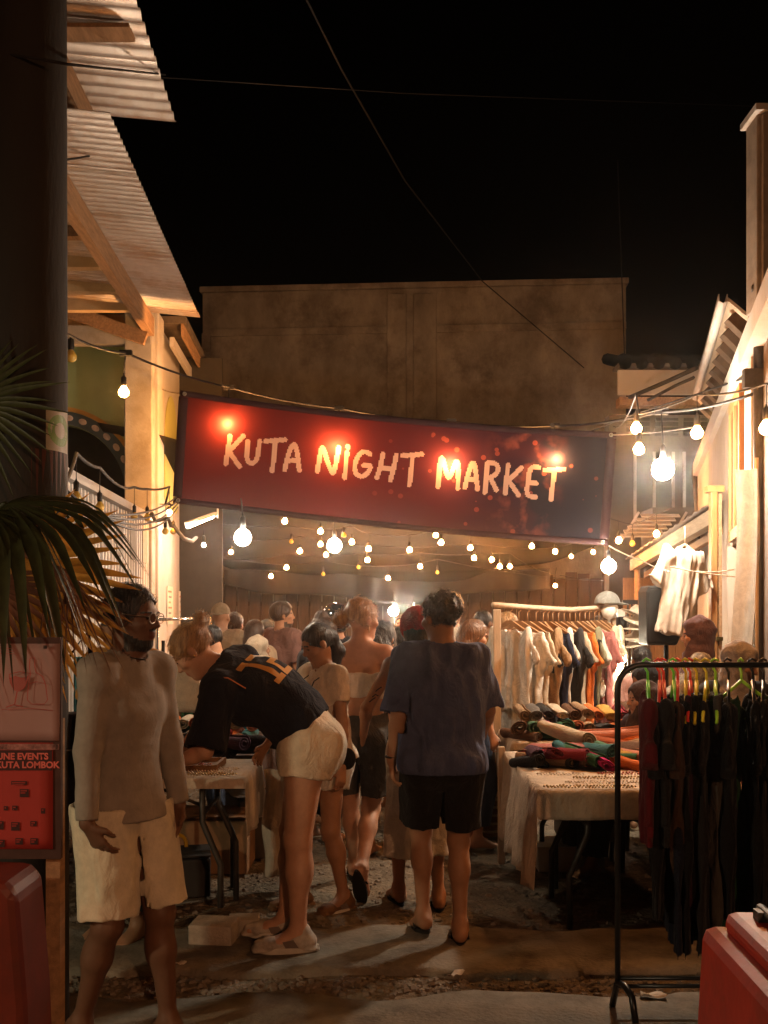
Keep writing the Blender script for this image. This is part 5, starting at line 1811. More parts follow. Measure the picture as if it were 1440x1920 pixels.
strip(-0.004, -0.03, 1.004, 0.025, 'hem'); strip(-0.004, 0.975, 1.004, 1.03, 'hem')
strip(-0.005, 0.03, 0.016, 0.97, 'hem'); strip(0.984, 0.03, 1.005, 0.97, 'hem')
for u, v in ((0.008, 0.0), (0.992, 0.0), (0.008, 1.0), (0.992, 1.0)):
    MB().lathe([(0.012, 0), (0.022, 0.002), (0.022, 0.006), (0.012, 0.007), (0.012, 0)], 12).build('eyelet', mat('nickel', (0.4, 0.38, 0.35), rough=0.3, metal=0.9), bn, ban(u, v, 0.012), (PI / 2, 0, 0))
# lines that hold the banner
ROPE = mat('pale_rope', (0.45, 0.38, 0.30), rough=0.9)
for a, b, l in ((ban(0.992, 0.0, 0.012), W(1310, 800, 8.2), 'thin pale rope from the banner upper right corner to the cream wall'),
                (ban(0.992, 1.0, 0.012), W(1200, 1050, 10.8), 'thin pale rope from the banner lower right corner down to the awning'),
                (ban(0.008, 0.0, 0.012), W(300, 728, 11.5), 'short rope from the banner upper left corner to the white wall'),
                (ban(0.008, 1.0, 0.012), W(300, 945, 11.2), 'short rope from the banner lower left corner to the wall')):
    tag(MB().tube(sag(a, b, 0.015, 8), 0.006, 5).build('rope', ROPE), l, 'rope')
# overhead wires
for pts, r, l in (([W(545, -60, 8), W(640, 130, 11), W(760, 340, 15), W(905, 528, 21.2), W(1095, 690, 21.2)], 0.012, 'long slack wire slanting down from the top of the sky to the warehouse roof'),
                  ([W(300, 145, 9), W(760, 175, 12), W(1440, 200, 14)], 0.005, 'faint thin wire crossing the night sky'),
                  ([W(1158, 300, 20), W(1166, 520, 21), W(1172, 700, 21)], 0.012, 'thin aerial wire standing at the right end of the warehouse'),
                  ([W(1100, 812, 12), W(1180, 780, 11), W(1310, 738, 9.5), W(1420, 700, 6.5)], 0.009, 'black wire from the right gutter behind the banner'),
                  ([W(-30, 98, 3.9), W(60, 108, 3.84), W(125, 120, 3.86), W(310, 140, 7)], 0.006, 'thin wire wrapped past the dark pole under the tin eaves'),
                  ([W(1180, 745, 13.5), W(1250, 715, 13), W(1305, 690, 12)], 0.03, 'thick black cable across the white fascia board'),
                  ([W(1215, 750, 13.5), W(1268, 722, 13), W(1300, 708, 12)], 0.022, 'second black cable across the white fascia board'),
                  ([W(122, 300, 6.2), W(160, 294, 7), W(195, 288, 7.6), W(212, 240, 7.5)], 0.007, 'loose wire end dangling from the eaves beam')):
    tag(MB().tube(pts, r, 5).build('wire', CABLE), l, 'wire')
# ================================================================== TABLES, GOODS, RACKS
PALET = {
    'rust': (0.38, 0.09, 0.03), 'orange': (0.60, 0.15, 0.03), 'mustard': (0.50, 0.28, 0.05), 'cream': (0.55, 0.45, 0.32),
    'brown': (0.13, 0.065, 0.035), 'black': (0.014, 0.012, 0.012), 'wine red': (0.24, 0.022, 0.03), 'magenta': (0.55, 0.02, 0.16),
    'dark green': (0.035, 0.12, 0.05), 'sea green': (0.10, 0.22, 0.13), 'teal': (0.04, 0.15, 0.16), 'plum': (0.08, 0.03, 0.05),
    'salmon': (0.58, 0.23, 0.15), 'grey': (0.14, 0.125, 0.11), 'navy': (0.020, 0.024, 0.045), 'pink': (0.45, 0.17, 0.15),
    'tan': (0.32, 0.20, 0.11), 'white': (0.62, 0.57, 0.49), 'sage': (0.22, 0.21, 0.13), 'charcoal': (0.03, 0.028, 0.027)}
def pal(k):
    return cloth(k.replace(' ', '_'), PALET[k])
def roll_mesh(turns, flat, seed, bumpy=0.0):
    r = random.Random(seed)
    n = 40
    mb = MB()
    ro, ri = [], []
    for i in range(n + 1):
        t = i / n
        th = turns * 2 * PI * t
        rad = 0.22 + 0.70 * t
        w = 0.075
        for L_, s in ((ro, w), (ri, -w)):
            L_.append(((rad + s) * math.cos(th) * (1 + (flat - 1) * 0.5), (rad + s) * math.sin(th) / flat))
    prof = ro + ri[::-1]
    m = len(prof)
    st = 5
    vs = []
    for j in range(st + 1):
        y = -0.5 + j / st
        k = 1 + bumpy * math.sin(j * 1.9 + seed)
        dx, dz = bumpy * 0.6 * math.sin(j * 1.3 + seed * 2), bumpy * 0.4 * math.cos(j * 2.1 + seed)
        vs += [(p[0] * k + dx, y, p[1] * k + dz) for p in prof]
    fs = [(j * m + i, j * m + (i + 1) % m, (j + 1) * m + (i + 1) % m, (j + 1) * m + i) for j in range(st) for i in range(m)]
    for j in (0, st):
        fs += [(j * m + i, j * m + i + 1, j * m + m - 2 - i, j * m + m - 1 - i) for i in range(n)]
    mb.add(vs, fs, True)
    return mb.mesh('rolled_cloth')
ROLLS = [roll_mesh(2.2, 1.05, 1, 0.08), roll_mesh(2.6, 1.25, 2, 0.10), roll_mesh(1.8, 1.15, 3, 0.14), roll_mesh(2.4, 1.6, 4, 0.10)]
for _m in ROLLS:
    _m.materials.append(pal('rust'))
ORD = ['first', 'second', 'third', 'fourth', 'fifth', 'sixth', 'seventh', 'eighth', 'ninth', 'tenth', 'eleventh', 'twelfth', 'thirteenth', 'fourteenth', 'fifteenth', 'sixteenth', 'seventeenth', 'eighteenth', 'nineteenth', 'twentieth', 'twenty-first', 'twenty-second', 'twenty-third', 'twenty-fourth']
def roll(label, p, col, r, L_, yaw=0.0, tilt=0.0, v=0, group='rolled cloths on the tables'):
    o = link('rolled_cloth', ROLLS[v % 4], pal(col), None, p, (tilt, rnd.uniform(-0.6, 0.6), yaw), (r, L_, r))
    return tag(o, label, 'cloth roll', group)

def folding_table(label, x0, x1, y0, y1, ztop, legz=None, topm=None, bent=True):
    t = thing('folding_table', label, 'table', ((x0 + x1) / 2, (y0 + y1) / 2, 0), 0, 'stall tables')
    w, d = x1 - x0, y1 - y0
    MB().box((0, 0, ztop - 0.02), (w, d, 0.04)).build('tabletop', topm or mat('table_plastic', (0.30, 0.28, 0.25), rough=0.6), t, bevel=0.008)
    k = 0
    for sx in (-1, 1):
        for sy in (-1, 1):
            x, y = sx * (w / 2 - 0.22), sy * (d / 2 - 0.08)
            zb = legz[k] if legz else 0.0
            k += 1
            q = sx * 0.10
            pts = [(x, y, ztop - 0.04), (x, y, ztop - 0.24), (x + q, y + sy * 0.02, ztop - 0.46), (x + q, y + sy * 0.03, zb)]
            MB().tube(pts, 0.017, 8).build('leg', IRON, t)
        MB().tube([(sx * (w / 2 - 0.22), -d / 2 + 0.08, ztop - 0.20), (sx * (w / 2 - 0.22), d / 2 - 0.08, ztop - 0.20)], 0.012, 6).build('crossbar', IRON, t)
        MB().tube([(sx * (w / 2 - 0.22), 0, ztop - 0.22), (sx * (w / 2 - 0.60), 0, ztop - 0.06)], 0.010, 6).build('brace', IRON, t)
    return t

def table_cloth(label, x0, x1, y0, y1, zt, front, back, left, right, m, seed, amp=0.02, corner=1.0):
    """a cloth over a table; front ... = how far it hangs there"""
    ux, uy = [], []
    def axis(a, b, lo, hi, n):
        s = [(a, -lo * (1 - i / 8)) for i in range(8)] if lo > 0 else []
        s += [(a + (b - a) * i / n, 0) for i in range(n + 1)]
        s += [(b, -hi * (i + 1) / 8) for i in range(8)] if hi > 0 else []
        return s
    AX = axis(x0, x1, left, right, 30)
    AY = axis(y0, y1, front, back, 24)
    mb = MB()
    vs = []
    for (y, dy) in AY:
        for (x, dx) in AX:
            h = min(dx, dy) if corner < 1 else min(dx, dy)
            both = dx < 0 and dy < 0
            if both:
                h = max(dx, dy) * 0.5 + min(dx, dy) * 0.6
            z = zt + h
            px, py = x, y
            k = -h
            if h < 0:
                ex = 0.018 + 0.10 * k
                f = amp * min(1, k * 4)
                if dx < 0:
                    s = -1 if x == x0 else 1
                    px += s * (ex * 0.6 + f * math.sin(y * 17 + seed) + f * 0.6 * math.sin(y * 41 + seed * 2))
                if dy < 0:
                    s = -1 if y == y0 else 1
                    py += s * (ex * 0.6 + f * math.sin(x * 15 + seed) + f * 0.5 * math.sin(x * 37 + seed))
            else:
                z += 0.002 * math.sin(x * 13 + seed) * math.sin(y * 17)
            vs.append((px, py, z + 0.006))
    n = len(AX)
    mb.add(vs, [(j * n + i, j * n + i + 1, (j + 1) * n + i + 1, (j + 1) * n + i) for j in range(len(AY) - 1) for i in range(n - 1)], True)
    o = solidify(mb.build('table_cloth', m), 0.004)
    return tag(o, label, 'table cloth', 'cloths over the stall tables')

# ---------------- left stall
folding_table('black legged folding table at left whose near leg stands on a grey block', -2.55, -0.74, 5.22, 5.88, 0.80, legz=[0.03, 0.03, 0.118, 0.0])
table_cloth('pale cloth over the left table, falling at its lane end', -2.56, -0.73, 5.20, 5.90, 0.80, 0.05, 0.0, 0.0, 0.30, cloth('pale_cover', (0.50, 0.42, 0.33)), 3, 0.012)
folding_table('second table of the left stall loaded with rolled cloths', -2.6, -0.80, 6.05, 7.45, 0.78)
table_cloth('dark patterned cloth under the rolled goods of the left stall', -2.62, -0.79, 6.0, 7.5, 0.78, 0.10, 0.0, 0.0, 0.25, cloth('dark_batik', (0.045, 0.035, 0.03), col2=(0.10, 0.05, 0.035), scale=30), 8, 0.015)
_o = MB().grid(lambda u, v: (-0.665 + 0.11 * u + 0.012 * math.sin(v * 9), 5.55 + 0.03 * math.sin(u * 6 + v * 3) - 0.04 * v, 0.80 - 0.58 * v), 8, 14).build('hanging_cloth', cloth('pale_cover', (0.5, 0.42, 0.33)))
tag(solidify(_o, 0.005), 'long pale cloth end hanging down beside the black frame of the left table', 'cloth', 'cloths over the stall tables')
cols = ['salmon', 'tan', 'orange', 'mustard', 'rust', 'cream', 'orange', 'salmon', 'brown', 'teal', 'tan', 'wine red', 'black', 'mustard', 'rust', 'salmon']
for i in range(16):
    roll(cols[i] + ' rolled cloth, ' + ORD[i] + ' from lane, upper back row of left table', (-0.90 - 0.098 * i, 7.0 + rnd.uniform(-.04, .04), 0.915 + rnd.uniform(-.008, .01)), cols[i], 0.05, 0.38, rnd.uniform(-.08, .08), 0, i)
cols = ['teal', 'orange', 'brown', 'wine red', 'cream', 'black', 'rust', 'salmon', 'dark green', 'plum', 'orange', 'brown', 'grey', 'wine red', 'mustard', 'black']
for i in range(16):
    roll(cols[i] + ' rolled cloth, ' + ORD[i] + ' from lane, lower back row of left table', (-0.92 - 0.10 * i, 6.85 + rnd.uniform(-.04, .04), 0.835), cols[i], 0.049, 0.42, rnd.uniform(-.08, .08), 0, i + 1)
cols = ['black', 'brown', 'wine red', 'teal', 'rust', 'charcoal', 'dark green', 'brown', 'plum', 'rust', 'black', 'teal', 'wine red', 'brown', 'charcoal', 'rust', 'navy', 'brown', 'plum', 'dark green']
for i in range(20):
    roll('narrow ' + cols[i] + ' rolled scarf lying slanted, ' + ORD[i] + ' from the lane on the left stall', (-0.98 - 0.078 * i, 6.36 + rnd.uniform(-.03, .03), 0.825 + 0.02 * (i % 3)), cols[i], 0.034, 0.52, -0.55 + rnd.uniform(-.1, .1), 0.06, i)
cols = ['black', 'charcoal', 'plum', 'black', 'brown', 'mustard', 'black', 'wine red', 'charcoal']
for i in range(9):
    roll('dark crumpled ' + cols[i] + ' roll under the bending woman, ' + ORD[i] + ' from the lane', (-0.80 - 0.085 * i, 6.12 + 0.06 * (i % 2), 0.83 + 0.055 * ((i + 1) % 2)), cols[i], 0.052, 0.34, 1.1 + rnd.uniform(-.4, .4), 0.0, i + 2)
# trays of bead necklaces along the table edge
WOVEN = mat('woven_tray', (0.22, 0.12, 0.06), rough=0.8, var=0.3, scale=60, bump=0.5, bscale=150)
_t = thing('tray', 'low woven tray of bead strings on the pale cloth at left', 'tray', (-1.22, 5.56, 0.808))
MB().box((0, 0, 0.008), (0.62, 0.30, 0.012)).build('base', WOVEN, _t)
for x, y, w, d in ((0, -0.15, 0.64, 0.018), (0, 0.15, 0.64, 0.018), (-0.31, 0, 0.018, 0.28), (0.31, 0, 0.018, 0.28)):
    MB().box((x, y, 0.02), (w, d, 0.035)).build('rim', WOVEN, _t)
BEADM = [mat('gold_beads', (0.45, 0.30, 0.12), rough=0.25, metal=0.6), mat('shell_beads', (0.60, 0.50, 0.40), rough=0.35), mat('coral_beads', (0.40, 0.10, 0.06), rough=0.35), mat('green_beads', (0.12, 0.16, 0.07), rough=0.35)]
def necklace(label, cx, cy, z, L_, m, seed, wid=0.05, br=0.006):
    r = random.Random(seed)
    mb = MB()
    n = int(L_ / (br * 2.4))
    oc = [(1, 0, 0), (0, 1, 0), (-1, 0, 0), (0, -1, 0), (0, 0, 1), (0, 0, -1)]
    ft = [(0, 1, 4), (1, 2, 4), (2, 3, 4), (3, 0, 4), (1, 0, 5), (2, 1, 5), (3, 2, 5), (0, 3, 5)]
    for side in (-1, 1):
        ph = r.uniform(0, 6)
        for i in range(n):
            t = i / (n - 1) - 0.5
            x, y = cx + L_ * t, cy + side * wid * 0.5 * (1 - (2 * t) ** 6) ** 0.5 + 0.006 * math.sin(ph + t * 30)
            s = br * r.uniform(0.8, 1.25)
            mb.add([(x + a * s, y + b * s, z + s + c * s) for a, b, c in oc], ft, True)
    return tag(mb.build('necklace', m), label, 'necklace', 'bead necklaces laid out on the tables')
for i, (x, y, L_, mi, l) in enumerate((
    (-0.98, 5.28, 0.40, 0, 'gold bead necklace along the near edge of the left table'),
    (-1.02, 5.36, 0.42, 1, 'pale shell necklace behind the gold one on the left table'),
    (-1.48, 5.28, 0.42, 0, 'gold bead necklace beside the white shirt man on the left table'),
    (-0.92, 5.47, 0.26, 1, 'short shell necklace near the lane end of the left table'),
    (-1.22, 5.56, 0.52, 2, 'coral bead necklace lying in the woven tray'))):
    necklace(l, x, y, 0.812 + (0.012 if i == 4 else 0), L_, BEADM[mi], i)
# clothes rail with scarves behind the left stall and the white towel
rr_ = thing('clothes_rail', 'thin rail behind the left stall hung with long scarves', 'clothes rail', (0, 0, 0))
MB().tube([(-2.75, 7.75, 1.32), (-0.86, 7.75, 1.32)], 0.012, 8).build('bar', IRON, rr_)
for x in (-2.74, -0.87):
    MB().tube([(x, 7.75, 0), (x, 7.75, 1.33)], 0.013, 8).build('post', IRON, rr_)
SC_C = ['black', 'teal', 'charcoal', 'wine red', 'rust', 'black', 'dark green', 'brown', 'plum', 'orange', 'black', 'grey', 'wine red', 'tan', 'black', 'teal']
def scarf_mesh(w, L_, seed):
    def f(u, v):
        a = u * PI * 3.0 + seed
        return ((u - .5) * w * (1 - 0.15 * math.sin(v * 3)), 0.018 * math.sin(a * 2) * (0.4 + 0.6 * v) + 0.01 * math.sin(v * 7 + seed), -L_ * v)
    return MB().grid(f, 14, 10).mesh('scarf')
SCM = [scarf_mesh(0.10, 0.62, 1), scarf_mesh(0.085, 0.70, 2.2), scarf_mesh(0.11, 0.55, 3.7)]
for m_ in SCM:
    m_.materials.append(pal('rust'))
for i in range(16):
    o = link('scarf', SCM[i % 3], pal(SC_C[i]), None, (-0.95 - 0.095 * i, 7.735, 1.335))
    solidify(o, 0.006)
    tag(o, 'long ' + SC_C[i] + ' scarf, ' + ORD[i] + ' from the lane on the rail behind the left stall', 'scarf', 'scarves hung on the left rail')
_o = MB().grid(lambda u, v: (GX(300, 6.1) + 0.24 * u, 6.1 + 0.012 * math.sin(u * 8) * v + 0.02 * (v > 0.98), 1.345 - 0.29 * v + 0.012 * math.sin(u * 3)), 12, 10).build('towel', cloth('towel', (0.60, 0.50, 0.40), bump=0.6, bscale=120))
tag(solidify(_o, 0.012), 'cream towel hung up in front of the bending woman\'s face', 'towel')
_p = thing('display_pole', 'thin black display pole holding the cream towel', 'pole', (GX(306, 6.13), 6.13, 0))
MB().tube([(0, 0, 0), (0, 0, 1.5)], 0.012, 6).build('shaft', IRON, _p)
MB().tube([(-0.02, 0, 1.36), (0.24, 0, 1.36)], 0.008, 6).build('arm', IRON, _p)
# racks of hangers behind, along the white wall
hr_ = thing('hanger_rail', 'rail packed with empty wire hangers along the white wall', 'clothes rail', (0, 0, 0))
MB().tube([(XL(8.8) + 0.45, 8.8, 1.62), (XL(12.6) + 0.45, 12.6, 1.62)], 0.014, 8).build('bar', mat('chrome', (0.5, 0.48, 0.45), rough=0.25, metal=0.9), hr_)
for y in (8.8, 12.6):
    MB().tube([(XL(y) + 0.45, y, 0), (XL(y) + 0.45, y, 1.63)], 0.016, 8).build('post', mat('chrome', (0.5, 0.48, 0.45), rough=0.25, metal=0.9), hr_)
HANG = MB().tube([(0, 0, 0.0), (0.018, 0, 0.012), (0.012, 0, 0.04), (-0.012, 0, 0.045)][::-1] + [(0, 0, -0.03), (-0.20, 0, -0.13), (0.20, 0, -0.13), (0, 0, -0.03)], 0.005, 5).mesh('hanger')
HANG.materials.append(mat('chrome', (0.5, 0.48, 0.45), rough=0.25, metal=0.9))
HC = ['white', 'tan', 'grey', 'cream', 'charcoal', 'sage']

def garment_mesh(kind_, w, L_, seed, h=0.013, thick=0.026):
    f = Field((-w / 2 - 0.22, -0.12, -L_ - 0.08), (w / 2 + 0.22, 0.12, 0.06), h)
    U_ = V3(1, 0, 0)
    if kind_ in ('shirt', 'dress'):
        f.econe((0, 0, -0.02), (0, 0, -0.10), (0.06, 0.028), (w / 2 - 0.02, thick), U_, 0.03)
        f.econe((0, 0, -0.08), (0, 0, -L_), (w / 2 - 0.02, thick), (w / 2 + (0.09 if kind_ == 'dress' else 0.01), thick * 1.2), U_, 0.02, flat=(0, 1))
        for q in (-1, 1):
            f.econe((q * (w / 2 - 0.07), 0, -0.07), (q * (w / 2 + 0.07), 0, -0.31), (0.075, 0.026), (0.085, 0.028), U_, 0.02, flat=(0, 1))
        f.ell((0, 0, 0.0), (0.07, 0.05, 0.045), None, 0.005, 'sub')
    elif kind_ == 'trousers':
        f.econe((0, 0, -0.01), (0, 0, -0.25), (w / 2 - 0.02, thick), (w / 2 + 0.02, thick * 1.3), U_, 0.02, flat=(1, 0))
        for q in (-1, 1):
            f.econe((q * w * 0.25, 0, -0.22), (q * w * 0.27, 0, -L_), (w * 0.27, thick * 1.2), (w * 0.24, thick), U_, 0.02, flat=(0, 1))
    f.noise(0.022, (0.040, 0.12, 0.30), seed)
    f.noise(0.010, (0.025, 0.05, 0.10), seed + 1)
    return f.mesh('garment')
GM = {'shirt': garment_mesh('shirt', 0.50, 0.68, 1), 'tee': garment_mesh('shirt', 0.44, 0.58, 2), 'long': garment_mesh('shirt', 0.46, 0.95, 3),
      'dress': garment_mesh('dress', 0.36, 1.05, 4), 'trousers': garment_mesh('trousers', 0.34, 0.98, 5), 'top': garment_mesh('shirt', 0.36, 0.50, 6)}
for m_ in GM.values():
    m_.materials.append(pal('white'))

# ---------------- wooden clothes rack in the middle right
PALEW = mat('pale_stick_wood', (0.52, 0.40, 0.28), rough=0.7, var=0.18, scale=10, stretch=(3, 3, 0.5), bump=0.2, bscale=60)
ra, rb2 = Vector((GX(932, 7.58), 7.58, 0)), Vector((GX(1148, 8.65), 8.65, 0))
rk = thing('clothes_rack', 'pale wooden clothes rack full of hanging shirts on the right', 'clothes rack', ra)
dv = rb2 - ra
ru = dv.normalized()
rn = Vector((ru.y, -ru.x, 0))
MB().tube([dv * -0.03 + Vector((0, 0, 1.735)), dv * 0.3 + Vector((0, 0, 1.715)), dv * 0.6 + Vector((0, 0, 1.70)), dv * 0.8 + Vector((0, 0, 1.715)), dv * 1.04 + Vector((0, 0, 1.725))], 0.021, 10).build('bar', PALEW, rk)
for k, base in ((0, Vector((0, 0, 0))), (1, dv)):
    MB().bar(base + Vector((0, 0, 0.0)), base + Vector((0, 0, 1.70)), 0.045, 0.055, up=(1, 0, 0)).build('post', PALEW, rk, bevel=0.005)
    MB().bar(base + rn * -0.32 + Vector((0, 0, 0.04)), base + rn * 0.32 + Vector((0, 0, 0.04)), 0.05, 0.06).build('foot', PALEW, rk, bevel=0.005)
    MB().bar(base + rn * 0.03 + Vector((0, 0, 0.32)), base + rn * 0.26 + Vector((0, 0, 0.07)), 0.03, 0.035).build('brace', PALEW, rk)
MB().bar(Vector((0, 0, 0.30)), dv + Vector((0, 0, 0.30)), 0.035, 0.05).build('lower_bar', PALEW, rk)
WH = MB().tube([(0, -0.0, 0.022), (0, 0.022, 0.035), (0, 0.024, 0.06), (0, 0.0, 0.075), (0, -0.02, 0.062)][::1], 0.0035, 5).tube([(0, 0, 0.022), (0, 0, -0.05)], 0.0035, 5)
WH.prism([(-0.21, -0.13), (-0.20, -0.145), (0, -0.075), (0.20, -0.145), (0.21, -0.13), (0.03, -0.045), (-0.03, -0.045)], -0.008, 0.008, 'xz')
WHM = WH.mesh('hanger')
WHM.materials.append(mat('hanger_wood', (0.34, 0.18, 0.08), rough=0.5, var=0.2, scale=14))
PL = [('white', 'shirt', 0.10), ('white', 'long', 0.17), ('cream', 'long', 0.24), ('tan', 'shirt', 0.31), ('black', 'long', 0.37), ('navy', 'long', 0.41), ('white', 'shirt', 0.45),
      ('charcoal', 'shirt', 0.50), ('cream', 'long', 0.55), ('black', 'long', 0.60), ('orange', 'long', 0.65), ('black', 'long', 0.69), ('sage', 'shirt', 0.74), ('white', 'tee', 0.78),
      ('pink', 'long', 0.83), ('cream', 'shirt', 0.87), ('tan', 'long', 0.91), ('cream', 'shirt', 0.95)]
ang = math.atan2(rn.y, rn.x)
for i, (c, g, t) in enumerate(PL):
    p = ra + dv * t + Vector((0, 0, 1.715 - 0.015 * math.sin(t * PI)))
    yw = (ang - 0.10 * min(1, i / 3) * 3.2) + rnd.uniform(-0.28, 0.24)
    tag(link('hanger', WHM, None, None, p - Vector((0, 0, 0.05)), (0, 0, yw)), 'wooden hanger of the ' + c + ' shirt, ' + ORD[i] + ' from the blue shirt man', 'hanger', 'hangers on the wooden rack')
    tag(link('shirt', GM[g], pal(c), None, p - Vector((0, 0, 0.135)), (0, 0, yw), (rnd.uniform(0.82, 1.05), rnd.uniform(0.8, 1.3), 1 + rnd.uniform(-.10, .10))),
        c + (' shirt, ' if g != 'long' else ' long shirt, ') + ORD[i] + ' from the blue shirt man on the wooden rack', 'shirt', 'garments on the wooden rack')
# grey cap on a cap stand above the rack end
_c = Joints(); _c.hc = V3(0, 0, 0); _c.H = np.eye(3)
cp = link('cap', cap_mesh(_c, 0.006), cloth('grey_cap', (0.22, 0.22, 0.20)), None, (GX(1142, 8.5), 8.5, 1.72), (0, 0, -1.35))
tag(cp, 'grey baseball cap displayed above the right end of the wooden rack', 'cap')
_cs = thing('cap_stand', 'white round cap stand under the grey cap', 'display stand', (GX(1142, 8.5), 8.5, 0))
MB().lathe([(0.0, 1.74), (0.05, 1.73), (0.07, 1.70), (0.05, 1.64), (0.012, 1.62), (0.012, 0.02), (0.14, 0.015), (0.14, 0)], 16).build('stand', mat('white_plastic', (0.6, 0.57, 0.5), rough=0.4), _cs)

# ---------------- right stall
LIN = cloth('linen_cover', (0.52, 0.43, 0.33), bump=0.35)
folding_table('folding table of bead strings under the white cloth at right', 0.86, 2.68, 5.24, 5.92, 0.735)
folding_table('second table of the right stall behind the bead table', 0.92, 2.75, 6.02, 6.66, 0.735)
table_cloth('white cloth over the near right tables with a short front drop', 0.80, 2.70, 5.20, 6.68, 0.74, 0.15, 0.0, 0.52, 0.0, LIN, 5, 0.022)
folding_table('back table of the right stall under the long row of rolled cloths', 0.88, 2.9, 6.74, 7.45, 0.80)
table_cloth('beige cloth over the back table of the right stall', 0.86, 2.92, 6.72, 7.48, 0.80, 0.06, 0.0, 0.45, 0.0, cloth('beige_cover', (0.42, 0.31, 0.21), bump=0.4), 11, 0.02)
cols = ['tan', 'grey', 'charcoal', 'cream', 'brown', 'tan', 'orange', 'mustard', 'wine red', 'brown', 'mustard', 'black', 'rust', 'tan', 'mustard', 'brown', 'rust', 'orange', 'plum', 'tan']
for i in range(20):
    roll(cols[i] + ' rolled cloth, ' + ORD[i] + ' from lane, top row of right back table', (0.98 + 0.088 * i, 7.18 + rnd.uniform(-.03, .03), 0.965 + rnd.uniform(-.008, .012)), cols[i], 0.047, 0.40, rnd.uniform(-.1, .1), 0.05, i)
cols = ['brown', 'sea green', 'magenta', 'dark green', 'rust', 'tan', 'charcoal', 'orange', 'plum', 'black', 'black', 'salmon', 'brown', 'wine red', 'plum', 'brown', 'rust', 'black', 'wine red']
for i in range(19):
    roll(cols[i] + ' rolled cloth, ' + ORD[i] + ' from lane, lower row of right back table', (0.95 + 0.093 * i, 7.00 + rnd.uniform(-.05, .03), 0.875 + rnd.uniform(-.006, .006)), cols[i], 0.056, 0.50, rnd.uniform(-.12, .12), -0.10, i + 1)
cols = ['brown', 'dark green', 'rust', 'black', 'tan', 'wine red', 'charcoal', 'pink', 'black', 'plum', 'brown', 'navy']
for i in range(12):
    roll(cols[i] + ' slumped cloth, ' + ORD[i] + ' from the lane along the front of the right back table', (0.94 + 0.15 * i, 6.86, 0.838), cols[i], 0.045, 0.34, 0.9 + rnd.uniform(-.5, .5), 0, i + 2)
FP = [('pink', 1050, 6.20, 0.065, 0.42, 0.9, 0.02), ('tan', 1022, 6.02, 0.05, 0.36, 1.1, 0.0), ('cream', 1062, 6.35, 0.062, 0.46, 0.55, 0.10), ('wine red', 1040, 6.0, 0.050, 0.42, 1.0, 0.03),
      ('orange', 1085, 6.12, 0.045, 0.36, 0.35, 0.02), ('dark green', 1088, 5.98, 0.05, 0.36, 0.5, 0.03), ('teal', 1105, 6.05, 0.05, 0.40, 0.6, 0.05), ('sea green', 1118, 6.2, 0.045, 0.40, 0.3, 0.06),
      ('magenta', 1112, 5.98, 0.055, 0.40, 0.25, 0.01), ('salmon', 1125, 6.45, 0.055, 0.5, 1.3, 0.08), ('dark green', 1140, 6.1, 0.05, 0.40, 0.9, 0.0), ('orange', 1150, 5.96, 0.05, 0.42, 0.8, 0.0),
      ('brown', 1160, 6.2, 0.065, 0.44, 0.7, 0.02), ('salmon', 1172, 6.1, 0.05, 0.40, 0.5, 0.02), ('rust', 1130, 6.32, 0.05, 0.46, 1.2, 0.06), ('orange', 1180, 6.4, 0.055, 0.48, 0.9, 0.05),
      ('wine red', 1195, 6.1, 0.055, 0.44, 0.6, 0.0), ('mustard', 1210, 5.98, 0.05, 0.40, 1.1, 0.0), ('tan', 1215, 6.3, 0.06, 0.46, 0.8, 0.04), ('plum', 1235, 6.1, 0.055, 0.44, 0.7, 0.0)]
near_ = ['nearest the lane', 'by the table corner', 'lying across the others', 'beneath the pink one', 'beside the big cream roll', 'at the edge of the beads', 'behind the green one', 'beside the black roll',
         'at the front of the heap', 'at the back of the heap', 'in the middle of the heap', 'folded flat before the rail post', 'behind the rail post', 'next to the brown roll', 'at the top of the heap', 'behind the thin rail post',
         'under the maroon garment', 'close to the maroon garment', 'far inside the stall', 'innermost in the heap']
for i, (c, px, D, r, L_, yw, up_) in enumerate(FP):
    roll(c + ' rolled cloth heaped on right table, ' + near_[i], (GX(px, D), D, 0.752 + r * 0.8 + up_), c, r, L_, yw, 0.1 * (i % 3 - 1), i + 3)
for i in range(9):
    c = ['black', 'plum', 'navy', 'wine red', 'charcoal', 'teal', 'brown', 'black', 'magenta'][i]
    roll('small ' + c + ' patterned roll, ' + ORD[i] + ' in the bunch at the right table corner', (GX(985, 6.0) + 0.055 * i + 0.0, 5.98 + 0.05 * (i % 3), 0.785 + 0.045 * (i % 2)), c, 0.042, 0.26, 0.3 + rnd.uniform(-.5, .5), 0.2 * (i % 3 - 1), i)
for i, (x, y, L_, mi, l) in enumerate((
    (1.08, 5.26, 0.48, 0, 'gold bead necklace at the near left corner of the right table'), (1.62, 5.26, 0.50, 1, 'shell necklace along the near edge of the right table'),
    (2.15, 5.27, 0.5, 0, 'gold bead necklace along the edge below the maroon garment'), (1.20, 5.40, 0.44, 1, 'shell necklace in the second line of the right table'),
    (1.72, 5.42, 0.48, 2, 'coral necklace in the second line of the right table'), (1.25, 5.55, 0.40, 0, 'gold necklace in the third line of the right table'),
    (1.72, 5.56, 0.44, 3, 'green bead necklace in the third line of the right table'), (1.42, 5.70, 0.40, 2, 'coral necklace nearest the cloth heap'),
    (1.00, 5.68, 0.26, 1, 'short shell necklace by the dark bunch'))):
    necklace(l, x, y, 0.750, L_, BEADM[mi], 20 + i, 0.05, 0.007)
_l = MB().box((GX(940, 6.68), 6.68, 0.39), (0.045, 0.05, 0.78)).build('wooden_prop', PALEW, None, bevel=0.004)
tag(_l, 'pale wooden prop standing at the lane corner of the right back table', 'prop')
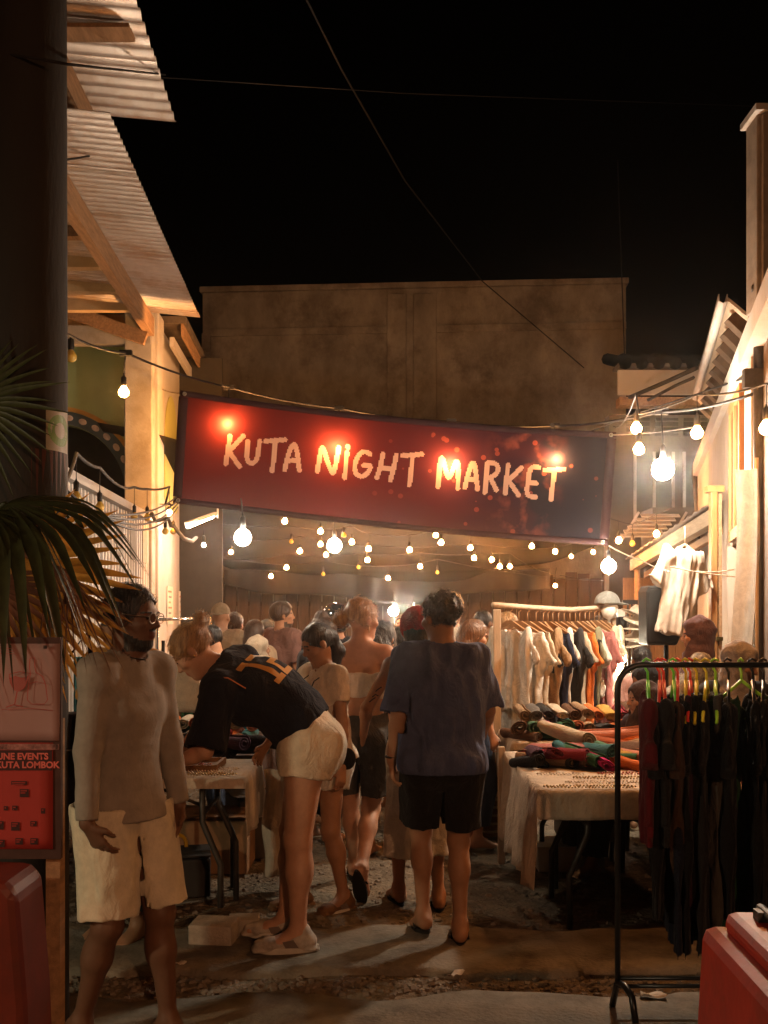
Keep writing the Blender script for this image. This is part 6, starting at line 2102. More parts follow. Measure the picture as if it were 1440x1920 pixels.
# crates under the right table
for i, (px, D, w, h, zz, l) in enumerate(((1035, 6.6, 0.42, 0.16, 0.0, 'low white plastic crate under the right tables'), (1075, 6.75, 0.40, 0.15, 0.165, 'upper plastic crate stacked under the right tables'))):
    c_ = thing('plastic_crate', l, 'crate', (GX(px, D) + 0.1, D, zz), 0, 'crates under the right tables')
    pm = mat('milky_plastic', (0.42, 0.40, 0.36), rough=0.35)
    MB().box((0, 0, 0.008), (w, 0.3, 0.012)).build('bottom', pm, c_)
    for x, y, a, b in ((0, -0.15, w, 0.012), (0, 0.15, w, 0.012), (-w / 2, 0, 0.012, 0.288), (w / 2, 0, 0.012, 0.288)):
        MB().box((x, y, h / 2 + 0.006), (a, b, h - 0.02)).build('side', pm, c_)
    MB().box((0, 0, h), (w + 0.02, 0.33, 0.012)).build('lid', pm, c_)
# wicker basket beyond the wooden post
_b = thing('basket', 'tall ribbed wicker basket behind the rack post beside the blue shirt man', 'basket', (GX(912, 7.6), 7.6, 0))
MB().lathe([(0.12, 0), (0.15, 0.2), (0.16, 0.55), (0.15, 0.56), (0.14, 0.2), (0.11, 0.02), (0, 0.02)], 20).build('body', WOVEN, _b)
for i in range(9):
    MB().tube([(math.cos(2 * PI * k / 20) * (0.128 + 0.035 * min(1, i / 4)), math.sin(2 * PI * k / 20) * (0.128 + 0.035 * min(1, i / 4)), 0.04 + 0.062 * i) for k in range(20)], 0.010, 5, closed=True).build('hoop', mat('cane', (0.40, 0.28, 0.15), rough=0.7), _b)

# ---------------- black garment rail in the right foreground
RKD = 4.15
br_ = thing('garment_rail', 'black tubular garment rail with rounded corner in the right foreground', 'clothes rail', (0, 0, 0))
BT_ = mat('black_tube', (0.012, 0.012, 0.012), rough=0.3, metal=0.3, spec=0.5)
xl, xr_, zt = GX(1158, RKD), 2.25, 1.448
pts = [(xl, RKD, 0.125), (xl, RKD, zt - 0.10)] + [(xl + 0.10 - 0.10 * math.cos(a), RKD, zt - 0.10 + 0.10 * math.sin(a)) for a in [PI / 2 * i / 6 for i in range(1, 7)]] + [(xr_, RKD, zt)]
MB().tube(pts, 0.0125, 10).build('frame', BT_, br_)
MB().tube([(xr_, RKD, zt), (xr_, RKD, 0.125)], 0.0125, 8).build('frame', BT_, br_)
for zz in (0.118, 0.150):
    MB().tube([(xl, RKD, zz), (xr_, RKD, zz)], 0.009, 8).build('lower_bar', BT_, br_)
for x in (xl, xr_):
    for s in (-1, 1):
        MB().tube([(x, RKD, 0.135), (x + 0.02, RKD + 0.05 * s, 0.135), (x + 0.035, RKD + 0.10 * s, 0.11), (x + 0.04, RKD + 0.14 * s, 0.02)] if s < 0 else [(x, RKD, 0.13), (x, RKD + 0.02, 0.11), (x - 0.01, RKD + 0.05, 0.02)], 0.014, 8).build('foot', BT_, br_)
HC2 = {'green': (0.16, 0.80, 0.07), 'red': (0.85, 0.06, 0.04), 'yellow': (0.80, 0.70, 0.05), 'black': (0.015, 0.015, 0.015), 'lime': (0.40, 0.80, 0.06)}
PH = MB().tube([(0, -0.012, 0.016), (0, 0.004, 0.026), (0, 0.018, 0.016), (0, 0.014, -0.004), (0, 0, -0.03), (0, 0, -0.07)], 0.0055, 6)
PH.tube([(0, 0, -0.065), (-0.07, 0, -0.115), (-0.185, 0, -0.195), (-0.19, 0, -0.215), (-0.17, 0, -0.222)], 0.007, 6).tube([(0, 0, -0.065), (0.07, 0, -0.115), (0.185, 0, -0.195), (0.19, 0, -0.215), (0.17, 0, -0.222)], 0.007, 6).tube([(-0.17, 0, -0.222), (0.17, 0, -0.222)], 0.0055, 6)
PHM = PH.mesh('hanger')
PHM.materials.append(BT_)
RG = [(1214, 'green', 'maroon shirt', 'wine red', 'shirt', 1.22), (1236, 'red', 'black top', 'black', 'long', 1.60), (1244, 'red', 'dark teal top', 'charcoal', 'shirt', 1.50), (1263, 'green', 'navy dress', 'navy', 'dress', 1.62), (1271, 'red', 'rust brown dress', 'brown', 'long', 1.52),
      (1286, 'yellow', 'black dress', 'black', 'dress', 1.55), (1294, 'red', 'plum trousers', 'plum', 'trousers', 1.56), (1306, 'yellow', 'black trousers', 'black', 'trousers', 1.60), (1324, 'yellow', 'charcoal dress', 'charcoal', 'dress', 1.57), (1342, 'lime', 'grey trousers', 'grey', 'trousers', 1.54),
      (1366, 'black', 'black long shirt', 'black', 'long', 1.6), (1390, 'lime', 'dark green dress', 'dark green', 'dress', 0.35), (1412, 'black', 'black flared dress', 'black', 'dress', 1.3), (1432, 'black', 'dark skirt', 'charcoal', 'dress', 1.5), (1455, 'black', 'black shirt', 'black', 'long', 1.6)]
for i, (px, hc, l, c, g, yw) in enumerate(RG):
    p = Vector((GX(px, RKD), RKD, zt))
    yw = (math.atan2(RKD, GX(px, RKD)) if yw > 1 else yw) + rnd.uniform(-0.09, 0.09)
    tag(link('hanger', PHM, mat('hanger_' + hc, HC2[hc], rough=0.3, spec=0.5), None, p, (rnd.uniform(-.03, .03), rnd.uniform(-.04, .04), yw)), hc + ' plastic hanger holding the ' + l + ' on the black rail', 'hanger', 'plastic hangers on the black rail')
    k_ = 0.86 if g == 'shirt' else 0.95
    tag(link('garment', GM[g], cloth('rail_' + c.replace(' ', '_'), tuple(q * 0.35 for q in PALET[c])), None, p - Vector((0, 0, 0.115)), (0, 0, yw), (0.95, 0.8, k_)), l + ' hanging from the ' + hc + ' hanger, ' + ORD[i] + ' on the black rail', 'garment', 'garments on the black rail')

# ---------------- speaker, hanging shirt, flag, right details
sp = thing('loudspeaker', 'black loudspeaker cabinet standing on a pole behind the brown scarf woman', 'loudspeaker', (GX(1236, 8.0), 8.0, 1.42))
BLK = mat('speaker_black', (0.010, 0.009, 0.008), rough=0.7, var=0.2, bump=0.15, bscale=200)
MB().prism([(-0.135, 0.0), (0.10, 0.0), (0.125, 0.06), (0.13, 0.42), (0.10, 0.47), (-0.12, 0.47), (-0.14, 0.42)], -0.15, 0.12, 'xz').build('cabinet', BLK, sp, bevel=0.015)
MB().box((-0.01, -0.155, 0.235), (0.215, 0.012, 0.41)).build('grille', mat('grille_mesh', (0.018, 0.016, 0.014), rough=0.6, bump=0.8, bscale=400), sp, bevel=0.004)
MB().tube([(0.05, -0.02, 0.0), (0.05, -0.02, -1.40)], 0.02, 8).build('pole', BLK, sp)
for k in range(3):
    a = 2 * PI * k / 3 + 0.4
    MB().tube([(0.05, -0.02, -0.95), (0.05 + 0.38 * math.cos(a), -0.02 + 0.38 * math.sin(a), -1.40)], 0.012, 6).build('leg', BLK, sp)
ts = link('shirt', garment_mesh('shirt', 0.46, 0.70, 21, 0.011, 0.06), cloth('warm_white', (0.50, 0.42, 0.34), wrinkle=0.15), None, W(1284, 1026, 7.75), (0.05, 0.10, 0.55), (0.92, 1, 0.97))
tag(ts, 'white shirt hanging on a line under the awning at right', 'shirt')
_h = thing('hanger', 'pale hanger of the white shirt under the awning', 'hanger', W(1284, 1026, 7.75), 0.55)
MB().tube([(0, 0, 0.16), (0, 0, 0.02)], 0.004, 6).tube([(0, 0, 0.02), (-0.16, 0, -0.06)], 0.012, 6).tube([(0, 0, 0.02), (0.16, 0, -0.06)], 0.012, 6).build('frame', PALEW, _h)
for a, b, l in ((W(1256, 1062, 7.0), W(1400, 1082, 6.6), 'thin pale line tied across the hanging shirt'), (W(1290, 1070, 7.0), W(1376, 1068, 6.7), 'short blue line beside the hanging shirt'), (W(1196, 1046, 9.2), W(1256, 1072, 7.3), 'thin grey line from the awning to the hanging shirt')):
    tag(MB().tube(sag(a, b, 0.015, 6), 0.005, 5).build('line', ROPE), l, 'line')
# flag cloth
fl = thing('feather_flag', 'tall narrow white cloth flag hanging along the right wall', 'flag', (GX(1396, 6.15), 6.15, 0))
MB().grid(lambda u, v: (-0.06 + 0.13 * u + 0.02 * math.sin(v * 5) - 0.04 * max(0, v - 0.75) * 4 * (1 - u), 0.03 * math.sin(u * 5 + v * 3), 2.55 - 1.35 * v - 0.10 * u * (v > 0.9)), 8, 24).build('cloth', cloth('flag_white', (0.62, 0.56, 0.48), trans=0.3), fl)
MB().tube([(0.075, 0.0, 0), (0.075, 0.0, 2.62)], 0.012, 8).build('staff', PALEW, fl)
# goods on the far right stall: stacked white hats and cloths under the lamp
for i in range(5):
    p = W(1196 + 5 * (i % 2), 1206 - 14 * i, 9.0)
    o = MB().lathe([(0, 0.07), (0.05, 0.065), (0.075, 0.03), (0.08, 0.0), (0.15, -0.015), (0.155, -0.02), (0.08, -0.008), (0.07, 0.02), (0, 0.055)], 18).build('sun_hat', cloth('hat_straw', (0.60, 0.52, 0.40)), None, p, (0.25 * (i % 2), 0.15 * i - 0.2, 0))
    tag(o, 'pale sun hat, ' + ORD[i] + ' from the bottom of the stack beside the loudspeaker', 'hat', 'stacked pale hats beside the loudspeaker')
ht = thing('hat_stand', 'thin stand carrying the stack of pale hats', 'display stand', (GX(1198, 9.05), 9.05, 0))
MB().tube([(0, 0, 0), (0, 0, 1.70)], 0.02, 8).build('pole', IRON, ht)
MB().lathe([(0, 0.02), (0.2, 0.02), (0.2, 0)], 16).build('base', IRON, ht)
folding_table('far right stall table with lamp and folded goods behind the wooden rack', 1.95, 3.3, 8.3, 8.95, 0.78)
for i, c in enumerate(['white', 'cream', 'grey', 'white', 'tan']):
    o = MB().box((0, 0, 0), (0.24, 0.28, 0.05)).build('folded_cloth', pal(c), None, (2.08 + 0.27 * (i % 4), 8.55, 0.81 + 0.055 * (i // 4)), (0, 0, 0.1 * i), bevel=0.015)
    tag(o, c + ' folded cloth, ' + ORD[i] + ' along the lamp lit far right table', 'folded cloth', 'folded cloths on the far right table')
# left stall lower clutter
yb = thing('tape_roll', 'yellow tape coil hanging among the legs of the left table', 'tape', W(334, 1588, 5.6))
MB().tube([(0.045 * math.cos(2 * PI * k / 18), 0.01 * math.sin(k), 0.07 * math.sin(2 * PI * k / 18)) for k in range(15)], 0.011, 6).build('coil', mat('yellow_tape', (0.55, 0.36, 0.02), rough=0.4), yb)
for i, (px, py, D, sz, c, l) in enumerate(((400, 1600, 6.6, (0.5, 0.4, 0.34), (0.22, 0.12, 0.06), 'brown carton under the left stall'), (330, 1640, 6.0, (0.4, 0.3, 0.22), (0.03, 0.026, 0.024), 'black crate under the left table'), (480, 1570, 7.0, (0.34, 0.4, 0.4), (0.06, 0.05, 0.045), 'dark box behind the hanging pale cloth'))):
    b_ = thing('storage_box', l, 'box', (GX(px, D), D, 0), 0.2 * i)
    mm = mat('box_%d' % i, c, rough=0.85, var=0.2)
    MB().box((0, 0, sz[2] / 2), sz).build('body', mm, b_, bevel=0.008)
    for s in (-1, 1):
        MB().box((0, s * sz[1] * 0.26, sz[2] + 0.012), (sz[0] * 1.02, sz[1] * 0.49, 0.008), Matrix.Rotation(0.10 * s, 3, 'X')).build('flap', mm, b_)
# grey blocks
BLOCK = mat('cement_block', (0.34, 0.29, 0.23), rough=0.95, var=0.2, scale=14, bump=0.6, bscale=70)
for px, D, sz, yw, l in ((402, 5.04, (0.22, 0.17, 0.115), -0.12, 'grey cement block under the left table leg'), (458, 5.16, (0.16, 0.12, 0.10), 0.1, 'darker cement block beside the first one'), (492, 5.2, (0.1, 0.12, 0.06), 0.4, 'small broken block by the sneakers')):
    o = MB().box((0, 0, 0), sz).build('cement_block', BLOCK, None, (GX(px, D), D, sz[2] / 2 + 0.005), (0.03, 0, yw), bevel=0.008)
    tag(o, l, 'block', 'cement blocks under the left table')

# ---------------- red barriers
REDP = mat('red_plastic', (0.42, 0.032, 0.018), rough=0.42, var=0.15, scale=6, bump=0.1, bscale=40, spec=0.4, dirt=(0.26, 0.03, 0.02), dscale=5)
def barrier(label, loc, rz, m):
    b = thing('traffic_barrier', label, 'barrier', loc, rz)
    MB().prism([(-0.20, 0), (0.20, 0), (0.20, 0.12), (0.14, 0.20), (0.105, 0.835), (-0.105, 0.835), (-0.14, 0.20), (-0.20, 0.12)], -1.45, 0.0, 'xz').build('body', m, b, bevel=0.032)
    MB().prism([(-0.062, 0.83), (0.062, 0.83), (0.055, 0.885), (-0.055, 0.885)], -1.42, -0.05, 'xz').build('ridge', m, b, bevel=0.022)
    MB().tube([(0.02, -0.10, 0.905), (0.02, -0.9, 0.905)], 0.012, 8).build('rod', IRON, b)
    for y in (-0.14, -0.5, -0.86):
        MB().box((0.02, y, 0.895), (0.05, 0.04, 0.03)).build('clip', IRON, b)
    return b
barrier('red plastic traffic barrier cut by the lower right edge', (GX(1322, 2.62) + 0.105, 2.66, 0), math.radians(-2), REDP)
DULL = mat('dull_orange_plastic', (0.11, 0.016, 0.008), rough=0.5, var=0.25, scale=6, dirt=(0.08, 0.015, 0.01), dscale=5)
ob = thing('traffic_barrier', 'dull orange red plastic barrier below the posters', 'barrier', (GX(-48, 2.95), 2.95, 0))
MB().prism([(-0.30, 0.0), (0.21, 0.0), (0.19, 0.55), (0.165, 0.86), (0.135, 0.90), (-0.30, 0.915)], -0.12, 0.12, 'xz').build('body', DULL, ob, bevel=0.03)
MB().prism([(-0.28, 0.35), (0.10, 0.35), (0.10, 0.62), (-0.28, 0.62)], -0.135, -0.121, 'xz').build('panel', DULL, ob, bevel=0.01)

# ---------------- notice board and posters
nb = thing('notice_board', 'dark standing notice board at left carrying two posters', 'notice board', (-0.62 * 0, 0, 0))
BDY = 3.16
MB().box(((GX(-130, BDY) + GX(112, BDY)) / 2, BDY + 0.02, (W(0, 1195, BDY).z + W(0, 1612, BDY).z) / 2), (GX(112, BDY) - GX(-130, BDY), 0.02, W(0, 1195, BDY).z - W(0, 1612, BDY).z)).build('panel', mat('board_dark', (0.05, 0.025, 0.02), rough=0.8, var=0.3), nb)
for px in (104, -100):
    MB().box((GX(px, BDY + 0.06), BDY + 0.06, 0.66), (0.045, 0.05, 1.32)).build('leg', WOOD, nb)
MB().box((GX(2, BDY + .05), BDY + 0.055, 0.30), (0.36, 0.03, 0.06)).build('crossbar', WOOD, nb)
PAP = mat('poster_paper', (0.26, 0.17, 0.16), rough=0.6, var=0.06, spec=0.3)
INKR = mat('poster_red_ink', (0.30, 0.06, 0.05), rough=0.6)
p1 = thing('wine_poster', 'pinkish poster with a drawn wine glass and bottle', 'poster', (0, 0, 0))
def PW(px, py, o=0.0):
    q = W(px, py, BDY)
    return Vector((q.x, BDY + 0.008 - o, q.z))
def curl(u, v):
    q = PW(-120 + 231 * u, 1207 + 182 * v + 8 * u * (1 - v) * 0)
    return q - Vector((0, 0.018 * max(0, u - 0.85) / 0.15 * max(0, v - 0.5), 0))
solidify(MB().grid(curl, 14, 10).build('sheet', PAP, p1), 0.0015)
def ink(pts, w, parent, m=INKR, close=False):
    P = [PW(*p, 0.012) for p in pts]
    mb = MB()
    vs = []
    for i, p in enumerate(P):
        d = (P[min(i + 1, len(P) - 1)] - P[max(i - 1, 0)])
        n_ = Vector((-d.z, 0, d.x)).normalized() * w
        vs += [p + n_, p - n_]
    mb.add(vs, [(2 * i, 2 * i + 1, 2 * i + 3, 2 * i + 2) for i in range(len(P) - 1)])
    mb.build('drawing', m, parent)
ink([(18, 1264), (20, 1280), (27, 1293), (36, 1296), (46, 1290), (52, 1276), (56, 1262), (38, 1259), (18, 1264)], 0.0012, p1)
ink([(18, 1272), (30, 1268), (42, 1272), (54, 1268)], 0.0012, p1)
MB().add([PW(*q, 0.0115) for q in ((18.5, 1272), (30, 1268), (42, 1272), (54.5, 1268), (51, 1278), (45, 1290), (36, 1295), (27, 1292), (21, 1281))], [tuple(range(9))]).build('drawing', mat('poster_wine_ink', (0.26, 0.08, 0.07), rough=0.6), p1)
ink([(33, 1296), (30, 1312), (28, 1322)], 0.0018, p1)
ink([(12, 1326), (26, 1321), (44, 1325)], 0.0015, p1)
ink([(57, 1234), (66, 1233), (66, 1250), (68, 1260), (80, 1268), (86, 1282), (90, 1312), (84, 1320), (60, 1320), (52, 1312), (54, 1284), (58, 1264), (56, 1250), (57, 1234)], 0.0012, p1)
ink([(54, 1282), (70, 1278), (86, 1282)], 0.0008, p1)
ink([(4, 1330), (60, 1328), (100, 1332)], 0.0008, p1)
for k in range(3):
    ink([(0, 1215 + 5 * k), (22 + 5 * k, 1216 + 5 * k)], 0.0005, p1)
MB().box(PW(86, 1213, 0.014), (0.010, 0.004, 0.010)).build('pin', BLACKP, p1)
p2 = thing('events_poster', 'red events poster headed JUNE EVENTS KUTA LOMBOK', 'poster', (0, 0, 0))
RP = mat('poster_red_paper', (0.28, 0.03, 0.024), rough=0.6, var=0.08, spec=0.3)
solidify(MB().grid(lambda u, v: PW(-120 + 218 * u, 1393 + 200 * v) - Vector((0, 0.01 * max(0, u - .8) * v, 0)), 8, 10).build('sheet', RP, p2), 0.0015)
def quad(x0, y0, x1, y1, o, m, name='print'):
    return MB().add([PW(x0, y0, o), PW(x1, y0, o), PW(x1, y1, o), PW(x0, y1, o)], [(0, 1, 2, 3)]).build(name, m, p2)
DK = mat('poster_dark_ink', (0.035, 0.012, 0.012), rough=0.6)
quad(-118, 1395, 110, 1406, 0.004, mat('poster_photo', (0.20, 0.10, 0.09), rough=0.5, var=0.9, scale=45), 'photo_strip')
quad(-118, 1407, 97, 1445, 0.004, DK, 'heading_band')
def lettering(s, px, py, size, m, parent, name='lettering', ext=0.0006):
    cu = bpy.data.curves.new(name, 'FONT')
    cu.body = s
    cu.size = size
    cu.offset = size * 0.035
    cu.resolution_u = 3
    o = bpy.data.objects.new(name, cu)
    COL.objects.link(o)
    cu.materials.append(m)
    o.parent = parent
    o.location = PW(px, py, 0.0055)
    o.rotation_euler = (PI / 2, 0, 0)
    me = bpy.data.meshes.new_from_object(o)
    o2 = bpy.data.objects.new(name, me)
    COL.objects.link(o2)
    o2.parent, o2.location, o2.rotation_euler = parent, o.location.copy(), o.rotation_euler.copy()
    bpy.data.objects.remove(o, do_unlink=True)
    return o2
LM = mat('poster_pale_red_ink', (0.50, 0.12, 0.10), rough=0.6)
lettering('JUNE EVENTS', -11, 1424, 0.0285, LM, p2)
lettering('KUTA LOMBOK', -9, 1440, 0.0285, LM, p2)
_r = random.Random(4)
for x, y, w, h in ((20, 1465, 30, 7), (36, 1480, 17, 15), (6, 1512, 8, 8), (22, 1511, 10, 9), (20, 1542, 16, 16), (56, 1540, 12, 10), (28, 1572, 14, 12), (56, 1572, 14, 12), (76, 1516, 8, 10), (-10, 1575, 18, 14), (-14, 1540, 20, 16)):
    q = quad(x, y, x + w, y + h, 0.004, DK, 'icon')
    for _k in range(2):
        MB().add([PW(x + 2, y + 2 + 4 * _k, .006), PW(x + w - 3 - 3 * _k, y + 2 + 4 * _k, .006), PW(x + w - 3 - 3 * _k, y + 4 + 4 * _k, .006), PW(x + 2, y + 4 + 4 * _k, .006)], [(0, 1, 2, 3)]).build('mark', RP, q)
# small paper notices on the white wall
for i, (y0, dz0, w, h, c, l) in enumerate(((12.0, 1.78, 0.42, 0.46, (0.55, 0.47, 0.36), 'pale notice sheet on the white wall, left of the white rim sheet'), (12.9, 1.72, 0.34, 0.5, (0.62, 0.56, 0.5), 'whitest notice sheet on the wall above the hanger rail'))):
    pn = thing('wall_notice', l, 'notice', (XL(y0 + w / 2) + 0.012, y0 + w / 2, dz0), aL, 'notices on the white wall')
    MB().box((0, 0, 0), (0.006, w, h)).build('sheet', mat('notice_%d' % i, c, rough=0.6), pn)
    for k in range(6):
        MB().box((0.005, -w * 0.1 + 0.02 * (k % 2), h * 0.36 - 0.065 * k), (0.003, w * (0.55 - 0.1 * (k % 3)), 0.022)).build('print', mat('notice_ink_%d' % (k % 3), [(0.3, 0.12, 0.06), (0.12, 0.11, 0.1), (0.35, 0.2, 0.1)][k % 3], rough=0.6), pn)
_o = MB().grid(lambda u, v: (XL(13.9) + 0.02, 13.75 + 0.5 * u, 1.84 - 0.12 * v - 0.12 * (1 - u) * v + 0.10 * (u < 0.4) * (1 - v)), 5, 3).build('wall_tag', mat('grey_tag', (0.16, 0.13, 0.10), rough=0.7))
tag(solidify(_o, 0.004), 'small grey cut out shape fixed on the white wall', 'wall sign')

# ---------------- fan palm by the pole
PG = mat('palm_green', (0.032, 0.040, 0.012), rough=0.5, var=0.4, scale=8, stretch=(4, 4, 1), trans=0.25, spec=0.4)
PO = mat('palm_lit_yellow', (0.42, 0.20, 0.03), rough=0.55, var=0.35, scale=10, trans=0.35, spec=0.4)  # yellow leaf colour with the orange lamplight on the fronds put in
PB = mat('palm_dry', (0.13, 0.055, 0.028), rough=0.8, var=0.4, scale=10, trans=0.2)
plant = thing('fan_palm', 'fan palm with drooping green and lit orange-yellow leaves beside the utility pole', 'palm', (GX(-75, 3.95), 3.95, 0))
PB0 = plant.location.copy()
MB().tube([(0, 0, 0), (0.02, 0, 0.6), (-0.01, 0.02, 1.3), (0, 0, 1.95)], [0.09, 0.075, 0.07, 0.06], 12).build('trunk', mat('palm_trunk', (0.10, 0.06, 0.035), rough=0.95, var=0.4, scale=20, bump=0.8, bscale=40), plant)
def frond(hub, ax, nrm, R_, n, spread, droop, m, seed, split=0.42, name='leaf', wd=0.052, tipdroop=1.0):
    r = random.Random(seed)
    hub, ax, nrm = Vector(hub), Vector(ax).normalized(), Vector(nrm)
    nrm = (nrm - ax * nrm.dot(ax)).normalized()
    sd = ax.cross(nrm)
    mb = MB()
    for i in range(n):
        a = (i / (n - 1) - 0.5) * spread
        L_ = R_ * (0.82 + 0.18 * math.cos(a * 0.8)) * r.uniform(0.88, 1.05)
        d = ax * math.cos(a) + sd * math.sin(a)
        e = -ax * math.sin(a) + sd * math.cos(a)
        w0 = L_ * split * math.tan(spread / (n - 1) / 2) * 1.02
        dr = droop * r.uniform(0.75, 1.3)
        vs = []
        S_ = 9
        for j in range(S_ + 1):
            t = j / S_
            w = w0 * t / split if t < split else w0 * max(0.02, (1 - (t - split) / (1 - split)) ** 0.75)
            c = hub - PB0 + d * L_ * t + Vector((0, 0, -dr * L_ * (t ** 2.2)))
            bend = max(0, t - split) * tipdroop * dr
            c += Vector((0, 0, -bend * L_ * 0.5))
            c -= d * bend * L_ * 0.25
            vs += [c - e * w, c - nrm * (w * 0.45), c + e * w]
        fs = []
        for j in range(S_):
            b = j * 3
            fs += [(b, b + 1, b + 4, b + 3), (b + 1, b + 2, b + 5, b + 4)]
        mb.add(vs, fs, True)
    o = mb.build(name, m, plant)
    MB().tube([(0, 0, 1.75), (hub - PB0) * 0.5 + Vector((0, 0, 1.0)), hub - PB0], [0.02, 0.014, 0.010], 6).build('stalk', m, plant)
    return o
frond(W(-60, 760, 3.72), (1, -0.1, 0.12), (0, -1, 0.25), 0.40, 22, 3.0, 0.12, PG, 1)
frond(W(10, 945, 3.5), (1, -0.1, 0.05), (0.0, -0.45, 1), 0.56, 22, 2.9, 0.50, PG, 2, split=0.6, tipdroop=1.6)
frond(W(-30, 960, 3.4), (0.6, -0.3, -0.1), (0.1, -0.5, 1), 0.42, 20, 2.6, 0.8, PG, 3, tipdroop=1.5)
frond(W(8, 1062, 3.72), (1, 0.05, -0.42), (0, -1, 0.3), 0.50, 24, 2.7, 0.06, PO, 4, split=0.62)
frond(W(60, 1110, 3.95), (0.7, 0.1, -0.7), (0.2, -1, 0.1), 0.42, 14, 1.7, 0.10, PO, 5)
frond(W(95, 1060, 3.6), (0.5, 0, -1), (0.3, -1, 0), 0.36, 9, 1.2, 0.10, PB, 6, split=0.2)
frond(W(130, 1075, 3.64), (0.25, 0, -1), (0.3, -1, 0), 0.40, 8, 0.8, 0.05, PB, 7, split=0.2)
frond(W(-20, 1100, 3.6), (0.5, 0, -0.4), (0.3, -1, 0), 0.34, 14, 2.4, 0.2, PB, 8)
# ================================================================== PEOPLE
CROWD = 'people walking through the night market'
C = cloth
# ---- the man in the left foreground
JA = person('bearded man in glasses, pale tight long sleeved shirt and cream shorts at the left', 233, 3.86, yaw=-124, H=1.79, shw=0.83, slim=0.79, sex='m', skin='dark', res=0.0082,
            hair=('short', 'black', dict(puff=0.007, nape=-0.035)), beard=True, head=(18, 3, 0), lean=3,
            arms={'R': dict(to=(0.225, 0.06, 0.87), pole=(0.75, -0.8, 0), dir=(-0.45, 0.35, -1), palm=(-1, 0, 0)), 'L': dict(to=(-0.215, 0.07, 0.875), pole=(-0.8, -0.7, 0), dir=(0.45, 0.15, -1), palm=(1, 0, 0))},
            feet={'R': dict(at=(0.10, -0.12, 0.10), pitch=16), 'L': dict(at=(-0.11, 0.12, 0.085))},
            top=dict(k='tight', loose=0.010, slen=1.96, sr=0.040, hem=0.068, hemr=(0.176, 0.146), folds=0.003, neck=0.052),
            topc=C('rash_shirt', (0.27, 0.235, 0.20), wrinkle=0.15, bump=0.08), bottom=dict(ln=0.93, hr=0.108, loose=0.016, folds=0.009, rise=-0.015), botc=C('cream_shorts', (0.60, 0.53, 0.40), wrinkle=0.35, bump=0.15),
            shoe='flip', shoec=mat('black_rubber', (0.012, 0.011, 0.010), rough=0.7))
J = JA
for q in (-1, 1):
    pts = [hp(J, 0.031 * q + 0.024 * math.cos(t), 0.100, 0.004 + 0.019 * math.sin(t)) for t in [2 * PI * i / 14 for i in range(14)]]
    MB().tube(pts, 0.0022, 5, closed=True).build('glasses_rim', mat('thin_wire', (0.25, 0.2, 0.15), rough=0.3, metal=0.9), J.root)
    MB().tube([hp(J, 0.055 * q, 0.098, 0.010), hp(J, 0.076 * q, 0.05, 0.012), hp(J, 0.082 * q, -0.005, 0.016), hp(J, 0.080 * q, -0.02, 0.0)], 0.0022, 5).build('glasses_arm', MATS['thin_wire'], J.root)
MB().tube([hp(J, -0.008, 0.104, 0.008), hp(J, 0.008, 0.104, 0.008)], 0.002, 5).build('glasses_bridge', MATS['thin_wire'], J.root)
MB().tube([tuple(J.S[4] + J.U[4] * (0.03 - 0.03 * math.cos(t) * 0) + V3(0.062 * math.sin(t), 0.066 * math.cos(t) + 0.01, -0.028 * math.cos(t))) for t in [2 * PI * i / 20 for i in range(20)]], 0.0025, 5, closed=True).build('necklace', BLACKP, J.root)
# his shoulder bag
bagf = Field((-0.26, -0.16, -0.22), (0.26, 0.16, 0.22), 0.012)
bagf.econe((0, 0, 0.15), (0, 0, -0.15), (0.14, 0.075), (0.19, 0.10), V3(1, 0, 0), 0.03, p=2.8)
bagf.noise(0.012, (0.07, 0.07, 0.07), 5)
bag = thing('shoulder_bag', 'black soft shoulder bag hanging behind the man in the pale tight shirt', 'bag', (GX(122, 4.12), 4.12, 1.04), 0.5)
BAGM = C('black_canvas', (0.011, 0.010, 0.010))
link('body', bagf.mesh('body'), BAGM, bag)
MB().tube([(-0.12, 0, 0.13), (-0.06, 0.0, 0.33), (0.08, -0.05, 0.55), (0.14, -0.03, 0.13)], 0.012, 6).build('strap', BAGM, bag)
MB().tube([(-0.16, -0.10, 0.07), (0.16, -0.10, 0.07)], 0.005, 5).build('zip', mat('zip_dull', (0.1, 0.09, 0.08), rough=0.4, metal=0.6), bag)

# ---- the woman bending over the table
JB = person('woman with hair bun in dark jersey and cream shorts bending over the left table', 556, 4.97, yaw=90, H=1.87, legs=1.12, sex='f', skin='fair', res=0.0082,
            hair=('bun', 'blond', dict(bun=(0, -0.118, 0.074), bunr=0.034, puff=0.006)), lean=62, twist=-26, head=(0, 44, 0), pel=(0, -0.05, 0.955),
            arms={'L': dict(to=(-0.13, 0.60, 0.84), pole=(-0.5, -1, 0.2), dir=(0.1, 0.8, -0.35), palm=(0, 0, -1)), 'R': dict(to=(0.24, 0.62, 0.81), pole=(0.5, -1, 0.1), dir=(0, 0.8, -0.5), palm=(0, 0, -1))},
            feet={'L': dict(at=(-0.085, -0.015, 0.085), yaw=8), 'R': dict(at=(0.09, 0.06, 0.085), yaw=-6)},
            top=dict(loose=0.045, slen=0.98, sr=0.098, hem=-0.06, hemr=(0.185, 0.145), folds=0.010), topc=C('navy_jersey', (0.013, 0.013, 0.020)),
            bottom=dict(ln=0.30, hr=0.118, loose=0.028, rise=0.15, folds=0.007), botc=C('cream_waffle', (0.72, 0.60, 0.45), bump=0.5, bscale=140),
            shoe='sneaker', shoec=mat('sneaker_fabric', (0.42, 0.36, 0.30), rough=0.8, var=0.35, scale=14), z0=0.02)
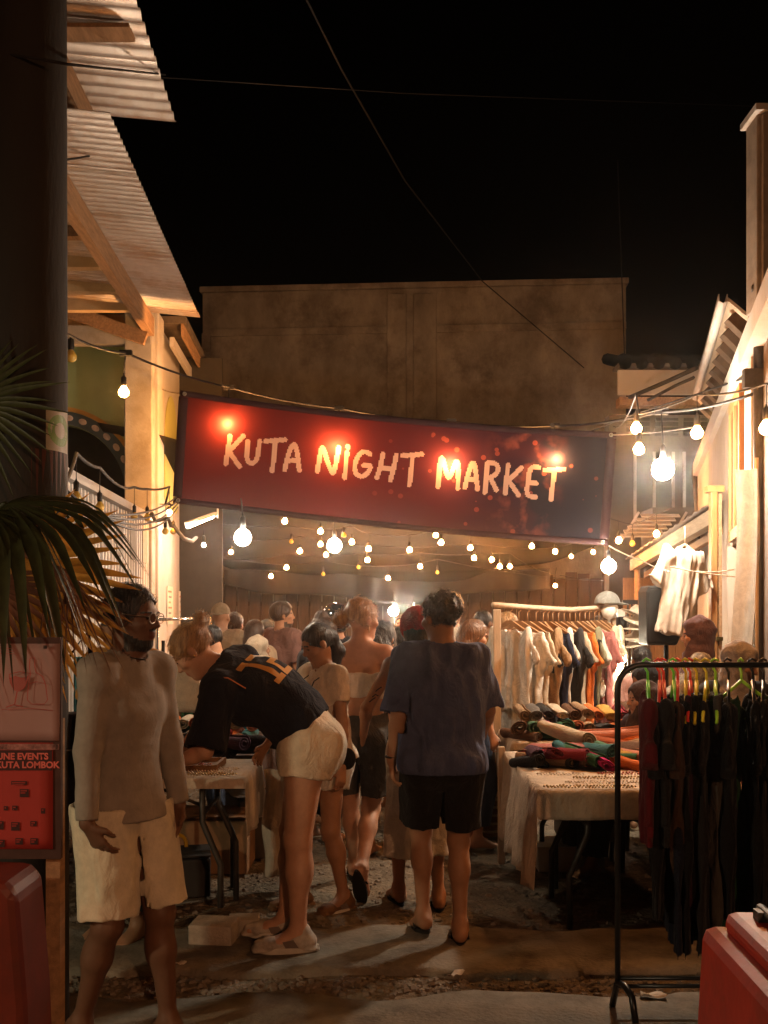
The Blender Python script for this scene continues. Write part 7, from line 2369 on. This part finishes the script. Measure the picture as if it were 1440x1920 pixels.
def digits_on_back(J, strokes, m, base, ax_u, ax_v, size, n_):
    me = J.top.data
    bvh = BVHTree.FromPolygons([v.co[:] for v in me.vertices], [p.vertices[:] for p in me.polygons])
    mb = MB()
    for poly in strokes:
        # subdivided quads laid on the cloth
        (x0, y0), (x1, y1) = poly
        nx, ny = max(1, int(abs(x1 - x0) / 0.12)), max(1, int(abs(y1 - y0) / 0.12))
        def P(a, b):
            p = Vector(base) + Vector(ax_u) * ((x0 + (x1 - x0) * a) * size) + Vector(ax_v) * ((y0 + (y1 - y0) * b) * size)
            h = bvh.ray_cast(p + Vector(n_) * 0.4, -Vector(n_))
            return (h[0] + h[1] * 0.004) if h[0] is not None else p
        mb.grid(P, nx, ny)
    return mb.build('number', m, J.root)
NUM = mat('amber_number', (0.62, 0.30, 0.07), rough=0.6, var=0.06)
bu, bv, bnorm = JB.R[2], JB.U[2], -JB.Fw[2]
digits_on_back(JB, [((-1.05, 1.0), (-0.45, 0.72)), ((-0.80, 0.72), (-0.50, -0.72)), ((-1.05, -0.72), (-0.30, -1.0)),
                    ((-0.15, 1.0), (0.85, 0.72)), ((0.55, 0.72), (0.85, 0.14)), ((-0.15, 0.14), (0.85, -0.14)), ((-0.15, -0.14), (0.15, -0.72)), ((-0.15, -0.72), (0.85, -1.0))],
               NUM, tuple(JB.S[2] + bu * -0.005 + bv * 0.05), tuple(bu), tuple(bv), 0.098, tuple(bnorm))
MB().tube([tuple(JB.sh['L'] + V3(-0.055, 0.02, 0.06)), tuple(JB.sh['L'] + V3(-0.072, -0.05, 0.055)), tuple(JB.sh['L'] + V3(-0.085, -0.13, 0.01))], 0.003, 5).build('piping', mat('orange_piping', (0.5, 0.16, 0.05), rough=0.7), JB.root)
MB().tube([tuple(hp(JB, -0.083, -0.006, -0.02 - 0.012 * math.cos(t))) for t in (0, 1.5, 3.1)], 0.003, 5).build('earring', mat('gold', (0.6, 0.4, 0.15), rough=0.25, metal=1.0), JB.root)

# ---- girl in the beige T-shirt
JC = person('girl with dark ponytail in beige T-shirt with waist bag looking down behind the bending woman', 606, 5.72, yaw=128, H=1.63, sex='f', skin='olive', res=0.0105,
            hair=('ponytail', 'black', dict(puff=0.006, tail=(0.06, 0.02, 0))), head=(-12, 26, 0),
            arms={'L': dict(to=(-0.26, 0.04, 0.84)), 'R': dict(to=(0.12, 0.34, 0.98), pole=(0.6, -0.7, -0.3))},
            feet={'L': dict(at=(-0.13, -0.06, 0.085)), 'R': dict(at=(0.10, 0.10, 0.085))},
            top=dict(loose=0.022, slen=0.55, sr=0.066, hem=0.02, hemr=(0.20, 0.15)), topc=C('beige_tee', (0.64, 0.53, 0.41)),
            bottom=dict(ln=0.42, hr=0.105, loose=0.018), botc=C('white_shorts', (0.60, 0.56, 0.50)), shoe='sneaker', shoec=mat('brown_shoe', (0.14, 0.07, 0.03), rough=0.7, var=0.3))
_bg = Field((-0.2, -0.12, -0.12), (0.2, 0.12, 0.12), 0.009)
_bg.econe((-0.09, 0, 0), (0.09, 0, 0), (0.05, 0.07), (0.045, 0.06), V3(0, 1, 0), 0.02)
bag = thing('waist_bag', 'dark waist bag at the hip of the girl in the beige T-shirt', 'bag', (GX(622, 5.5), 5.52, 0.86), 0.3)
link('body', _bg.mesh('body'), BAGM, bag)
MB().tube([(0.12 * math.cos(t) - 0.03, 0.16 + 0.14 * math.sin(t), 0.03) for t in [2 * PI * i / 16 for i in range(16)]], 0.010, 5, closed=True).build('belt', BAGM, bag)
MB().tube([tuple(JC.S[4] + V3(0.07, -0.02, 0.0)), tuple(JC.S[3] + V3(0.06, 0.115, 0.0)), tuple(JC.S[2] + V3(-0.02, 0.16, -0.02))], 0.004, 5).tube([tuple(JC.S[4] + V3(-0.07, -0.02, 0.0)), tuple(JC.S[3] + V3(-0.07, 0.115, 0.0)), tuple(JC.S[2] + V3(-0.02, 0.16, -0.02))], 0.004, 5).build('cord', BLACKP, JC.root)

# ---- blond woman with the bare back
JD = person('blond woman with low bun, bare back, white off shoulder crop top and dark shorts', 676, 6.05, yaw=-6, H=1.77, sex='f', skin='fair', res=0.0085,
            hair=('lowbun', 'blond', dict(puff=0.010, bun=(-0.035, -0.135, 0.0), bunr=0.043, nape=-0.045)), head=(-48, 2, 0),
            arms={'L': dict(to=(-0.25, 0.16, 0.92)), 'R': dict(to=(0.25, 0.14, 0.92))},
            feet={'L': dict(at=(-0.07, 0.24, 0.085)), 'R': dict(at=(0.04, -0.26, 0.19), pitch=58, pole=(0, 1, 0))},
            top=dict(k='off', topcut=0.080, crop=0.085, loose=0.034, slen=0.58, sr=0.056, folds=0.016), topc=C('white_crop', (0.74, 0.68, 0.60)),
            bottom=dict(ln=0.80, hr=0.098, loose=0.016, rise=0.125), botc=C('faded_black', (0.085, 0.078, 0.072)), shoe='flip', shoec=MATS['black_rubber'])
MB().tube([tuple(JD.sh['L'] + V3(0.02, 0.04, 0.06)), tuple(JD.sh['L'] + V3(0.015, -0.055, 0.02)), tuple(JD.sh['L'] + V3(0.02, -0.075, -0.12))], 0.014, 6).build('strap', C('wine_red', PALET['wine red']), JD.root)
MB().tube([tuple(hp(JD, 0.080, -0.008, -0.035)), tuple(hp(JD, 0.082, -0.006, -0.075))], 0.003, 5).build('earring', MATS['gold'], JD.root)
for k in (0.1, 0.03, -0.05):
    pass

# ---- woman with the red crochet hat
JE = person('long dark haired woman in red crochet hat, black tank top and long white skirt', 782, 5.75, yaw=8, H=1.70, sex='f', skin='tan', res=0.0105,
            hair=('long', 'black', dict(len=0.26, puff=0.010)), head=(5, 3, 0),
            arms={'L': dict(to=(-0.30, 0.16, 0.98), pole=(-0.6, -0.8, -0.2)), 'R': dict(to=(0.25, 0.1, 0.9))},
            feet={'L': dict(at=(-0.10, 0.06, 0.085)), 'R': dict(at=(0.11, -0.10, 0.085))},
            top=dict(k='tank', loose=0.010, slen=0, hem=-0.04, folds=0.003), topc=C('black_rib', (0.012, 0.011, 0.011)),
            bottom=dict(k='skirt', hemr=(0.20, 0.17), hemz=0.30, loose=0.012, folds=0.012), botc=C('white_skirt', (0.55, 0.48, 0.40)), shoe='flip', shoec=MATS['black_rubber'])
_f = Field(JE.hc - 0.2, JE.hc + 0.22, 0.008)
_f.ell(hp(JE, 0, -0.02, 0.038), (0.102, 0.124, 0.116), JE.H, 0)
_f.plane(hp(JE, 0, 0, -0.035), -(JE.H[2] + JE.H[1] * 0.12))
_f.noise(0.003, (0.012, 0.012, 0.012), 3)
link('crochet_hat', _f.mesh('crochet_hat'), mat('red_crochet', (0.34, 0.022, 0.022), rough=0.95, bump=1.0, bscale=90, var=0.3, scale=60), JE.root)
_u = unit(JE.el['L'] - JE.sh['L'])
for k, (t, w) in enumerate(((0.55, 0.034), (0.68, 0.040), (0.80, 0.030))):
    c = JE.sh['L'] + (JE.el['L'] - JE.sh['L']) * t
    MB().tube([tuple(c + V3(-0.018, -0.0385, -0.012)), tuple(c + V3(0.0, -0.0425, 0.004)), tuple(c + V3(0.018, -0.0385, 0.014 - 0.02 * (k % 2)))], 0.0035, 5).build('tattoo', mat('tattoo_ink', (0.03, 0.025, 0.025), rough=0.6), JE.root)

# ---- man in the blue T-shirt
JF = person('curly dark haired man in loose navy blue T-shirt, black shorts and flip flops walking away', 829, 5.06, yaw=4, H=1.76, sex='m', skin='olive', res=0.0082,
            hair=('curly', 'black', dict(puff=-0.004, nape=-0.135)), head=(30, 4, 0), lean=2, shw=0.90,
            arms={'L': dict(to=(-0.25, 0.04, 0.89), pole=(-0.2, -1, 0), dir=(0.05, 0.15, -1), curl=0.45), 'R': dict(to=(0.24, 0.26, 0.98), pole=(0.35, -1, -0.2))},
            feet={'L': dict(at=(-0.085, 0.10, 0.105), pitch=10), 'R': dict(at=(0.085, -0.04, 0.085))},
            top=dict(loose=0.040, slen=0.98, sr=0.086, hem=0.085, hemr=(0.212, 0.158), folds=0.022, seed=11), topc=C('navy_tee', (0.075, 0.092, 0.175)),
            bottom=dict(ln=0.83, hr=0.112, loose=0.030, folds=0.009), botc=C('black_shorts', (0.013, 0.012, 0.012)), shoe='flip', shoec=MATS['black_rubber'], z0=0.022)
link('watch', MB().tube([tuple(JF.wr['L'] + V3(0.031 * math.cos(t), 0.031 * math.sin(t), 0.02)) for t in [2 * PI * i / 14 for i in range(14)]], 0.006, 5, closed=True).mesh('watch'), BLACKP, JF.root)

# ---- others at the left and in the crowd
person('man with black hair in an orange shirt behind the palm leaves', 232, 5.15, yaw=150, H=1.74, sex='m', skin='olive', res=0.0142, hair=('short', 'black', dict(puff=0.016)), head=(-40, 10, 0),
       top=dict(loose=0.03, slen=0.7, sr=0.085, hem=0.08), topc=C('orange_shirt', (0.50, 0.24, 0.06)), bottom=dict(ln=1.8, hr=0.08), botc=C('dark_trousers', (0.02, 0.018, 0.018)))
BGP = [
    dict(label='man in a beige backwards cap and tan shirt seen from behind near the white wall', px=414, D=9.6, yaw=-10, H=1.78, sex='m', skin='olive', hair=('none', 'black', {}), cover='backcap', coverc=C('beige_cap', (0.22, 0.16, 0.10)), top=dict(loose=0.04, slen=0.7, sr=0.09, hem=0.1), topc=C('tan_shirt', (0.30, 0.20, 0.12))),
    dict(label='woman with light brown hair just right of the beige cap man', px=440, D=9.9, yaw=-15, H=1.70, sex='f', skin='tan', hair=('lowbun', 'brown', {}), top=dict(loose=0.02, slen=0.5, sr=0.07, hem=0.05), topc=C('peach_tee', (0.42, 0.24, 0.15))),
    dict(label='black haired person leaning over the goods beside the hair bun of the bending woman', px=424, D=7.9, yaw=60, H=1.60, sex='m', skin='tan', hair=('short', 'black', dict(puff=0.020, nape=-0.07)), lean=14, head=(10, 30, 0), top=dict(loose=0.03, slen=0.7, sr=0.085, hem=0.08), topc=C('pale_tee', (0.50, 0.40, 0.30))),
    dict(label='woman with long straight dark hair and sand coloured top in the crowd', px=478, D=9.2, yaw=-20, H=1.63, sex='f', skin='tan', hair=('long', 'brown', dict(len=0.22)), top=dict(loose=0.03, slen=0.7, sr=0.075, hem=0.08), topc=C('sand_top', (0.44, 0.33, 0.22))),
    dict(label='person in a pale cream headscarf below the long haired woman', px=484, D=8.3, yaw=-70, H=1.50, sex='f', skin='tan', hair=('hijab', 'black', {}), cover='hijab', coverc=C('cream_scarf', (0.50, 0.40, 0.29)), top=dict(loose=0.04, slen=1.7, sr=0.06, hem=0.1), topc=C('cream_dress', (0.46, 0.37, 0.27))),
    dict(label='dark haired woman in profile between the long haired woman and the mauve shirt man', px=500, D=11.5, yaw=85, H=1.62, sex='f', skin='fair', hair=('lowbun', 'black', {}), top=dict(loose=0.02, slen=0.5, sr=0.07, hem=0.05), topc=C('pink_top', (0.40, 0.22, 0.17))),
    dict(label='short haired bearded man in a mauve brown shirt looking right', px=528, D=9.4, yaw=-50, H=1.80, sex='m', skin='tan', hair=('short', 'brown', dict(puff=0.014)), head=(-25, 0, 0), beard=True, top=dict(loose=0.04, slen=0.8, sr=0.09, hem=0.1), topc=C('mauve_shirt', (0.20, 0.105, 0.085))),
    dict(label='woman with a messy blond top bun looking down behind the girl in beige', px=600, D=7.4, yaw=-40, H=1.66, sex='f', skin='fair', hair=('bun', 'brown', dict(bun=(0, -0.075, 0.115), bunr=0.05, puff=0.016)), head=(-20, 22, 0), top=dict(loose=0.02, slen=0.5, sr=0.07, hem=0.05), topc=C('dark_tee', (0.03, 0.026, 0.026))),
    dict(label='person in a glossy black motorbike helmet with raised goggles and a dark shirt', px=630, D=7.9, yaw=10, H=1.74, sex='m', skin='tan', hair=('none', 'black', {}), top=dict(loose=0.04, slen=0.7, sr=0.09, hem=0.08), topc=C('black_tee', (0.018, 0.017, 0.02))),
    dict(label='woman with wavy dark hair in a thin strapped top right of the bare back woman', px=716, D=6.9, yaw=-25, H=1.62, sex='f', skin='tan', hair=('wavy', 'black', dict(len=0.16, puff=0.016)), head=(0, 10, 0), top=dict(k='tank', loose=0.008, slen=0, hem=0.0, folds=0.003), topc=C('striped_top', (0.40, 0.25, 0.18))),
    dict(label='short person with dark hair at the middle of the crowd under the stall lamp', px=745, D=8.6, yaw=20, H=1.56, sex='f', skin='olive', hair=('curly', 'black', dict(puff=-0.006)), top=dict(loose=0.03, slen=0.6, sr=0.08, hem=0.08), topc=C('pale_tee', (0.5, 0.4, 0.3))),
    dict(label='far person before the bright food stall lamp', px=752, D=13.5, yaw=170, H=1.68, sex='f', skin='tan', hair=('short', 'brown', {}), top=dict(loose=0.03, slen=0.6, sr=0.08, hem=0.08), topc=C('olive_top', (0.2, 0.17, 0.09))),
    dict(label='far dark haired person left of the food stall lamp', px=722, D=12.0, yaw=15, H=1.58, sex='m', skin='olive', hair=('short', 'black', dict(puff=0.014)), top=dict(loose=0.03, slen=0.6, sr=0.08, hem=0.08), topc=C('dark_tee', (0.03, 0.026, 0.026))),
    dict(label='tall man with a big curly blond mop of hair beyond the navy shirt man', px=846, D=8.3, yaw=-30, H=1.84, sex='m', skin='fair', hair=('curly', 'curlyblond', dict(puff=0.008, nape=-0.06)), top=dict(loose=0.03, slen=0.7, sr=0.08, hem=0.08), topc=C('white_tee', (0.55, 0.48, 0.38))),
    dict(label='woman with straight light brown hair in profile beside the navy shirt man', px=884, D=7.2, yaw=-70, H=1.64, sex='f', skin='fair', hair=('long', 'fair', dict(len=0.12)), head=(0, 12, 0), top=dict(loose=0.025, slen=0.6, sr=0.07, hem=0.08), topc=C('white_tee', (0.55, 0.48, 0.38))),
    dict(label='man in a yellow T-shirt with a round black emblem on its back', px=906, D=9.2, yaw=-12, H=1.72, sex='m', skin='brown', hair=('short', 'black', dict(puff=0.006)), head=(-30, 0, 0), top=dict(loose=0.045, slen=0.8, sr=0.09, hem=0.1), topc=C('yellow_tee', (0.55, 0.31, 0.09))),
    dict(label='fair haired man behind the white shirts of the wooden rack', px=952, D=8.8, yaw=75, H=1.70, sex='m', skin='fair', hair=('short', 'blond', dict(puff=0.008)), head=(-10, 10, 0), top=dict(loose=0.03, slen=0.7, sr=0.08, hem=0.08), topc=C('black_tee', (0.018, 0.017, 0.02))),
    dict(label='lamp lit person in white behind the middle of the wooden rack', px=1020, D=9.6, yaw=150, H=1.58, sex='f', skin='fair', hair=('short', 'brown', {}), top=dict(loose=0.03, slen=0.7, sr=0.08, hem=0.08), topc=C('white_tee', (0.55, 0.48, 0.38))),
    dict(label='woman with dark wavy hair looking left at the right end of the wooden rack', px=1128, D=8.9, yaw=78, H=1.66, sex='f', skin='tan', hair=('wavy', 'brown', dict(len=0.13, puff=0.020)), head=(0, 8, 0), top=dict(loose=0.025, slen=0.6, sr=0.07, hem=0.08), topc=C('sage_top', (0.28, 0.30, 0.18))),
    dict(label='dark haired man in brown shirt behind the rack post beside the hats', px=1166, D=9.7, yaw=-20, H=1.68, sex='m', skin='brown', hair=('short', 'black', dict(puff=0.012)), top=dict(loose=0.04, slen=0.7, sr=0.09, hem=0.1), topc=C('brown_shirt', (0.11, 0.065, 0.04))),
    dict(label='short black haired person in a pink shirt under the loudspeaker', px=1203, D=7.8, yaw=10, H=1.42, sex='f', skin='tan', hair=('lowbun', 'black', dict(puff=0.012)), top=dict(loose=0.03, slen=0.7, sr=0.08, hem=0.08), topc=C('pink_shirt', (0.48, 0.28, 0.24))),
    dict(label='woman in pale yellow skirt standing before the far stall, seen between the walkers', px=722, D=8.05, yaw=15, H=1.60, sex='f', skin='fair', hair=('long', 'brown', dict(len=0.2)), top=dict(loose=0.02, slen=0.5, sr=0.07, hem=0.0), topc=C('white_tee', (0.55, 0.48, 0.38)), bottom=dict(k='skirt', hemr=(0.20, 0.17), hemz=0.42, loose=0.015, folds=0.012), botc=C('pale_yellow_skirt', (0.50, 0.36, 0.15))),
]
bot_cycle = [C('dark_trousers', (0.02, 0.018, 0.018)), C('khaki', (0.20, 0.14, 0.08)), C('denim', (0.05, 0.06, 0.09)), C('black_shorts', (0.013, 0.012, 0.012))]
for i, d in enumerate(BGP):
    d = dict(d)
    d.setdefault('bottom', dict(ln=1.75 if i % 3 else 0.8, hr=0.085 if i % 3 else 0.105, loose=0.015))
    d.setdefault('botc', bot_cycle[i % 4])
    J = person(d.pop('label'), d.pop('px'), d.pop('D'), group=CROWD, res=0.0142, **d)
    if i == 8:
        f = Field(J.hc - 0.24, J.hc + 0.26, 0.007)
        f.ell(hp(J, 0, -0.015, 0.03), (0.118, 0.140, 0.128), J.H, 0)
        f.ell(hp(J, 0, 0.16, -0.05), (0.10, 0.12, 0.085), J.H, 0.01, 'sub')
        f.plane(hp(J, 0, 0, -0.075), -J.H[2])
        hm = link('helmet', f.mesh('helmet'), mat('helmet_gloss', (0.012, 0.012, 0.012), rough=0.08, coat=1.0, spec=0.6), J.root)
        pts = [hp(J, 0.123 * math.cos(t), -0.015 + 0.146 * math.sin(t), 0.035 + 0.015 * math.sin(t)) for t in [2 * PI * k / 24 for k in range(24)]]
        MB().tube(pts, 0.010, 6, closed=True).build('strap', mat('goggle_strap', (0.35, 0.30, 0.24), rough=0.6), hm)
        g = Field(J.hc - 0.26, J.hc + 0.28, 0.007)
        for q in (-1, 1):
            g.ell(hp(J, 0.04 * q, 0.125, 0.07), (0.042, 0.03, 0.030), J.H, 0.01)
        link('goggles', g.mesh('goggles'), mat('goggle_lens', (0.05, 0.04, 0.03), rough=0.05, spec=0.8), hm)
        MB().tube([tuple(J.sh['R'] + V3(-0.02, 0.03, 0.10)), tuple(J.sh['R'] + V3(-0.05, -0.10, 0.03)), tuple(J.S[1] + V3(-0.05, -0.155, 0.02))], 0.016, 6).build('strap', mat('yellow_strap', (0.5, 0.36, 0.16), rough=0.7), J.root)
    if 'emblem' in J.root['label']:
        me = J.top.data
        bvh = BVHTree.FromPolygons([v.co[:] for v in me.vertices], [p.vertices[:] for p in me.polygons])
        c, u_, v_, n_ = Vector(J.S[2] + J.U[2] * 0.03), Vector(J.R[2]), Vector(J.U[2]), Vector(-J.Fw[2])
        def on(a, b):
            p = c + u_ * a + v_ * b
            h = bvh.ray_cast(p + n_ * 0.4, -n_)
            return (h[0] + n_ * 0.006) if h[0] is not None else p
        em = mat('black_print', (0.02, 0.018, 0.015), rough=0.8)
        mb = MB()
        vs, fs = [], []
        for k in range(36):
            t = 2 * PI * k / 36
            vs += [on(0.13 * math.cos(t), 0.13 * math.sin(t)), on(0.148 * math.cos(t), 0.148 * math.sin(t))]
        mb.add(vs, [(2 * k, 2 * k + 1, (2 * k + 3) % 72, (2 * k + 2) % 72) for k in range(36)])
        for k in range(5):
            t = PI / 2 + 2 * PI * k / 5
            cc = (0.016 * math.cos(t), 0.030 + 0.016 * math.sin(t))
            mb.add([on(cc[0] + 0.015 * math.cos(s), cc[1] + 0.015 * math.sin(s)) for s in [2 * PI * m_ / 8 for m_ in range(8)]], [tuple(range(8))])
        mb.add([on(-0.003, 0.01), on(0.003, 0.01), on(0.003, -0.06), on(-0.003, -0.06)], [(0, 1, 2, 3)])
        mb.add([on(0.003, -0.03), on(0.03, -0.01), on(0.02, -0.035)], [(0, 1, 2)])
        mb.build('emblem', em, J.root)

# ---- women of the right stall
JH = person('woman in a brown headscarf standing in profile behind the right stall', 1312, 6.7, yaw=72, H=1.66, sex='f', skin='tan', res=0.0105, hair=('hijab', 'black', {}), cover='hijab', coverc=C('brown_scarf', (0.085, 0.045, 0.045)),
            head=(0, 8, 0), arms={'L': dict(to=(-0.16, 0.34, 1.08), pole=(-0.7, -0.6, -0.3)), 'R': dict(to=(0.10, 0.36, 1.10), pole=(0.7, -0.6, -0.3))},
            top=dict(loose=0.045, slen=1.8, sr=0.06, hem=0.16), topc=mat('leaf_print', (0.02, 0.018, 0.016), rough=0.9, var=0.3, col2=(0.40, 0.34, 0.26), scale=42), bottom=dict(k='skirt', hemr=(0.24, 0.2), hemz=0.2), botc=C('dark_skirt', (0.02, 0.018, 0.018)))
ph = thing('phone', 'pale phone held up by the brown scarf woman', 'phone', (JH.root.location.x - 0.44, 6.66, 1.07), 0.4)
MB().box((0, 0, 0), (0.010, 0.075, 0.15)).build('body', mat('phone_pale', (0.5, 0.42, 0.34), rough=0.3), ph, bevel=0.004)
person('seated woman in a dark brown headscarf behind the thin rail post at right', 1196, 6.55, yaw=105, H=1.62, sex='f', skin='olive', res=0.0105, hair=('hijab', 'black', {}), cover='hijab', coverc=C('umber_scarf', (0.040, 0.022, 0.018)),
       head=(-8, 6, 0), pel=(0, -0.05, 0.52), arms={'L': dict(to=(-0.15, 0.36, 0.74)), 'R': dict(to=(0.15, 0.36, 0.74))}, feet={'L': dict(at=(-0.12, 0.42, 0.085)), 'R': dict(at=(0.12, 0.42, 0.085))},
       top=dict(loose=0.05, slen=1.8, sr=0.06, hem=0.05), topc=C('plum_dress', (0.035, 0.018, 0.022)), bottom=dict(ln=1.85, hr=0.11, loose=0.03), botc=C('dark_trousers', (0.02, 0.018, 0.018)))
_s = thing('stool', 'dark stool under the seated woman in the umber headscarf', 'stool', (GX(1200, 6.6), 6.6, 0))
MB().box((0, 0, 0.38), (0.34, 0.34, 0.04)).build('seat', BLACKP, _s, bevel=0.01)
for x in (-.14, .14):
    for y in (-.14, .14):
        MB().tube([(x, y, 0.36), (x * 1.1, y * 1.1, 0)], 0.016, 6).build('leg', BLACKP, _s)
person('person in a black headscarf sitting between the lamp and the brown scarf woman', 1204, 7.15, yaw=95, H=1.62, sex='f', skin='olive', res=0.0142, hair=('hijab', 'black', {}), cover='hijab', coverc=C('black_scarf', (0.012, 0.011, 0.012)),
       head=(0, 15, 0), pel=(0, -0.05, 0.60), arms={'L': dict(to=(-0.15, 0.36, 0.80)), 'R': dict(to=(0.15, 0.36, 0.80))}, feet={'L': dict(at=(-0.12, 0.42, 0.085)), 'R': dict(at=(0.12, 0.42, 0.085))},
       top=dict(loose=0.05, slen=1.8, sr=0.06, hem=0.05), topc=C('black_dress', (0.013, 0.012, 0.012)), bottom=dict(ln=1.85, hr=0.11, loose=0.03), botc=C('dark_trousers', (0.02, 0.018, 0.018)))
_s = thing('stool', 'black stool under the person in the black headscarf', 'stool', (GX(1206, 7.2), 7.2, 0))
MB().box((0, 0, 0.46), (0.34, 0.34, 0.04)).build('seat', BLACKP, _s, bevel=0.01)
for x in (-.14, .14):
    for y in (-.14, .14):
        MB().tube([(x, y, 0.45), (x * 1.1, y * 1.1, 0)], 0.016, 6).build('leg', BLACKP, _s)
person('person in a grey headscarf standing behind the black garment rail at right', 1380, 5.6, yaw=170, H=1.58, sex='f', skin='olive', res=0.010, hair=('hijab', 'black', {}), cover='hijab', coverc=C('grey_scarf', (0.27, 0.245, 0.24)),
       head=(60, 20, 0), pel=(0, 0, 0.86), top=dict(loose=0.05, slen=1.8, sr=0.06, hem=0.16), topc=C('black_dress', (0.013, 0.012, 0.012)), bottom=dict(k='skirt', hemr=(0.24, 0.2), hemz=0.2), botc=C('dark_skirt', (0.02, 0.018, 0.018)))
haze(0.0016)
